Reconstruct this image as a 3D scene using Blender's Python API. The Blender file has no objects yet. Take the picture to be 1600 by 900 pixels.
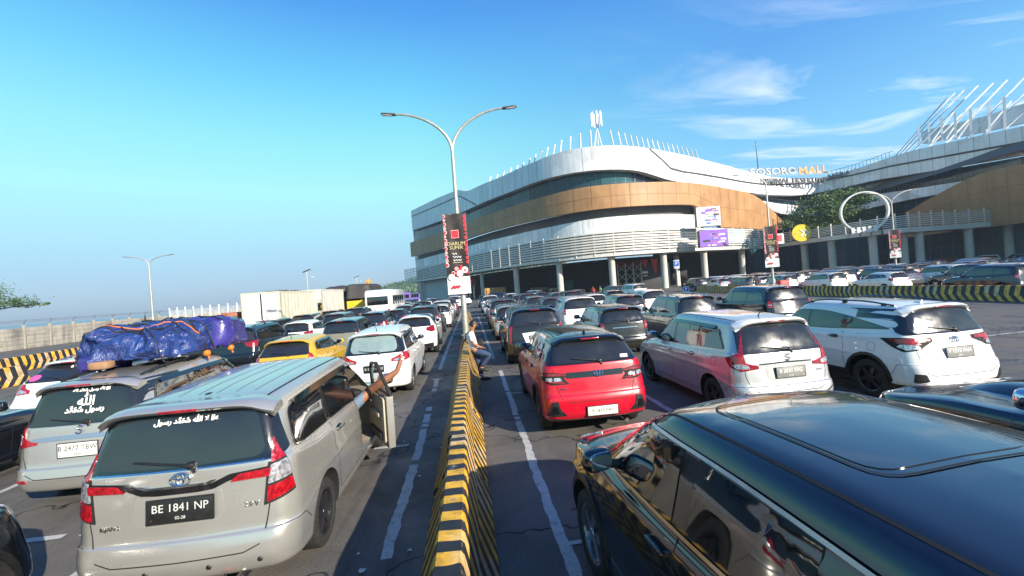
import bpy, bmesh, math, random
from mathutils import Vector, Matrix
from mathutils.bvhtree import BVHTree
rnd = random.Random(7)
PI = math.pi
# ------------------------------------------------------------------ camera
F = 670.0; ROLL = math.radians(4.3); YAW = math.radians(5.54); EYE = 2.47
scn = bpy.context.scene
col = scn.collection
cd = bpy.data.cameras.new('camera'); cam = bpy.data.objects.new('camera', cd); col.objects.link(cam)
scn.camera = cam
cd.sensor_width = 36; cd.lens = 36 * F / 1600; cd.clip_start = .05; cd.clip_end = 20000
cd.shift_y = -2 / 1600
R3 = Vector((math.cos(YAW), -math.sin(YAW), 0)); F3 = Vector((math.sin(YAW), math.cos(YAW), 0)); U3 = Vector((0, 0, 1))
IR = R3 * math.cos(ROLL) - U3 * math.sin(ROLL); IU = U3 * math.cos(ROLL) + R3 * math.sin(ROLL)
# image right axis dips below the horizon: the horizon climbs to the right in the picture
IR, IU = (R3 * math.cos(ROLL) - U3 * math.sin(ROLL)), (U3 * math.cos(ROLL) + R3 * math.sin(ROLL))
m = Matrix((IR, IU, -F3)).transposed().to_4x4(); m.translation = Vector((0, 0, EYE)); cam.matrix_world = m
# ------------------------------------------------------------------ light
SUN_AZ = math.radians(39)      # from straight behind (-y) towards +x
SUN_EL = math.radians(23.5)
sd = Vector((math.sin(SUN_AZ) * math.cos(SUN_EL), -math.cos(SUN_AZ) * math.cos(SUN_EL), math.sin(SUN_EL)))
sl = bpy.data.lights.new('sun', 'SUN'); sl.energy = 5.0; sl.angle = math.radians(.5); sl.color = (1, .91, .77)
so = bpy.data.objects.new('sun', sl); col.objects.link(so)
so.rotation_euler = sd.to_track_quat('Z', 'Y').to_euler()
w = bpy.data.worlds.new('World'); scn.world = w; w.use_nodes = True
nt = w.node_tree; nt.nodes.clear()
N = nt.nodes.new; LK = nt.links.new
sky = N('ShaderNodeTexSky'); sky.sky_type = 'NISHITA'; sky.sun_disc = False
sky.sun_elevation = SUN_EL; sky.sun_rotation = math.atan2(sd.x, sd.y)
sky.air_density = 1.0; sky.dust_density = .6; sky.ozone_density = 1.6; sky.altitude = 0
hs = N('ShaderNodeHueSaturation'); hs.inputs['Saturation'].default_value = 1.2; hs.inputs['Value'].default_value = 1.0
LK(sky.outputs[0], hs.inputs['Color'])
tc = N('ShaderNodeTexCoord')
sep = N('ShaderNodeSeparateXYZ'); LK(tc.outputs['Generated'], sep.inputs[0])
def mth(op, a, b=None, c=None, clamp=False):
    n = N('ShaderNodeMath'); n.operation = op; n.use_clamp = clamp
    for i, v in enumerate((a, b, c)):
        if v is None: continue
        if isinstance(v, (int, float)): n.inputs[i].default_value = v
        else: LK(v, n.inputs[i])
    return n.outputs[0]
# planar cloud coordinates: direction divided by height, stretched into wisps
zz = mth('MAXIMUM', sep.outputs['Z'], .12)
comb = N('ShaderNodeCombineXYZ'); LK(mth('DIVIDE', sep.outputs['X'], zz), comb.inputs[0]); LK(mth('DIVIDE', sep.outputs['Y'], zz), comb.inputs[1])
mp = N('ShaderNodeMapping'); mp.inputs['Scale'].default_value = (.5, 1.25, 1); mp.inputs['Rotation'].default_value = (0, 0, .5); LK(comb.outputs[0], mp.inputs[0])
nz = N('ShaderNodeTexNoise'); nz.inputs['Scale'].default_value = 1.1; nz.inputs['Detail'].default_value = 9; nz.inputs['Roughness'].default_value = .6; nz.inputs['Distortion'].default_value = 1.2
LK(mp.outputs[0], nz.inputs['Vector'])
cr = N('ShaderNodeValToRGB'); cr.color_ramp.elements[0].position = .51; cr.color_ramp.elements[1].position = .80; LK(nz.outputs['Fac'], cr.inputs[0])
east = N('ShaderNodeMapRange'); LK(sep.outputs['X'], east.inputs[0]); east.inputs[1].default_value = .22; east.inputs[2].default_value = .62
low = N('ShaderNodeMapRange'); LK(sep.outputs['Z'], low.inputs[0]); low.inputs[1].default_value = .55; low.inputs[2].default_value = .22
cf = mth('MULTIPLY', mth('MULTIPLY', cr.outputs[0], east.outputs[0]), low.outputs[0]); cf = mth('MULTIPLY', cf, 1.0, None, True)
def sky_ramp(stops):
    rp = N('ShaderNodeValToRGB'); LK(sep.outputs['Z'], rp.inputs[0]); el = rp.color_ramp.elements
    for i, (pz, cc) in enumerate(stops):
        e_ = el[i] if i < 2 else el.new(pz)
        e_.position = pz; e_.color = (*cc, 1)
    return rp.outputs[0]
wst = sky_ramp(((0, (.20, .35, .53)), (.07, (.22, .40, .58)), (.14, (.27, .54, .64)), (.22, (.30, .67, .62)), (.32, (.21, .61, .64)), (.42, (.11, .46, .68)), (.54, (.045, .25, .62)), (.8, (.02, .11, .42))))
est = sky_ramp(((0, (.22, .40, .56)), (.12, (.22, .48, .68)), (.25, (.15, .43, .69)), (.4, (.075, .28, .62)), (.6, (.045, .18, .54)), (.8, (.02, .11, .42))))
fx = N('ShaderNodeMapRange'); LK(sep.outputs['X'], fx.inputs[0]); fx.inputs[1].default_value = -.1; fx.inputs[2].default_value = .55
rm = N('ShaderNodeMixRGB'); LK(fx.outputs[0], rm.inputs[0]); LK(wst, rm.inputs[1]); LK(est, rm.inputs[2])
rs = N('ShaderNodeVectorMath'); rs.operation = 'SCALE'; LK(rm.outputs[0], rs.inputs[0]); rs.inputs['Scale'].default_value = 5.0
mx0 = N('ShaderNodeMixRGB'); mx0.inputs[0].default_value = .9; LK(hs.outputs[0], mx0.inputs[1]); LK(rs.outputs[0], mx0.inputs[2])
mx = N('ShaderNodeMixRGB'); LK(cf, mx.inputs[0]); LK(mx0.outputs[0], mx.inputs[1]); mx.inputs[2].default_value = (4.3, 4.5, 4.6, 1)
bg = N('ShaderNodeBackground'); bg.inputs[1].default_value = .15; LK(mx.outputs[0], bg.inputs[0])
wo = N('ShaderNodeOutputWorld'); LK(bg.outputs[0], wo.inputs[0])
scn.view_settings.view_transform = 'Standard'; scn.view_settings.look = 'None'; scn.view_settings.exposure = 0.98; scn.view_settings.gamma = 1
scn.cycles.max_bounces = 6; scn.cycles.diffuse_bounces = 2; scn.cycles.glossy_bounces = 3; scn.cycles.transmission_bounces = 4; scn.cycles.volume_bounces = 0
scn.cycles.transparent_max_bounces = 8; scn.cycles.caustics_reflective = False; scn.cycles.caustics_refractive = False

# ------------------------------------------------------------------ unprojection of measured picture points to metres
C0 = Vector((0, 0, EYE))
def ray(x, y): return F3 * F + IR * (x - 800) + IU * (448 - y)
def at_z(x, y, z): d = ray(x, y); return C0 + d * ((z - EYE) / d.z)
def at_depth(x, y, dep): return C0 + ray(x, y) * (dep / F)
# ------------------------------------------------------------------ materials
MATS = {}
def mat(name, c=(.5, .5, .5), rough=.6, metal=0, coat=0, var=.12, scale=6., bump=0, bscale=40., emit=None, spec=None, trans=0, alpha=1, flake=False):
    if name in MATS: return MATS[name]
    M = bpy.data.materials.new(name); M.use_nodes = True; t = M.node_tree; b = t.nodes['Principled BSDF']
    b.inputs['Roughness'].default_value = rough; b.inputs['Metallic'].default_value = metal
    b.inputs['Coat Weight'].default_value = coat; b.inputs['Coat Roughness'].default_value = .04
    if spec is not None: b.inputs['Specular IOR Level'].default_value = spec
    if trans: b.inputs['Transmission Weight'].default_value = trans
    if alpha < 1: b.inputs['Alpha'].default_value = alpha
    b.inputs['Base Color'].default_value = (*c, 1)
    tcn = t.nodes.new('ShaderNodeTexCoord')
    if var:
        n = t.nodes.new('ShaderNodeTexNoise'); n.inputs['Scale'].default_value = scale; n.inputs['Detail'].default_value = 5; t.links.new(tcn.outputs['Object'], n.inputs['Vector'])
        r = t.nodes.new('ShaderNodeMapRange'); r.inputs[1].default_value = .3; r.inputs[2].default_value = .7; r.inputs[3].default_value = 1 - var; r.inputs[4].default_value = 1 + var
        t.links.new(n.outputs['Fac'], r.inputs[0])
        h = t.nodes.new('ShaderNodeHueSaturation'); h.inputs['Color'].default_value = (*c, 1); t.links.new(r.outputs[0], h.inputs['Value']); t.links.new(h.outputs[0], b.inputs['Base Color'])
        r2 = t.nodes.new('ShaderNodeMapRange'); r2.inputs[1].default_value = .3; r2.inputs[2].default_value = .7; r2.inputs[3].default_value = max(rough - .06 - var * .2, .02); r2.inputs[4].default_value = min(rough + .05 + var * .2, 1)
        t.links.new(n.outputs['Fac'], r2.inputs[0]); t.links.new(r2.outputs[0], b.inputs['Roughness'])
    if bump:
        n = t.nodes.new('ShaderNodeTexNoise'); n.inputs['Scale'].default_value = bscale; n.inputs['Detail'].default_value = 6; t.links.new(tcn.outputs['Object'], n.inputs['Vector'])
        bp = t.nodes.new('ShaderNodeBump'); bp.inputs['Strength'].default_value = bump; bp.inputs['Distance'].default_value = .02
        t.links.new(n.outputs['Fac'], bp.inputs['Height']); t.links.new(bp.outputs[0], b.inputs['Normal'])
    if emit: b.inputs['Emission Color'].default_value = (*c, 1); b.inputs['Emission Strength'].default_value = emit
    MATS[name] = M
    return M
def paint(name, c, metal=.0, rough=.3): 
    """car paint with a film of dust on faces that look up"""
    if name in MATS: return MATS[name]
    M = mat(name, c, rough, metal, 1.0, .02, 2.)
    t = M.node_tree; b = t.nodes['Principled BSDF']; b.inputs['Coat Roughness'].default_value = .05
    n = t.nodes.new('ShaderNodeTexNoise'); n.inputs['Scale'].default_value = 9; n.inputs['Detail'].default_value = 7
    tcn = t.nodes.new('ShaderNodeTexCoord'); t.links.new(tcn.outputs['Object'], n.inputs['Vector'])
    r = t.nodes.new('ShaderNodeMapRange'); r.inputs[1].default_value = .35; r.inputs[2].default_value = .75; r.inputs[3].default_value = .04; r.inputs[4].default_value = .09
    t.links.new(n.outputs['Fac'], r.inputs[0]); t.links.new(r.outputs[0], b.inputs['Coat Roughness'])
    return M
GLASS = mat('tinted_glass', (.006, .007, .008), .03, 0, 1, 0, spec=.8)
GLASS2 = mat('tinted_rear_glass', (.016, .018, .020), .13, 0, 0, .15, 3., spec=.9)
GLASSP = mat('pale_reflective_glass', (.20, .27, .27), .08, 0, 1, .12, 4.)  # pale grey-green base colour paints in a sky reflection
BLK = mat('black_trim', (.012, .012, .013), .45, 0, 0, .2, 20)
GBLK = mat('gloss_black', (.008, .008, .009), .12, 0, 1, 0)
RUB = mat('tyre_rubber', (.018, .017, .016), .85, 0, 0, .3, 30, .3, 80)
RIM = mat('alloy_rim', (.42, .42, .43), .3, .9, 0, .08, 12)
RIMD = mat('dark_alloy_rim', (.05, .05, .055), .35, .7, .3, .08, 12)
CHR = mat('chrome', (.72, .73, .75), .1, 1, 0, .04, 15)
RED = mat('red_lamp_lens', (.30, .004, .010), .15, 0, 1, .55, 34)
REDD = mat('dark_red_lamp_lens', (.20, .004, .008), .15, 0, 1, .25, 60)
CLR = mat('clear_lamp_lens', (.42, .42, .45), .12, .5, 1, .6, 34)
HDL = mat('headlight_lens', (.35, .37, .40), .08, .6, 1, .4, 50)
SEAM = mat('panel_gap', (.008, .008, .008), .8, 0, 0, 0)
ARCH = mat('wheel_arch_liner', (.010, .010, .010), .9, 0, 0, .2, 20)
WHT = mat('white_sticker', (.8, .8, .8), .5, 0, 0, .04)
PLW = mat('white_plate', (.66, .67, .62), .4, 0, 0, .08, 30)
PLB = mat('black_plate', (.014, .014, .014), .4, 0, 0, .2, 30)
PLT = mat('plate_letters_white', (.55, .55, .52), .5, 0, 0, .08)
PLK = mat('plate_letters_black', (.02, .02, .02), .5, 0, 0, .08)
PLG = mat('grey_plate', (.20, .20, .185), .5, 0, 0, .08, 30)
# ------------------------------------------------------------------ mesh collecting
def link(o, parent=None):
    col.objects.link(o)
    if parent: o.parent = parent
    return o
def tag(o, label=None, cat=None, group=None, kind=None):
    if label: o['label'] = label
    if cat: o['category'] = cat
    if group: o['group'] = group
    if kind: o['kind'] = kind
    return o
def empty(name, loc=(0, 0, 0), rz=0, label=None, cat=None, group=None):
    o = bpy.data.objects.new(name, None); o.location = loc; o.rotation_euler = (0, 0, rz); col.objects.link(o)
    o.empty_display_size = .3
    return tag(o, label, cat, group)
def kids(o): return [c for c in bpy.data.objects if c.parent is o]
CH = {}
def copy_tree(o, parent=None, tree=None):
    if tree is None:
        tree = {}
        for x in bpy.data.objects:
            if x.parent: tree.setdefault(x.parent.name, []).append(x)
    c = o.copy(); col.objects.link(c)
    if parent: c.parent = parent
    for ch in tree.get(o.name, []): copy_tree(ch, c, tree)
    return c
class MB:
    def __init__(s): s.v = []; s.f = []; s.m = []; s.sm = []; s.mats = []
    def mi(s, m):
        if m not in s.mats: s.mats.append(m)
        return s.mats.index(m)
    def add(s, vs, fs, m, smooth=True):
        o = len(s.v); s.v += [tuple(v) for v in vs]; i = s.mi(m)
        for f in fs: s.f.append([o + k for k in f]); s.m.append(i); s.sm.append(smooth)
    def box(s, c, d, m, M=None, smooth=False, bev=0):
        x, y, z = d[0] / 2, d[1] / 2, d[2] / 2
        if bev:
            b = min(bev, x * .9, y * .9, z * .9); vs = []; 
            bm = bmesh.new(); bmesh.ops.create_cube(bm, size=1)
            for v in bm.verts: v.co = Vector((v.co.x * 2 * x, v.co.y * 2 * y, v.co.z * 2 * z))
            bmesh.ops.bevel(bm, geom=bm.edges[:], offset=b, segments=2, affect='EDGES', profile=.5)
            bm.verts.index_update()
            vs = [v.co.copy() for v in bm.verts]; fs = [[v.index for v in f.verts] for f in bm.faces]; bm.free(); smooth = True
        else:
            vs = [Vector((i * x, j * y, k * z)) for i in (-1, 1) for j in (-1, 1) for k in (-1, 1)]
            fs = [(0, 1, 3, 2), (4, 6, 7, 5), (0, 4, 5, 1), (2, 3, 7, 6), (0, 2, 6, 4), (1, 5, 7, 3)]
        if M is not None: vs = [M @ v for v in vs]
        s.add([v + Vector(c) for v in vs], fs, m, smooth)
    def tube(s, pts, r, m, n=8, cap=True, smooth=True):
        pts = [Vector(p) for p in pts]; rs = r if isinstance(r, (list, tuple)) else [r] * len(pts)
        vs = []; fs = []; up = None
        for i, p in enumerate(pts):
            t = (pts[min(i + 1, len(pts) - 1)] - pts[max(i - 1, 0)]).normalized()
            if up is None:
                a = Vector((0, 0, 1)) if abs(t.z) < .9 else Vector((1, 0, 0)); up = t.cross(a).normalized()
            up = (up - t * up.dot(t)).normalized(); q = t.cross(up)
            for k in range(n):
                a = 2 * PI * k / n; vs.append(p + (up * math.cos(a) + q * math.sin(a)) * rs[i])
        for i in range(len(pts) - 1):
            for k in range(n): a = i * n + k; b = i * n + (k + 1) % n; fs.append((a, b, b + n, a + n))
        if cap: fs.append(tuple(range(n))[::-1]); fs.append(tuple((len(pts) - 1) * n + k for k in range(n)))
        s.add(vs, fs, m, smooth)
    def lathe(s, prof, m, n=24, axis='z', c=(0, 0, 0), smooth=True):
        vs = []; fs = []; c = Vector(c)
        for (r, h) in prof:
            for k in range(n):
                a = 2 * PI * k / n; x, y = r * math.cos(a), r * math.sin(a)
                vs.append(c + (Vector((x, y, h)) if axis == 'z' else Vector((h, x, y)) if axis == 'x' else Vector((x, h, y))))
        for i in range(len(prof) - 1):
            for k in range(n): a = i * n + k; b = i * n + (k + 1) % n; fs.append((a, b, b + n, a + n))
        s.add(vs, fs, m, smooth)
    def sell(s, c, d, m, e=.5, nu=16, nv=10, M=None):
        """superellipsoid: rounded box of half sizes d"""
        def cs(a, p): v = math.cos(a); return math.copysign(abs(v) ** p, v)
        def sn(a, p): v = math.sin(a); return math.copysign(abs(v) ** p, v)
        vs = []; fs = []
        for j in range(nv + 1):
            b = -PI / 2 + PI * j / nv
            for i in range(nu):
                a = 2 * PI * i / nu
                p = Vector((d[0] * cs(b, e) * cs(a, e), d[1] * cs(b, e) * sn(a, e), d[2] * sn(b, e)))
                if M is not None: p = M @ p
                vs.append(p + Vector(c))
        for j in range(nv):
            for i in range(nu): a = j * nu + i; b2 = j * nu + (i + 1) % nu; fs.append((a, b2, b2 + nu, a + nu))
        s.add(vs, fs, m)
    def mesh(s, name, ang=38):
        me = bpy.data.meshes.new(name); me.from_pydata(s.v, [], s.f)
        for mm in s.mats: me.materials.append(mm)
        me.polygons.foreach_set('material_index', s.m); me.polygons.foreach_set('use_smooth', s.sm)
        me.update(); me.validate()
        if ang: me.set_sharp_from_angle(angle=math.radians(ang))
        return me
    def build(s, name, parent=None, loc=None, ang=38, **kw):
        o = bpy.data.objects.new(name, s.mesh(name, ang)); link(o, parent)
        if loc is not None: o.location = loc
        return tag(o, **kw)
def text_mesh(txt, size, M, mt, name='letters', depth=.002, align='CENTER', bold=0, font=None, spacing=1.):
    cu = bpy.data.curves.new('t', 'FONT'); cu.body = txt; cu.size = size; cu.extrude = depth; cu.align_x = align; cu.align_y = 'CENTER'; cu.offset = bold; cu.space_character = spacing
    cu.resolution_u = 2
    o = bpy.data.objects.new('t', cu); col.objects.link(o); dg = bpy.context.evaluated_depsgraph_get()
    me = bpy.data.meshes.new_from_object(o.evaluated_get(dg)); bpy.data.objects.remove(o); bpy.data.curves.remove(cu)
    me.transform(M); me.materials.clear(); me.materials.append(mt); me.name = name
    return me
def text(name, txt, size, M, mt, parent=None, **k):
    o = bpy.data.objects.new(name, text_mesh(txt, size, M, mt, name, **k)); return link(o, parent)
def lerp(a, b, t): return a + (b - a) * t
def sstep(x, a, b):
    t = min(max((x - a) / (b - a), 0), 1); return t * t * (3 - 2 * t)
def rpoly(pts, r=.03, n=4):
    out = []; L = len(pts)
    for i in range(L):
        p = Vector(pts[i][:2]); a = Vector(pts[i - 1][:2]); b = Vector(pts[(i + 1) % L][:2])
        rr = pts[i][2] if len(pts[i]) > 2 else r
        rr = min(rr, (a - p).length * .48, (b - p).length * .48)
        if rr < 1e-4: out.append(tuple(p)); continue
        q0 = p + (a - p).normalized() * rr; q1 = p + (b - p).normalized() * rr
        for k in range(n + 1):
            t = k / n; out.append(tuple(q0 * (1 - t) ** 2 + p * 2 * t * (1 - t) + q1 * t * t))
    return out
# ================================================================== CARS
CHRD = mat('satin_chrome', (.42, .43, .45), .22, 1, 0, .04, 15)
def catmull(keys, sub):
    out = []; n = len(keys)
    for i in range(n - 1):
        p0 = keys[max(i - 1, 0)]; p1 = keys[i]; p2 = keys[i + 1]; p3 = keys[min(i + 2, n - 1)]
        for k in range(sub):
            t = k / sub
            out.append([_cr(a, b, c, d, t) for a, b, c, d in zip(p0, p1, p2, p3)])
    out.append(list(keys[-1])); return out
def _cr(a, b, c, d, t, ten=.36):
    m1 = (c - a) * ten; m2 = (d - b) * ten; t2 = t * t; t3 = t2 * t
    return (2 * t3 - 3 * t2 + 1) * b + (t3 - 2 * t2 + t) * m1 + (-2 * t3 + 3 * t2) * c + (t3 - t2) * m2
class Shape:
    """Car body: a stack of rings, each running rear centre > corner > flank > corner > front centre."""
    def __init__(s, p):
        s.p = p; L, W, H = p['L'], p['W'], p['H']; hl, w = L / 2, W / 2
        zc, zbt, zb, cy, cz, rf, rr = p['zc'], p['zbt'], p['zb'], p['cy'], p['cz'], p['rf'], p['rr']
        gy, gz, zh, wr, rc = p['gy'], p['gz'], p['zh'], p['wr'], p.get('rc', .24)
        zbr = p.get('zbr', zb)
        by = p.get('by', .07)                       # tailgate is set in from the bumper by this much
        # rear y, rear z, side w, side z, front y, front z, corner radius, roof weight
        K = [(-hl + .22, zc + .02, w - .14, zc, hl - .22, zc, rc, 0),
             (-hl + .06, zc + .07, w - .03, zc + .03, hl - .08, zc + .05, rc, 0),
             (-hl, .42, w - .005, .40, hl, .40, rc, 0),
             (-hl + .005, zbt - .09, w, .58, hl - .01, .56, rc, 0),
             (-hl + .03, zbt - .01, w, .70, hl - .04, .66, rc * .97, 0),
             (-hl + by, zbt + .025, w - .004, .76, hl - .09, lerp(.66, zh, .5), rc * .95, 0),
             (lerp(-hl + by, gy, .45), lerp(zbt, gz, .5), w - .015, lerp(.76, zb, .5), hl - .17, zh - .03, rc * .92, 0),
             (lerp(-hl + by, gy, .85), gz - .06, w - .03, zb - .06, hl - .36, zh + .02, rc * .9, .0),
             (gy, gz - .005, w - .05, zb - .015, lerp(hl, cy, .6), lerp(zh, cz, .75), rc * .88, .0),
             (gy + .02, gz + .03, w - .07, zb + .02, cy, cz, rc * .86, .02),
             (lerp(gy, rr, .36), lerp(gz, H - .1, .36) , lerp(w - .07, wr, .33), lerp(zb, H - .1, .34), lerp(cy, rf, .34), lerp(cz, H - .1, .36), rc * .84, .15),
             (lerp(gy, rr, .70), lerp(gz, H - .1, .72), lerp(w - .07, wr, .70), lerp(zb, H - .1, .72), lerp(cy, rf, .70), lerp(cz, H - .1, .73), rc * .8, .4),
             (rr - .01, H - .125, wr, H - .13, rf + .03, H - .12, rc * .72, .8),
             (rr + .03, H - .06, wr - .055, H - .065, rf - .08, H - .065, rc * .6, 1),
             (rr + .16, H - .03, wr - .16, H - .025, rf - .26, H - .03, rc * .5, 1),
             (rr + .45, H - .008, wr * .45, H - .006, rf - .6, H - .008, rc * .3, 1),
             (rr + .7, H, 0.001, H, rf - .85, H, .001, 1)]
        s.K = K; s.sub = p.get('sub', 4); s.rings = catmull(K, s.sub)
        s.rc = rc
    def plan(s, r, half=True):
        ry, rz, sw, sz, fy, fz, rc, wt = r; p = s.p
        nE, nC, nS = 6, 8, 30
        rcx = min(rc, sw * .8); rcy = min(rc * 1.05, (fy - ry) * .3); bow_r = p.get('bow', .07) * (1 - .4 * wt); bow_f = .20 * (1 - .3 * wt)
        pts = []
        def zz(t): return t
        def widen(y):
            u = (y - (ry + fy) / 2) / ((fy - ry) / 2)
            return 1 - p.get('taper', .05) * max(0, u) ** 3 - p.get('tr', .012) * max(0, -u) ** 3
        xr = (sw - rcx)
        for i in range(nE): x = xr * i / nE; pts.append((x, ry + bow_r * (x / max(sw, .01)) ** 2, 0, 0))
        y0 = ry + bow_r * (xr / max(sw, .01)) ** 2
        for i in range(nC): a = PI / 2 * i / nC; pts.append((xr + rcx * math.sin(a), y0 + rcy * (1 - math.cos(a)), i / nC, 0))
        y1 = fy - bow_f * (xr / max(sw, .01)) ** 2; rcf = min(rcy * 1.2, (fy - ry) * .3)
        ya, yb = y0 + rcy, y1 - rcf
        for i in range(nS): y = lerp(ya, yb, i / nS); pts.append((sw, y, 1, 0))
        for i in range(nC): a = PI / 2 * i / nC; pts.append((xr + rcx * math.cos(a), yb + rcf * math.sin(a), 1, i / nC))
        for i in range(nE + 1): x = xr * (1 - i / nE); pts.append((x, fy - bow_f * (x / max(sw, .01)) ** 2, 1, 1))
        out = []
        for (x, y, a, b) in pts:
            x *= widen(y)
            d_r = y - ry; d_f = fy - y
            wr_ = 1 - sstep(d_r, .12, .85) if a > 0 else 1
            wf_ = 1 - sstep(d_f, .15, p.get('fb', .9)) if y > 0 else 0
            z = sz + (rz - sz) * wr_ * (1 if wt < .01 else 1)
            z = z + (fz - z) * wf_
            zrise = p.get('rise', .05)
            if .3 < z < p['H'] - .3: z += zrise * sstep(-y, -.8, 1.8) * sstep(z, .6, 1.) * (1 - wr_) * (1 - wf_)
            if wt: # roof bow along the car
                um = (y - p.get('rpk', 0.)) / (p['L'] * .42); z -= wt * p.get('crown', .05) * um * um
            # fender swell round the wheels
            if .3 < z < 1.0 and a > 0:
                g = math.exp(-((z - .62) / .2) ** 2) * .022
                for yy in (p['ya'], p['yf']): x += g * math.exp(-((y - yy) / .48) ** 2)
                # soft waist crease
                x += .008 * math.exp(-((z - p.get('crease', .78)) / .03) ** 2)
            out.append(Vector((x, y, z)))
        return out
    def solid(s):
        vs = []; fs = []; mt = []
        base = [s.plan(r) for r in s.rings]; nh = len(base[0]); n = 2 * nh - 2
        for h in base: vs += h + [Vector((-v.x, v.y, v.z)) for v in h[1:-1][::-1]]
        R = len(base)
        for j in range(R - 1):
            for i in range(n): a = j * n + i; b = j * n + (i + 1) % n; fs.append((a, b, b + n, a + n)); mt.append(1 if j >= 10 * s.sub - 2 else 0)
        fs.append(tuple(range(n))[::-1]); mt.append(2)
        # close the roof: the last ring has collapsed to the centre line
        fs.append(tuple((R - 1) * n + i for i in range(n))); mt.append(1)
        return vs, fs, mt
class Builder:
    def __init__(s, p):
        s.p = p; s.S = Shape(p); vs, fs, mt = s.S.solid()
        bm = bmesh.new(); V = [bm.verts.new(v) for v in vs]
        for f, i in zip(fs, mt):
            try: q = bm.faces.new([V[k] for k in f]); q.material_index = i
            except ValueError: pass
        bmesh.ops.remove_doubles(bm, verts=bm.verts[:], dist=.002)
        bmesh.ops.recalc_face_normals(bm, faces=bm.faces[:])
        s.me = bpy.data.meshes.new('body'); bm.to_mesh(s.me); s.bvh = BVHTree.FromBMesh(bm)
        # smooth normals for patches
        s.me.update(); s.vn = [v.normal.copy() for v in s.me.vertices]
        bm.free()
        s.seam = MB()
        L, W = p['L'], p['W']; s.hl, s.hw = L / 2, W / 2
    def nrm(s, loc, idx):
        pl = s.me.polygons[idx]; n = Vector(); 
        for vi in pl.vertices:
            d = (s.me.vertices[vi].co - loc).length; n += s.vn[vi] / (d + .01)
        return n.normalized()
    def hit(s, mode, u, v):
        wx, wy = s.hw - .30, -s.hl + .36
        sg = 1
        if mode == 'rear': o, d = Vector((u, -6, v)), Vector((0, 1, 0))
        elif mode == 'front': o, d = Vector((u, 6, v)), Vector((0, -1, 0))
        elif mode == 'R': o, d = Vector((4, u, v)), Vector((-1, 0, 0))
        elif mode == 'L': o, d = Vector((-4, u, v)), Vector((1, 0, 0))
        elif mode == 'top': o, d = Vector((u, v, 5)), Vector((0, 0, -1))
        else:  # wR / wL / fR / fL : wraps the corner; u = distance from centre along the skin
            sg = 1 if mode[1] == 'R' else -1; fr = -1 if mode[0] == 'f' else 1
            r = .33; a = (u - wx) / r
            if a <= 0: o, d = Vector((u, -6, v)), Vector((0, 1, 0))
            elif a < PI / 2:
                dr = Vector((math.sin(a), -math.cos(a), 0)); o = Vector((wx, wy, v)) + dr * 4; d = -dr
            else: o, d = Vector((4, wy + (a - PI / 2) * r, v)), Vector((-1, 0, 0))
            o = Vector((o.x * sg, o.y * fr, o.z)); d = Vector((d.x * sg, d.y * fr, 0))
        loc, n, i, _ = s.bvh.ray_cast(o, d)
        if loc is None:
            loc, n, i, _ = s.bvh.find_nearest(o + d * (4.2 if mode in 'RL' else 5)); 
        n = s.nrm(loc, i)
        if n.dot(d) > 0: n = -n
        return loc, n
    def patch(s, mb, poly, mode, off, m, g=.07, depth=.012):
        bm = bmesh.new(); V = [bm.verts.new((x, y, 0)) for x, y in [q[:2] for q in poly]]
        f = bm.faces.new(V); f.normal_update()
        if f.normal.z < 0: f.normal_flip()
        bmesh.ops.triangulate(bm, faces=bm.faces[:])
        us = [q[0] for q in poly]; vs_ = [q[1] for q in poly]
        for ax, lo, hi in ((0, min(us), max(us)), (1, min(vs_), max(vs_))):
            n = max(1, int((hi - lo) / g + .5))
            for k in range(1, n):
                co = [0, 0, 0]; co[ax] = lo + (hi - lo) * k / n; no = [0, 0, 0]; no[ax] = 1
                bmesh.ops.bisect_plane(bm, geom=bm.verts[:] + bm.edges[:] + bm.faces[:], plane_co=co, plane_no=no, dist=1e-5)
        bmesh.ops.remove_doubles(bm, verts=bm.verts[:], dist=1e-4)
        bm.verts.index_update()
        H = [s.hit(mode, v.co.x, v.co.y) for v in bm.verts]
        vs = [l + n * off for l, n in H]; fs = []
        for f in bm.faces:
            ids = [v.index for v in f.verts]
            a, b, c = vs[ids[0]], vs[ids[1]], vs[ids[2]]
            if (b - a).cross(c - a).dot(H[ids[0]][1]) < 0: ids = ids[::-1]
            fs.append(ids)
        mb.add(vs, fs, m)
        # skirt down to the skin
        bd = [e for e in bm.edges if len(e.link_faces) == 1]; mp = {}; vs2 = []; fs2 = []
        def idx(v, k):
            if (v, k) not in mp:
                mp[(v, k)] = len(vs2); l, n = H[v]; vs2.append(l + n * (off if k else off - depth))
            return mp[(v, k)]
        for e in bd:
            a, b = e.verts[0].index, e.verts[1].index; fs2.append((idx(a, 0), idx(b, 0), idx(b, 1), idx(a, 1)))
        mb.add(vs2, fs2, m, False)
        bm.free()
    def line(s, mb, pts, mode, wd, off, m, closed=False, step=.06):
        P = [Vector(q[:2]) for q in pts]
        if closed: P.append(P[0])
        Q = []
        for a, b in zip(P, P[1:]):
            n = max(1, int((b - a).length / step)); Q += [a.lerp(b, k / n) for k in range(n)]
        Q.append(P[-1]); H = [s.hit(mode, q.x, q.y) for q in Q]; vs = []; fs = []
        for i, (l, n) in enumerate(H):
            a = H[max(i - 1, 0)][0]; b = H[min(i + 1, len(H) - 1)][0]
            if closed and i in (0, len(H) - 1): a, b = H[-2][0], H[1][0]
            t = (b - a).normalized(); sd_ = t.cross(n).normalized() * wd / 2
            vs += [l + sd_ + n * off, l - sd_ + n * off]
        for i in range(len(H) - 1): a = 2 * i; fs.append((a, a + 1, a + 3, a + 2))
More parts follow.
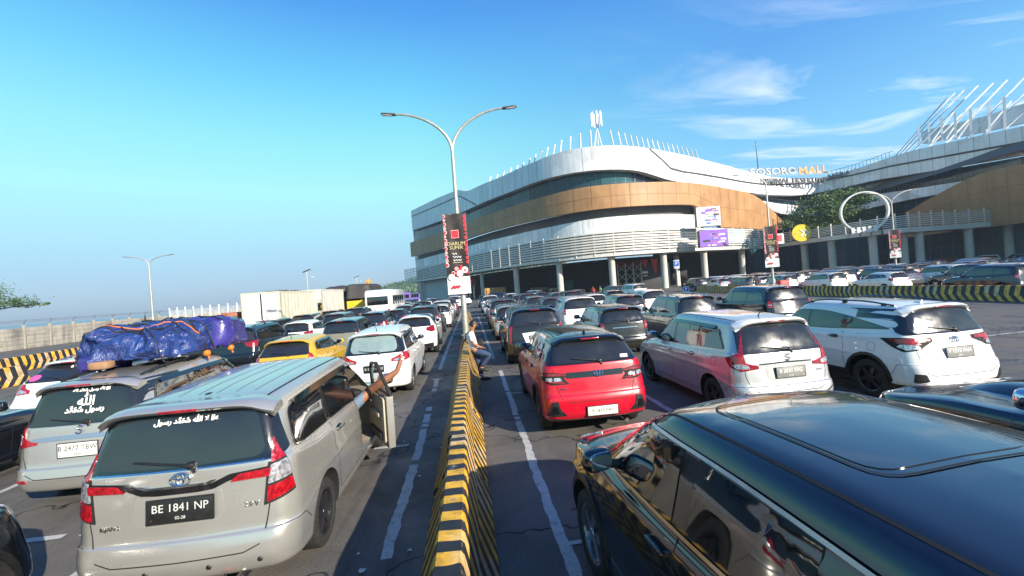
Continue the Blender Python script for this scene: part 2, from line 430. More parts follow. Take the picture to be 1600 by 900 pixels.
        if len(fs):
            f = fs[0]
            if (vs[f[1]] - vs[f[0]]).cross(vs[f[2]] - vs[f[0]]).dot(H[0][1]) < 0: fs = [q[::-1] for q in fs]
        mb.add(vs, fs, m)
    def finish(s, pm, roofm, extra_cut=None, cavm=None):
        """cut wheel arches (and any door opening) and return the body mesh"""
        p = s.p; cut = MB(); r = p['wr_'] + .065
        for ya in (p['ya'], p['yf']):
            for sg in (-1, 1):
                xa, xb = sg * (s.hw - .27), sg * (s.hw + .2); n = 36
                vs = [Vector((x, ya + r * math.cos(2 * PI * k / n), p['wr_'] + .02 + r * math.sin(2 * PI * k / n))) for x in (xa, xb) for k in range(n)]
                fs = [(k, (k + 1) % n, n + (k + 1) % n, n + k) for k in range(n)] + [tuple(range(n))[::-1], tuple(range(n, 2 * n))]
                if sg < 0: fs = [f[::-1] for f in fs]
                cut.add(vs, fs, ARCH, False)
        if extra_cut: extra_cut(cut)
        co = bpy.data.objects.new('cut', cut.mesh('cut', 0)); col.objects.link(co)
        bm = bmesh.new(); bm.from_mesh(co.data); bmesh.ops.recalc_face_normals(bm, faces=bm.faces[:]); bm.to_mesh(co.data); bm.free()
        bo = bpy.data.objects.new('b', s.me); ml = []
        for m_ in (pm, roofm, BLK): 
            if m_ not in ml: ml.append(m_)
        rm = [ml.index(m_) for m_ in (pm, roofm, BLK)]
        for po in s.me.polygons: po.material_index = rm[po.material_index]
        for m_ in ml: s.me.materials.append(m_)
        col.objects.link(bo)
        for po in s.me.polygons: po.use_smooth = True
        md = bo.modifiers.new('c', 'BOOLEAN'); md.object = co; md.operation = 'DIFFERENCE'; md.solver = 'EXACT'; md.material_mode = 'TRANSFER'
        me = bpy.data.meshes.new_from_object(bo.evaluated_get(bpy.context.evaluated_depsgraph_get()))
        bpy.data.objects.remove(bo); bpy.data.objects.remove(co)
        # join the panel gaps
        if s.seam.v:
            bm = bmesh.new(); bm.from_mesh(me); V = [bm.verts.new(v) for v in s.seam.v]
            mats = list(me.materials)
            for f, mi in zip(s.seam.f, s.seam.m):
                mm = s.seam.mats[mi]
                if mm not in mats: me.materials.append(mm); mats.append(mm)
                try: q = bm.faces.new([V[k] for k in f]); q.material_index = mats.index(mm); q.smooth = True
                except ValueError: pass
            bm.to_mesh(me); bm.free()
        me.set_sharp_from_angle(angle=math.radians(32)); me.name = 'body'
        return me
def wheel_meshes(r, wd=.2, style=0, rimm=None):
    rimm = rimm or RIM
    t = MB(); ri = r * .66; h = wd / 2
    t.lathe([(ri, -h * .8), (ri + .015, -h * .95), (r - .045, -h), (r - .012, -h * .86), (r, -h * .6), (r, h * .6), (r - .012, h * .86), (r - .045, h), (ri + .015, h * .95), (ri, h * .8)], RUB, 36, 'x')
    for k in range(4): t.lathe([(r + .0015, -h * .5 + k * h * .33), (r - .006, -h * .5 + k * h * .33 + .004), (r + .0015, -h * .5 + k * h * .33 + .008)], ARCH, 36, 'x')
    g = MB()
    g.lathe([(ri + .004, -h * .8), (ri - .012, -h * .8), (ri - .022, 0), (ri - .012, h * .75), (ri + .006, h * .86), (ri + .002, h * .8)], rimm, 36, 'x')
    g.lathe([(0, -.01), (ri - .02, -.01)], ARCH, 24, 'x')       # brake side
    g.lathe([(.0, .0), (ri * .6, .0), (ri * .6, -.02)], mat('brake_disc', (.2, .19, .18), .4, .8), 24, 'x')
    n = (5, 6, 10, 8)[style]; face = h * .62
    for k in range(n):
        a = 2 * PI * k / n
        for sub in ((0,) if style in (1,) else (-.16, .16)) if style != 2 else (0,):
            a1 = a + sub; wr0 = .028 if style else .02; 
            M = Matrix.Rotation(a1, 4, 'X')
            w0, w1 = ri * .12, ri * (.085 if style != 1 else .16)
            vs = [Vector((face + .012, -w0, ri * .12)), Vector((face + .012, w0, ri * .12)), Vector((face - .004, w1, ri * .97)), Vector((face - .004, -w1, ri * .97)),
                  Vector((face - .03, -w0, ri * .12)), Vector((face - .03, w0, ri * .12)), Vector((face - .03, w1, ri * .97)), Vector((face - .03, -w1, ri * .97))]
            g.add([M @ v for v in vs], [(0, 1, 2, 3), (4, 7, 6, 5), (0, 4, 5, 1), (1, 5, 6, 2), (2, 6, 7, 3), (3, 7, 4, 0)], rimm, False)
    g.lathe([(0, face + .02), (ri * .16, face + .018), (ri * .2, face + .006), (ri * .22, face - .03)], rimm, 20, 'x')
    return t.mesh('wheel'), g.mesh('rim')
def plate_part(b, root, txt, u, v, wd, ht, pm, tm, sub='', tilt=None, detail=True):
    """a registration plate with its bolts and embossed characters, on the rear skin"""
    loc, n = b.hit('rear', u, v); n = Vector((0, n.y, n.z)).normalized()
    if tilt is not None: n = Vector((0, -math.cos(tilt), math.sin(tilt)))
    X = Vector((1, 0, 0)); Y = n.cross(X).normalized() * 1; 
    if Y.z < 0: Y = -Y
    M = Matrix((X, Y, n)).transposed().to_4x4(); M.translation = loc + n * .022
    q = MB(); Mr = M.to_3x3().to_4x4()
    q.box(M.translation, (wd, ht, .006), pm, Mr, bev=.003)
    fr = PLB if pm is not PLB else BLK
    for a, c in (((0, ht / 2 + .004), (wd + .016, .010, .012)), ((0, -ht / 2 - .004), (wd + .016, .010, .012)), ((wd / 2 + .004, 0), (.010, ht, .012)), ((-wd / 2 - .004, 0), (.010, ht, .012))):
        q.box(M @ Vector((a[0], a[1], -.002)), c, fr, Mr)
    for sx in (-1, 1): q.box(M @ Vector((sx * wd * .44, -ht * .36, .004)), (.010, .010, .003), CHR, Mr)
    q.box(M @ Vector((0, 0, -.014)), (wd * .6, ht * .6, .022), BLK, Mr)
    o = q.build('licence_plate', root)
    if txt:
        M2 = M.copy(); M2.translation = M @ Vector((0, ht * .12 if sub else 0, .0032))
        text('plate_number', txt, ht * .50, M2, tm, o, depth=.0015, spacing=1.02)
        if sub:
            M2 = M.copy(); M2.translation = M @ Vector((0, -ht * .33, .0032)); text('plate_date', sub, ht * .2, M2, tm, o, depth=.001)
    return o
def mirror_q(P): return P + [(-x, *r) for x, *r in reversed(P) if abs(x) > 1e-6]
def side(b, root, name, polys, off, m, modes='RL', g=.09):
    """one part per polygon and flank"""
    for md in modes:
        for P in polys:
            q = MB(); b.patch(q, P, md, off, m, g); q.build(name, root)
DEF = dict(L=4.4, W=1.73, H=1.7, zc=.22, zbt=.66, zb=1.02, cy=1.05, cz=1.02, rf=.35, rr=-1.85, gy=-2.05, gz=1.1, zh=.86, wr=.62, ya=-1.35, yf=1.38, wr_=.32)
def make_car(spec, name='parked_car'):
    p = dict(DEF); p.update(spec); b = Builder(p); hl, hw, H = b.hl, b.hw, p['H']
    root = empty(name); pm = p['paint']; roofm = p.get('roof', pm)
    det = p.get('det', 2)
    zb, gz = p['zb'], p['gz']
    # ---- outlines (y, z) of the side glass
    def topz(y): 
        um = (y - p.get('rpk', 0.)) / (p['L'] * .42); return H - .155 - .05 * um * um - p.get('gt', 0)
    A = p['glassA'] if 'glassA' in p else None
    y_front, y_b, y_c, y_rear = p['dl']               # front base, B pillar, C pillar, last corner
    bs = lambda y: zb + .045 + p.get('rise', .05) * sstep(-y, -.8, 1.8)
    ytf = p['rf'] + .0; yt_r = p.get('ytr', y_rear + .25)
    dlo = [(y_front, bs(y_front) - .01, .02), (ytf + .16, topz(ytf) - .06, .25), (ytf - .15, topz(ytf - .1), .15), (lerp(ytf, yt_r, .5), topz(lerp(ytf, yt_r, .5)), .3), (yt_r, topz(yt_r) - p.get('rdrop', .03), p.get('rr1', .12)), (y_rear, bs(y_rear) + p.get('rup', .02), p.get('rr2', .06)), (lerp(y_rear, y_front, .5), bs(lerp(y_rear, y_front, .5)), .2)]
    trim = rpoly(dlo)
    trimR = trim
    if p.get('open_door'):
        trimR = [(min(y, y_b + .02), z) for y, z in trim]; trimR = [q_ for i_, q_ in enumerate(trimR) if q_ != trimR[i_ - 1]]
        zs_ = [z for y, z in trimR if y >= y_b + .02 - 1e-6]; trimR = [(y, z) for y, z in trimR if y < y_b + .02 - 1e-6 or z in (min(zs_), max(zs_))]
    gg = .038 if det > 1 else .10
    side(b, root, 'window_surround', [trim], .009 if det > 1 else .004, p.get('surround', GBLK), 'L', g=gg); side(b, root, 'window_surround', [trimR], .009 if det > 1 else .004, p.get('surround', GBLK), 'R', g=gg)
    if p.get('chromeline'):
        for md in 'RL': q = MB(); b.line(q, trim, md, .020, .018, CHRD, True, .05); q.build('chrome_window_line', root)
    # inset panes: clip the outline by pillars
    def clip(poly, y0, y1, ins=.022):
        bm = bmesh.new(); bm.faces.new([bm.verts.new((x, y, 0)) for x, y in poly])
        for co, no in (((y0, 0, 0), (-1, 0, 0)), ((y1, 0, 0), (1, 0, 0))):
            bmesh.ops.bisect_plane(bm, geom=bm.verts[:] + bm.edges[:] + bm.faces[:], plane_co=co, plane_no=no, clear_outer=True)
        if not bm.faces: bm.free(); return None
        f = max(bm.faces, key=lambda f: f.calc_area())
        bmesh.ops.inset_region(bm, faces=[f], thickness=ins, use_boundary=True) if ins else None
        f = max(bm.faces, key=lambda f: f.calc_area() if len(f.verts) > 4 or not ins else f.calc_area())
        r = [(v.co.x, v.co.y) for v in f.verts]; bm.free(); return r
    pil = p.get('pil', .035)
    cuts = [(y_b + pil, y_front + 1), (y_c + pil, y_b - pil)] + ([(y_rear - 1, y_c - pil)] if y_c - y_rear > .2 else [])
    glass = p.get('glass', GLASS)
    for i, (a, c) in enumerate(cuts):
        q = clip(trim, a, c, .02 if det else 0)
        if q and len(q) > 2:
            for md in 'RL':
                if p.get('open_door') and md == 'R' and i == 0: continue
                o = MB(); b.patch(o, q, md, .015 if det > 1 else .010, glass, .06 if det > 1 else .12, .01); o.build('side_window', root)
    # ---- rear glass, tailgate
    rg = rpoly(mirror_q(p['rg']), .05)
    q = MB(); b.patch(q, rg, 'rear', .009, p.get('rgtrim', GBLK), .04 if det > 1 else .08)
    if 'rgin' in p:
        b.patch(q, rpoly(mirror_q(p['rgin']), .08), 'rear', .012, p.get('rglass', GLASS2), .04 if det > 1 else .08)
    rgo = q.build('rear_window', root) if 'rgin' in p else None
    if rgo is None:
        q = MB(); b.patch(q, rg, 'rear', .012, p.get('rglass', GLASS2), .04 if det > 1 else .08); rgo = q.build('rear_window', root)
    # windscreen
    ws = rpoly([(0, p['cz'] + .05), (hw - .20, p['cz'] + .04), (p['wr'] - .07, H - .15), (0, H - .10), (-(p['wr'] - .07), H - .15), (-(hw - .20), p['cz'] + .04)], .05)
    q = MB(); b.patch(q, ws, 'front', .005, p.get('wsglass', GLASS), .12); q.build('windscreen', root)
    # ---- lamps: list of (poly in wrapped coordinates, material)
    for md in ('wR', 'wL'):
        q = MB()
        for poly, mt_, *o in p['lamps']:
            b.patch(q, rpoly(poly, .015), md, (o[0] if o else .010), mt_, .045, .03)
        q.build('tail_lamp', root)
    for md in ('fR', 'fL'):
        q = MB(); zl = p['zh'] - .06; w0 = hw - .42
        b.patch(q, rpoly([(w0, zl - .09), (w0 - .02, zl), (hw + .12, zl + .07), (hw + .2, zl + .05), (hw + .02, zl - .08)], .03), md, .008, HDL, .08); q.build('headlight', root)
    q = MB(); b.patch(q, rpoly([(-hw + .42, zh_ := p['zh'] - .17), (hw - .42, zh_), (hw - .44, zh_ + .13), (-hw + .44, zh_ + .13)], .03), 'front', .006, GBLK, .12)
    b.patch(q, rpoly([(-hw + .35, .30), (hw - .35, .30), (hw - .42, .48), (-hw + .42, .48)], .04), 'front', .006, BLK, .12); q.build('grille', root)
    # ---- seams
    sm = b.seam
    if det:
        zs = p['zc'] + .14
        for md in 'RL':
            ar = p['wr_'] + .10
            b.line(sm, [(y_b, bs(y_b) - .02), (y_b - .01, .75), (y_b - .02, zs)], md, .009, .0012, SEAM)
            b.line(sm, [(y_front - .02, bs(y_front) - .03), (y_front + .03, .7), (y_front - .02, zs)], md, .009, .0012, SEAM)
            yr = p['ya'] + ar + .02
            b.line(sm, [(y_c, bs(y_c) - .02), (y_c - .03, .86), (lerp(y_c, yr, .6), .66), (yr, .45), (yr + .03, zs)], md, .009, .0012, SEAM)
            b.line(sm, [(y_front - .03, zs), (p['ya'] + ar + .05, zs)], md, .008, .0012, SEAM)
            if md == p.get('fuel', 'L'): b.line(sm, rpoly([(p['ya'] - .16 , .86), (p['ya'] - .02, .86), (p['ya'] - .02, 1.0), (p['ya'] - .16, 1.0)], .03), md, .006, .0012, SEAM, True)
            # bumper to wing joint
            b.line(sm, [(-hl + .10, p['zbt'] + .0), (-hl + .34, p['zbt'] - .01), (p['ya'] - ar - .01, .50)], md, .006, .004, SEAM)
        tg = p.get('tg') or [(0, p['zbt'] + .02 - .14), (hw - .30, p['zbt'] - .12), (hw - .20, p['zbt'] + .02), (hw - .15, gz - .04)]
        b.line(sm, tg, 'rear', .010, .0015, SEAM); b.line(sm, [(-x, z) for x, z in tg], 'rear', .010, .0015, SEAM)
        if p.get('ribs'):
            for xx in (-.42, -.25, -.08, .08, .25, .42): b.line(sm, [(xx, p['rr'] + .3), (xx * 1.0, p['rf'] - .3)], 'top', .014, .0015, p['ribs'])
    if p.get('ditch', 1):
        for xx in (-1, 1): b.line(sm, [(xx * (p['wr'] - .10), p['rr'] + .14), (xx * (p['wr'] - .085), 0), (xx * (p['wr'] - .10), p['rf'] - .12)], 'top', .018, .002, p.get('ditchm', SEAM))
    # ---- cladding and sills
    clad = p.get('clad')
    if clad:
        q = MB()
        for md in 'RL':
            for ya in (p['ya'], p['yf']):
                r0, r1 = p['wr_'] + .067, p['wr_'] + .067 + clad; P = []
                a0 = -.35
                n = 16
                for k in range(n + 1): a = a0 + (PI - 2 * a0) * k / n; P.append((ya + r1 * math.cos(a), p['wr_'] + .02 + r1 * math.sin(a)))
                for k in range(n + 1): a = a0 + (PI - 2 * a0) * (1 - k / n); P.append((ya + r0 * math.cos(a), p['wr_'] + .02 + r0 * math.sin(a)))
                b.patch(q, P, md, .014, BLK, .12, .02)
            y0, y1 = p['ya'] + p['wr_'] + .12, p['yf'] - p['wr_'] - .12
            b.patch(q, [(y0, p['zc'] + .04), (y1, p['zc'] + .04), (y1, p['zc'] + .17), (y0, p['zc'] + .17)], md, .012, BLK, .12, .02)
        q.build('wheel_arch_cladding', root)
    if p.get('lowbump'):
        q = MB(); zl = p['lowbump']
        P = [(-hw - .1, p['zc'] + .06), (hw + .1, p['zc'] + .06), (hw + .1, zl), (hw - .35, zl - .03), (-hw + .35, zl - .03), (-hw - .1, zl)]
        b.patch(q, mirror_q([(0, p['zc'] + .07), (hw - .14, p['zc'] + .09), (hw - .12, zl), (hw * .55, zl - .03), (0, zl - .03)]), 'rear', .010, p.get('lowm', BLK), .10, .02)
        q.build('lower_bumper', root)
    # extra rear patches: (name, poly, material, offset, symmetric)
    for (nm, poly, mt_, off, sym) in p.get('rear_extra', []):
        Q = MB()
        if sym == 'full': b.patch(Q, rpoly(mirror_q(poly), .02), 'rear', off, mt_, .07, .02); Q.build(nm, root)
        elif sym == 'pair':
            for sg in (1, -1): Q = MB(); b.patch(Q, rpoly([(sg * x, *r) for x, *r in poly], .015), 'rear', off, mt_, .06, .02); Q.build(nm, root)
        elif sym in ('wR', 'wL'): b.patch(Q, rpoly(poly, .02), sym, off, mt_, .06, .02); Q.build(nm, root)
        elif sym == 'wrap':
            for md in ('wR', 'wL'): Q = MB(); b.patch(Q, rpoly(poly, .015), md, off, mt_, .06, .02); Q.build(nm, root)
    # ---- spoiler
    if p.get('spoil', .1):
        ex = p.get('spoil', .1); ws_ = p['wr'] + .02; q = MB(); vs = []; n = 20; y0 = p['rr'] + .18
        prof = []
        for i in range(n + 1):
            x = -ws_ + 2 * ws_ * i / n; e = (abs(x) / ws_)
            yb_ = p['rr'] - ex + .05 * e ** 2 + (.07 * max(0, e - .85) / .15 if e > .85 else 0)
            l0, _ = b.hit('top', max(min(x, p['wr'] - .02), .02 - p['wr']), y0 + .02); dz = .0
            zt = max(l0.z, H - .13) + .004 - .01 * e ** 6
            zr_ = min(H - .045, zt) - .03 - .03 * e ** 4
            vs.append([Vector((x, y0, zt - .012)), Vector((x, y0 - .03, zt + .004)), Vector((x, lerp(y0, yb_, .6), lerp(zt, zr_, .45) + .016)), Vector((x, yb_ + .01, zr_ + .012)), Vector((x, yb_, zr_)), Vector((x, yb_ + .02, zr_ - .022)), Vector((x, p['rr'] + .0, zr_ - .05)), Vector((x, y0, zt - .06))])
        V = [v for r in vs for v in r]; k = 8
        q.add(V, [(i * k + j, i * k + (j + 1) % k, (i + 1) * k + (j + 1) % k, (i + 1) * k + j) for i in range(n) for j in range(k)] + [tuple(range(k)), tuple(n * k + j for j in range(k))[::-1]], p.get('spm', roofm))
        so_ = q.build('rear_spoiler', root, ang=50)
        bm = bmesh.new(); bm.from_mesh(so_.data); bmesh.ops.recalc_face_normals(bm, faces=bm.faces[:]); bm.to_mesh(so_.data); bm.free()
        if det > 0:
            q = MB(); r = vs[n // 2]; q.box((0, r[4].y + .002, r[4].z - .006), (.30, .016, .022), p.get('brake', RED), bev=.005); q.build('high_brake_lamp', root)
    # ---- wiper
    if det:
        q = MB(); P = []
        wz = gz + .03 + p.get('wiz', 0)
        for k in range(6): l, n = b.hit('rear', .10 - .09 * k, wz + .012 * k + .0); P.append(l + n * .03)
        q.tube(P, [.011, .010, .009, .008, .008, .006], BLK, 6)
        l, n = b.hit('rear', .10, wz); q.sell(l + n * .022, (.04, .03, .03), BLK, .7, 10, 6)
        l2, n2 = b.hit('rear', .14, wz - .05); q.tube([l + n * .03, l2 + n2 * .02], [.016, .012], BLK, 6)
        q.build('wiper', rgo)
    # ---- antenna
    l, n = b.hit('top', 0, p['rr'] + .32); q = MB()
    if p.get('noant'): q.box(l - Vector((0, 0, .01)), (.05, .07, .03), BLK, bev=.01)
    elif p.get('fin'): q.add([l + Vector(v) for v in ((-.025, -.07, 0), (.025, -.07, 0), (0, .1, 0), (-.006, -.08, .055), (.006, -.08, .055))], [(0, 1, 4, 3), (0, 3, 2), (1, 2, 4), (3, 4, 2)], p.get('finm', pm), False)
    else: q.tube([l + Vector((0, 0, -.01)), l + Vector((0, .02, .02)), l + Vector((0, -.12, .16))], [.016, .009, .003], BLK, 6)
    q.build('antenna', root)
    # ---- rails
    if p.get('rails'):
        for sg in (-1, 1):
            q = MB(); P = []; y0, y1 = p['rr'] + .25, p['rf'] - .1
            for k in range(11):
                y = lerp(y0, y1, k / 10); l, n = b.hit('top', sg * (p['wr'] - .10), y); P.append(l + Vector((0, 0, .012 + .045 * min(1, 4 * min(k, 10 - k) / 10))))
            q.tube(P, .017, p['rails'], 8); 
            for k in (1, 5, 9): q.box(P[k] - Vector((0, 0, .025)), (.03, .10, .05), BLK)
            q.build('roof_rail', root)
    # ---- handles, mirrors
    if det:
        hm = p.get('handle', pm)
        for md in 'RL':
            sg = 1 if md == 'R' else -1
            for yh in (y_b + .14, y_c + .18):
                if p.get('open_door') and md == 'R' and yh > y_b: continue
                zh2 = bs(yh) - .13; l, n = b.hit(md, yh, zh2); q = MB()
                b.patch(q, rpoly([(yh - .09, zh2 - .035), (yh + .07, zh2 - .035), (yh + .07, zh2 + .03), (yh - .09, zh2 + .03)], .03), md, .002, BLK, .06)
                q.sell(l + n * .032, (.014, .10, .017), hm, .5, 12, 8)
                for d in (-.085, .085): q.box(l + n * .016 + Vector((0, d, 0)), (.035, .024, .024), hm)
                q.build('door_handle', root)
            ym = y_front - .16 + p.get('my', 0); zm = bs(ym) + .085; l, n = b.hit(md, ym, zm - .02); q = MB()
            if not (p.get('open_door') and md == 'R'):
                c = l + Vector((sg * .17, .03, .045)); 
                q.sell(c, (.115, .062, .082), p.get('mirm', pm), .62, 16, 12, Matrix.Rotation(-sg * .25, 4, 'Z'))
                q.tube([l + Vector((-sg * .02, .03, -.01)), c + Vector((-sg * .04, 0, -.04))], [.035, .03], BLK, 8)
                mo = q.build('wing_mirror', root)
                q = MB(); Mr = Matrix.Rotation(-sg * .25, 4, 'Z'); q.sell(c + Mr @ Vector((0, -.054, 0)), (.095, .014, .066), mat('mirror_glass', (.5, .52, .55), .03, 1, 0, 0), .5, 14, 8, Mr); q.build('mirror_glass', mo)
            else: root['mir'] = 1
            if p.get('visor') :
                t = [(y, z) for y, z in trim]
                q = MB(); ya_, yb_ = y_c + .02 if 0 else y_c, ytf + .02
                vs_ = []; n = 14
                for k in range(n + 1):
                    y = lerp(yt_r + .12, (y_b + .02) if (p.get('open_door') and md == 'R') else ytf - .05, k / n); z1 = topz(y) + .012; a1, n1 = b.hit(md, y, z1 - .01); a2, n2 = b.hit(md, y, z1 - .07)
                    vs_ += [a1 + n1 * .018, a2 + n2 * .034]
                q.add(vs_, [(2 * k, 2 * k + 1, 2 * k + 3, 2 * k + 2) for k in range(n)], GLASS); q.build('window_visor', root)
    # ---- body
    cav = p.get('cavity')
    me = b.finish(pm, roofm, cav)
    bo = link(bpy.data.objects.new('body', me), root)
    # ---- wheels
    tm, gm = wheel_meshes(p['wr_'], p.get('ww', .20), p.get('wst', 0), p.get('rim', RIM))
    for ya in (p['ya'], p['yf']):
        for sg in (-1, 1):
            o = link(bpy.data.objects.new('wheel', tm), root); o.location = (sg * (hw - .115), ya, p['wr_']); o.rotation_euler = (rnd.random() * 1.2, 0, 0 if sg > 0 else PI)
            if det: g = link(bpy.data.objects.new('rim', gm), o)
    q = MB(); q.box((0, p['ya'], .33), (hw * 1.5, .12, .10), ARCH, bev=.02); q.tube([(.45, -hl + .5, .24), (.45, -hl + .05, .235)], .03, CHR, 8); q.build('exhaust_and_axle', root)
    if p.get('plate'): plate_part(b, root, *p['plate'])
    return root, b
def lamp_set(kind, hw, z0, z1, zg):
    """common tail lamp layouts, in wrapped skin coordinates"""
    w = hw
    if kind == 'vert': return [([(w - .15, z0), (w + .10, z0 + .02), (w + .10, z1), (w - .03, z1 + .05), (w - .09, z1 - .05)], RED), ([(w - .10, lerp(z0, z1, .35)), (w + .07, lerp(z0, z1, .38)), (w + .07, lerp(z0, z1, .55)), (w - .09, lerp(z0, z1, .5))], CLR, .015)]
    if kind == 'tallvert': return [([(w - .10, z0 - .28), (w - .04, z0 - .30), (w + .02, z0), (w + .12, z0 + .1), (w + .10, z1), (w - .05, z1 + .12), (w - .06, z0 + .05)], RED)]
    if kind == 'horiz': return [([(w - .42, z0 + .02), (w - .1, z0), (w + .26, z0 + .06), (w + .30, z1), (w - .05, z1), (w - .42, z0 + .09)], RED), ([(w - .36, z0 + .035), (w - .05, z0 + .02), (w - .02, lerp(z0, z1, .5)), (w - .34, z0 + .075)], CLR, .015)]
    if kind == 'slim': return [([(w - .40, z0 + .06), (w - .1, z0), (w + .16, z0 + .03), (w + .28, z1 + .04), (w - .02, z1), (w - .40, z1 - .03)], REDD)]
    if kind == 'elle': return [([(w - .26, z0), (w + .14, z0 + .02), (w + .12, lerp(z0, z1, .5)), (w - .02, z1), (w - .08, z1), (w - .11, lerp(z0, z1, .45)), (w - .26, lerp(z0, z1, .3))], RED), ([(w - .22, z0 + .02), (w + .08, z0 + .04), (w + .05, z0 + .10), (w - .22, z0 + .07)], CLR, .015)]
# ------------------------------------------------------------------ paints
P_SILVER = paint('silver_beige_paint', (.48, .465, .425), .6, .28)
P_SILV2 = paint('silver_paint', (.47, .46, .43), .55, .28)
P_SILVC = paint('cool_silver_paint', (.50, .50, .50), .5, .3)
P_RED = paint('bright_red_paint', (.47, .003, .018), .0, .3)
P_RED.node_tree.nodes['Principled BSDF'].inputs['Coat Weight'].default_value = .45
P_BLACK = paint('black_paint', (.006, .007, .010), .0, .12)
P_NAVY = paint('dark_blue_paint', (.012, .022, .045), .3, .2)
P_WHITE = paint('white_paint', (.74, .74, .72), .0, .3)
P_YEL = paint('yellow_paint', (.62, .36, .015), .1, .3)
P_GREY = paint('grey_paint', (.11, .115, .125), .5, .28)
P_BRONZE = paint('bronze_paint', (.30, .245, .18), .5, .3)
P_MAROON = paint('maroon_paint', (.16, .012, .02), .3, .28)
P_BRN = paint('black_brown_paint', (.022, .02, .018), .4, .2)

# ------------------------------------------------------------------ silver people carrier (nearest, left)
hw = .8875
INN = dict(L=4.59, W=1.775, H=1.74, zc=.22, zbt=.62, zb=1.06, cy=1.28, cz=1.08, rf=.45, rr=-2.02, gy=-2.19, gz=1.16, zh=.92, wr=.69, ya=-1.40, yf=1.35, wr_=.325, by=.055,
    rc=.22, bow=.07, crown=.045, rise=.04, paint=P_SILVER, dl=(.98, .02, -.98, -1.93), ytr=-1.80, rr1=.10, rr2=.12,
    rg=[(0, 1.165), (.76, 1.165), (.80, 1.20), (.665, 1.60), (.55, 1.645), (0, 1.655)], rgin=[(0, 1.185), (.60, 1.20, .25), (.655, 1.24, .12), (.565, 1.59, .12), (0, 1.61)], rgtrim=GBLK,
    tg=[(0, .47), (.50, .475), (.62, .52), (.66, .62), (.71, .90), (.74, 1.12)],
    lamps=[([(.665, .80), (.98, .86), (.93, 1.18), (.845, 1.36), (.79, 1.30), (.72, 1.10)], SEAM, .004), ([(.70, .825), (.965, .885), (.95, .98), (.715, .95)], RED, .014), ([(.72, .97), (.945, 1.0), (.925, 1.14), (.76, 1.12)], CLR, .014), ([(.765, 1.135), (.92, 1.155), (.845, 1.335), (.80, 1.28)], RED, .014)],
    rear_extra=[('garnish', [(.0, .985), (.16, .985), (.28, .995), (.40, 1.045), (.72, 1.045), (.73, 1.115), (.40, 1.095), (.25, 1.035), (.0, 1.035)], GBLK, .012, 'full'),
                ('chrome_strip', [(0, 1.035), (.25, 1.037), (.31, 1.07), (.27, 1.07), (.22, 1.054), (0, 1.054)], CHR, .020, 'full'),
                ('reflector', [(.40, 1.03), (.70, 1.035), (.71, 1.10), (.47, 1.085)], RED, .018, 'pair'),
                ('chrome_strip', [(0, 1.158), (.79, 1.158), (.79, 1.174), (0, 1.174)], CHR, .010, 'full'),
                ('plate_recess', [(0, .74), (.30, .74), (.36, .80), (.33, .985), (0, .985)], paint('silver_recess_paint', (.40, .39, .36), .5, .35), .002, 'full')],  # recess patch is a darker silver, its shade put into the colour
    spoil=.13, noant=1, visor=1, ribs=mat('roof_rib_shade', (.30, .30, .30), .4, .5), ditchm=SEAM, handle=CHR, wst=0, rim=RIMD, plate=('BE 1841 NP', .03, .865, .50, .175, PLB, PLT, '02-28', .10), open_door=1, rise_=0)
def inn_cavity(cut):
    poly = [(.99, .50), (1.0, 1.10), (.62, 1.44), (.50, 1.52), (.06, 1.55), (.04, 1.1), (.04, .50), (.2, .42), (.85, .42)]
    m_ = mat('beige_interior', (.30, .26, .20), .8)
    vs = [Vector((x, y, z)) for x in (-.55, 1.3) for y, z in poly]; n = len(poly)
    cut.add(vs, [(k, (k + 1) % n, n + (k + 1) % n, n + k) for k in range(n)] + [tuple(range(n))[::-1], tuple(range(n, 2 * n))], m_, False)
INN['cavity'] = inn_cavity
inn, B_inn = make_car(INN, 'parked_car')
for u_ in (-.62, -.24, .24, .62):
    l_, n_ = B_inn.hit('rear', u_, .40); q = MB(); q.sell(l_ + n_ * .002, (.022, .010, .022), BLK, 1, 12, 6); q.build('parking_sensor', inn)
q = MB(); q.sell((.33, -2.27, .26), (.05, .03, .025), RED, .8, 10, 6); q.tube([(.33, -2.24, .27), (.33, -2.2, .34)], .01, BLK, 5); q.build('tow_hook', inn)
inn.location = (-2.50, 3.68 + 2.295, 0); inn.rotation_euler.z = math.radians(0)
tag(inn, 'silver beige people carrier with black plate BE 1841 NP and its right front door open', 'car', 'cars queuing in the lanes')

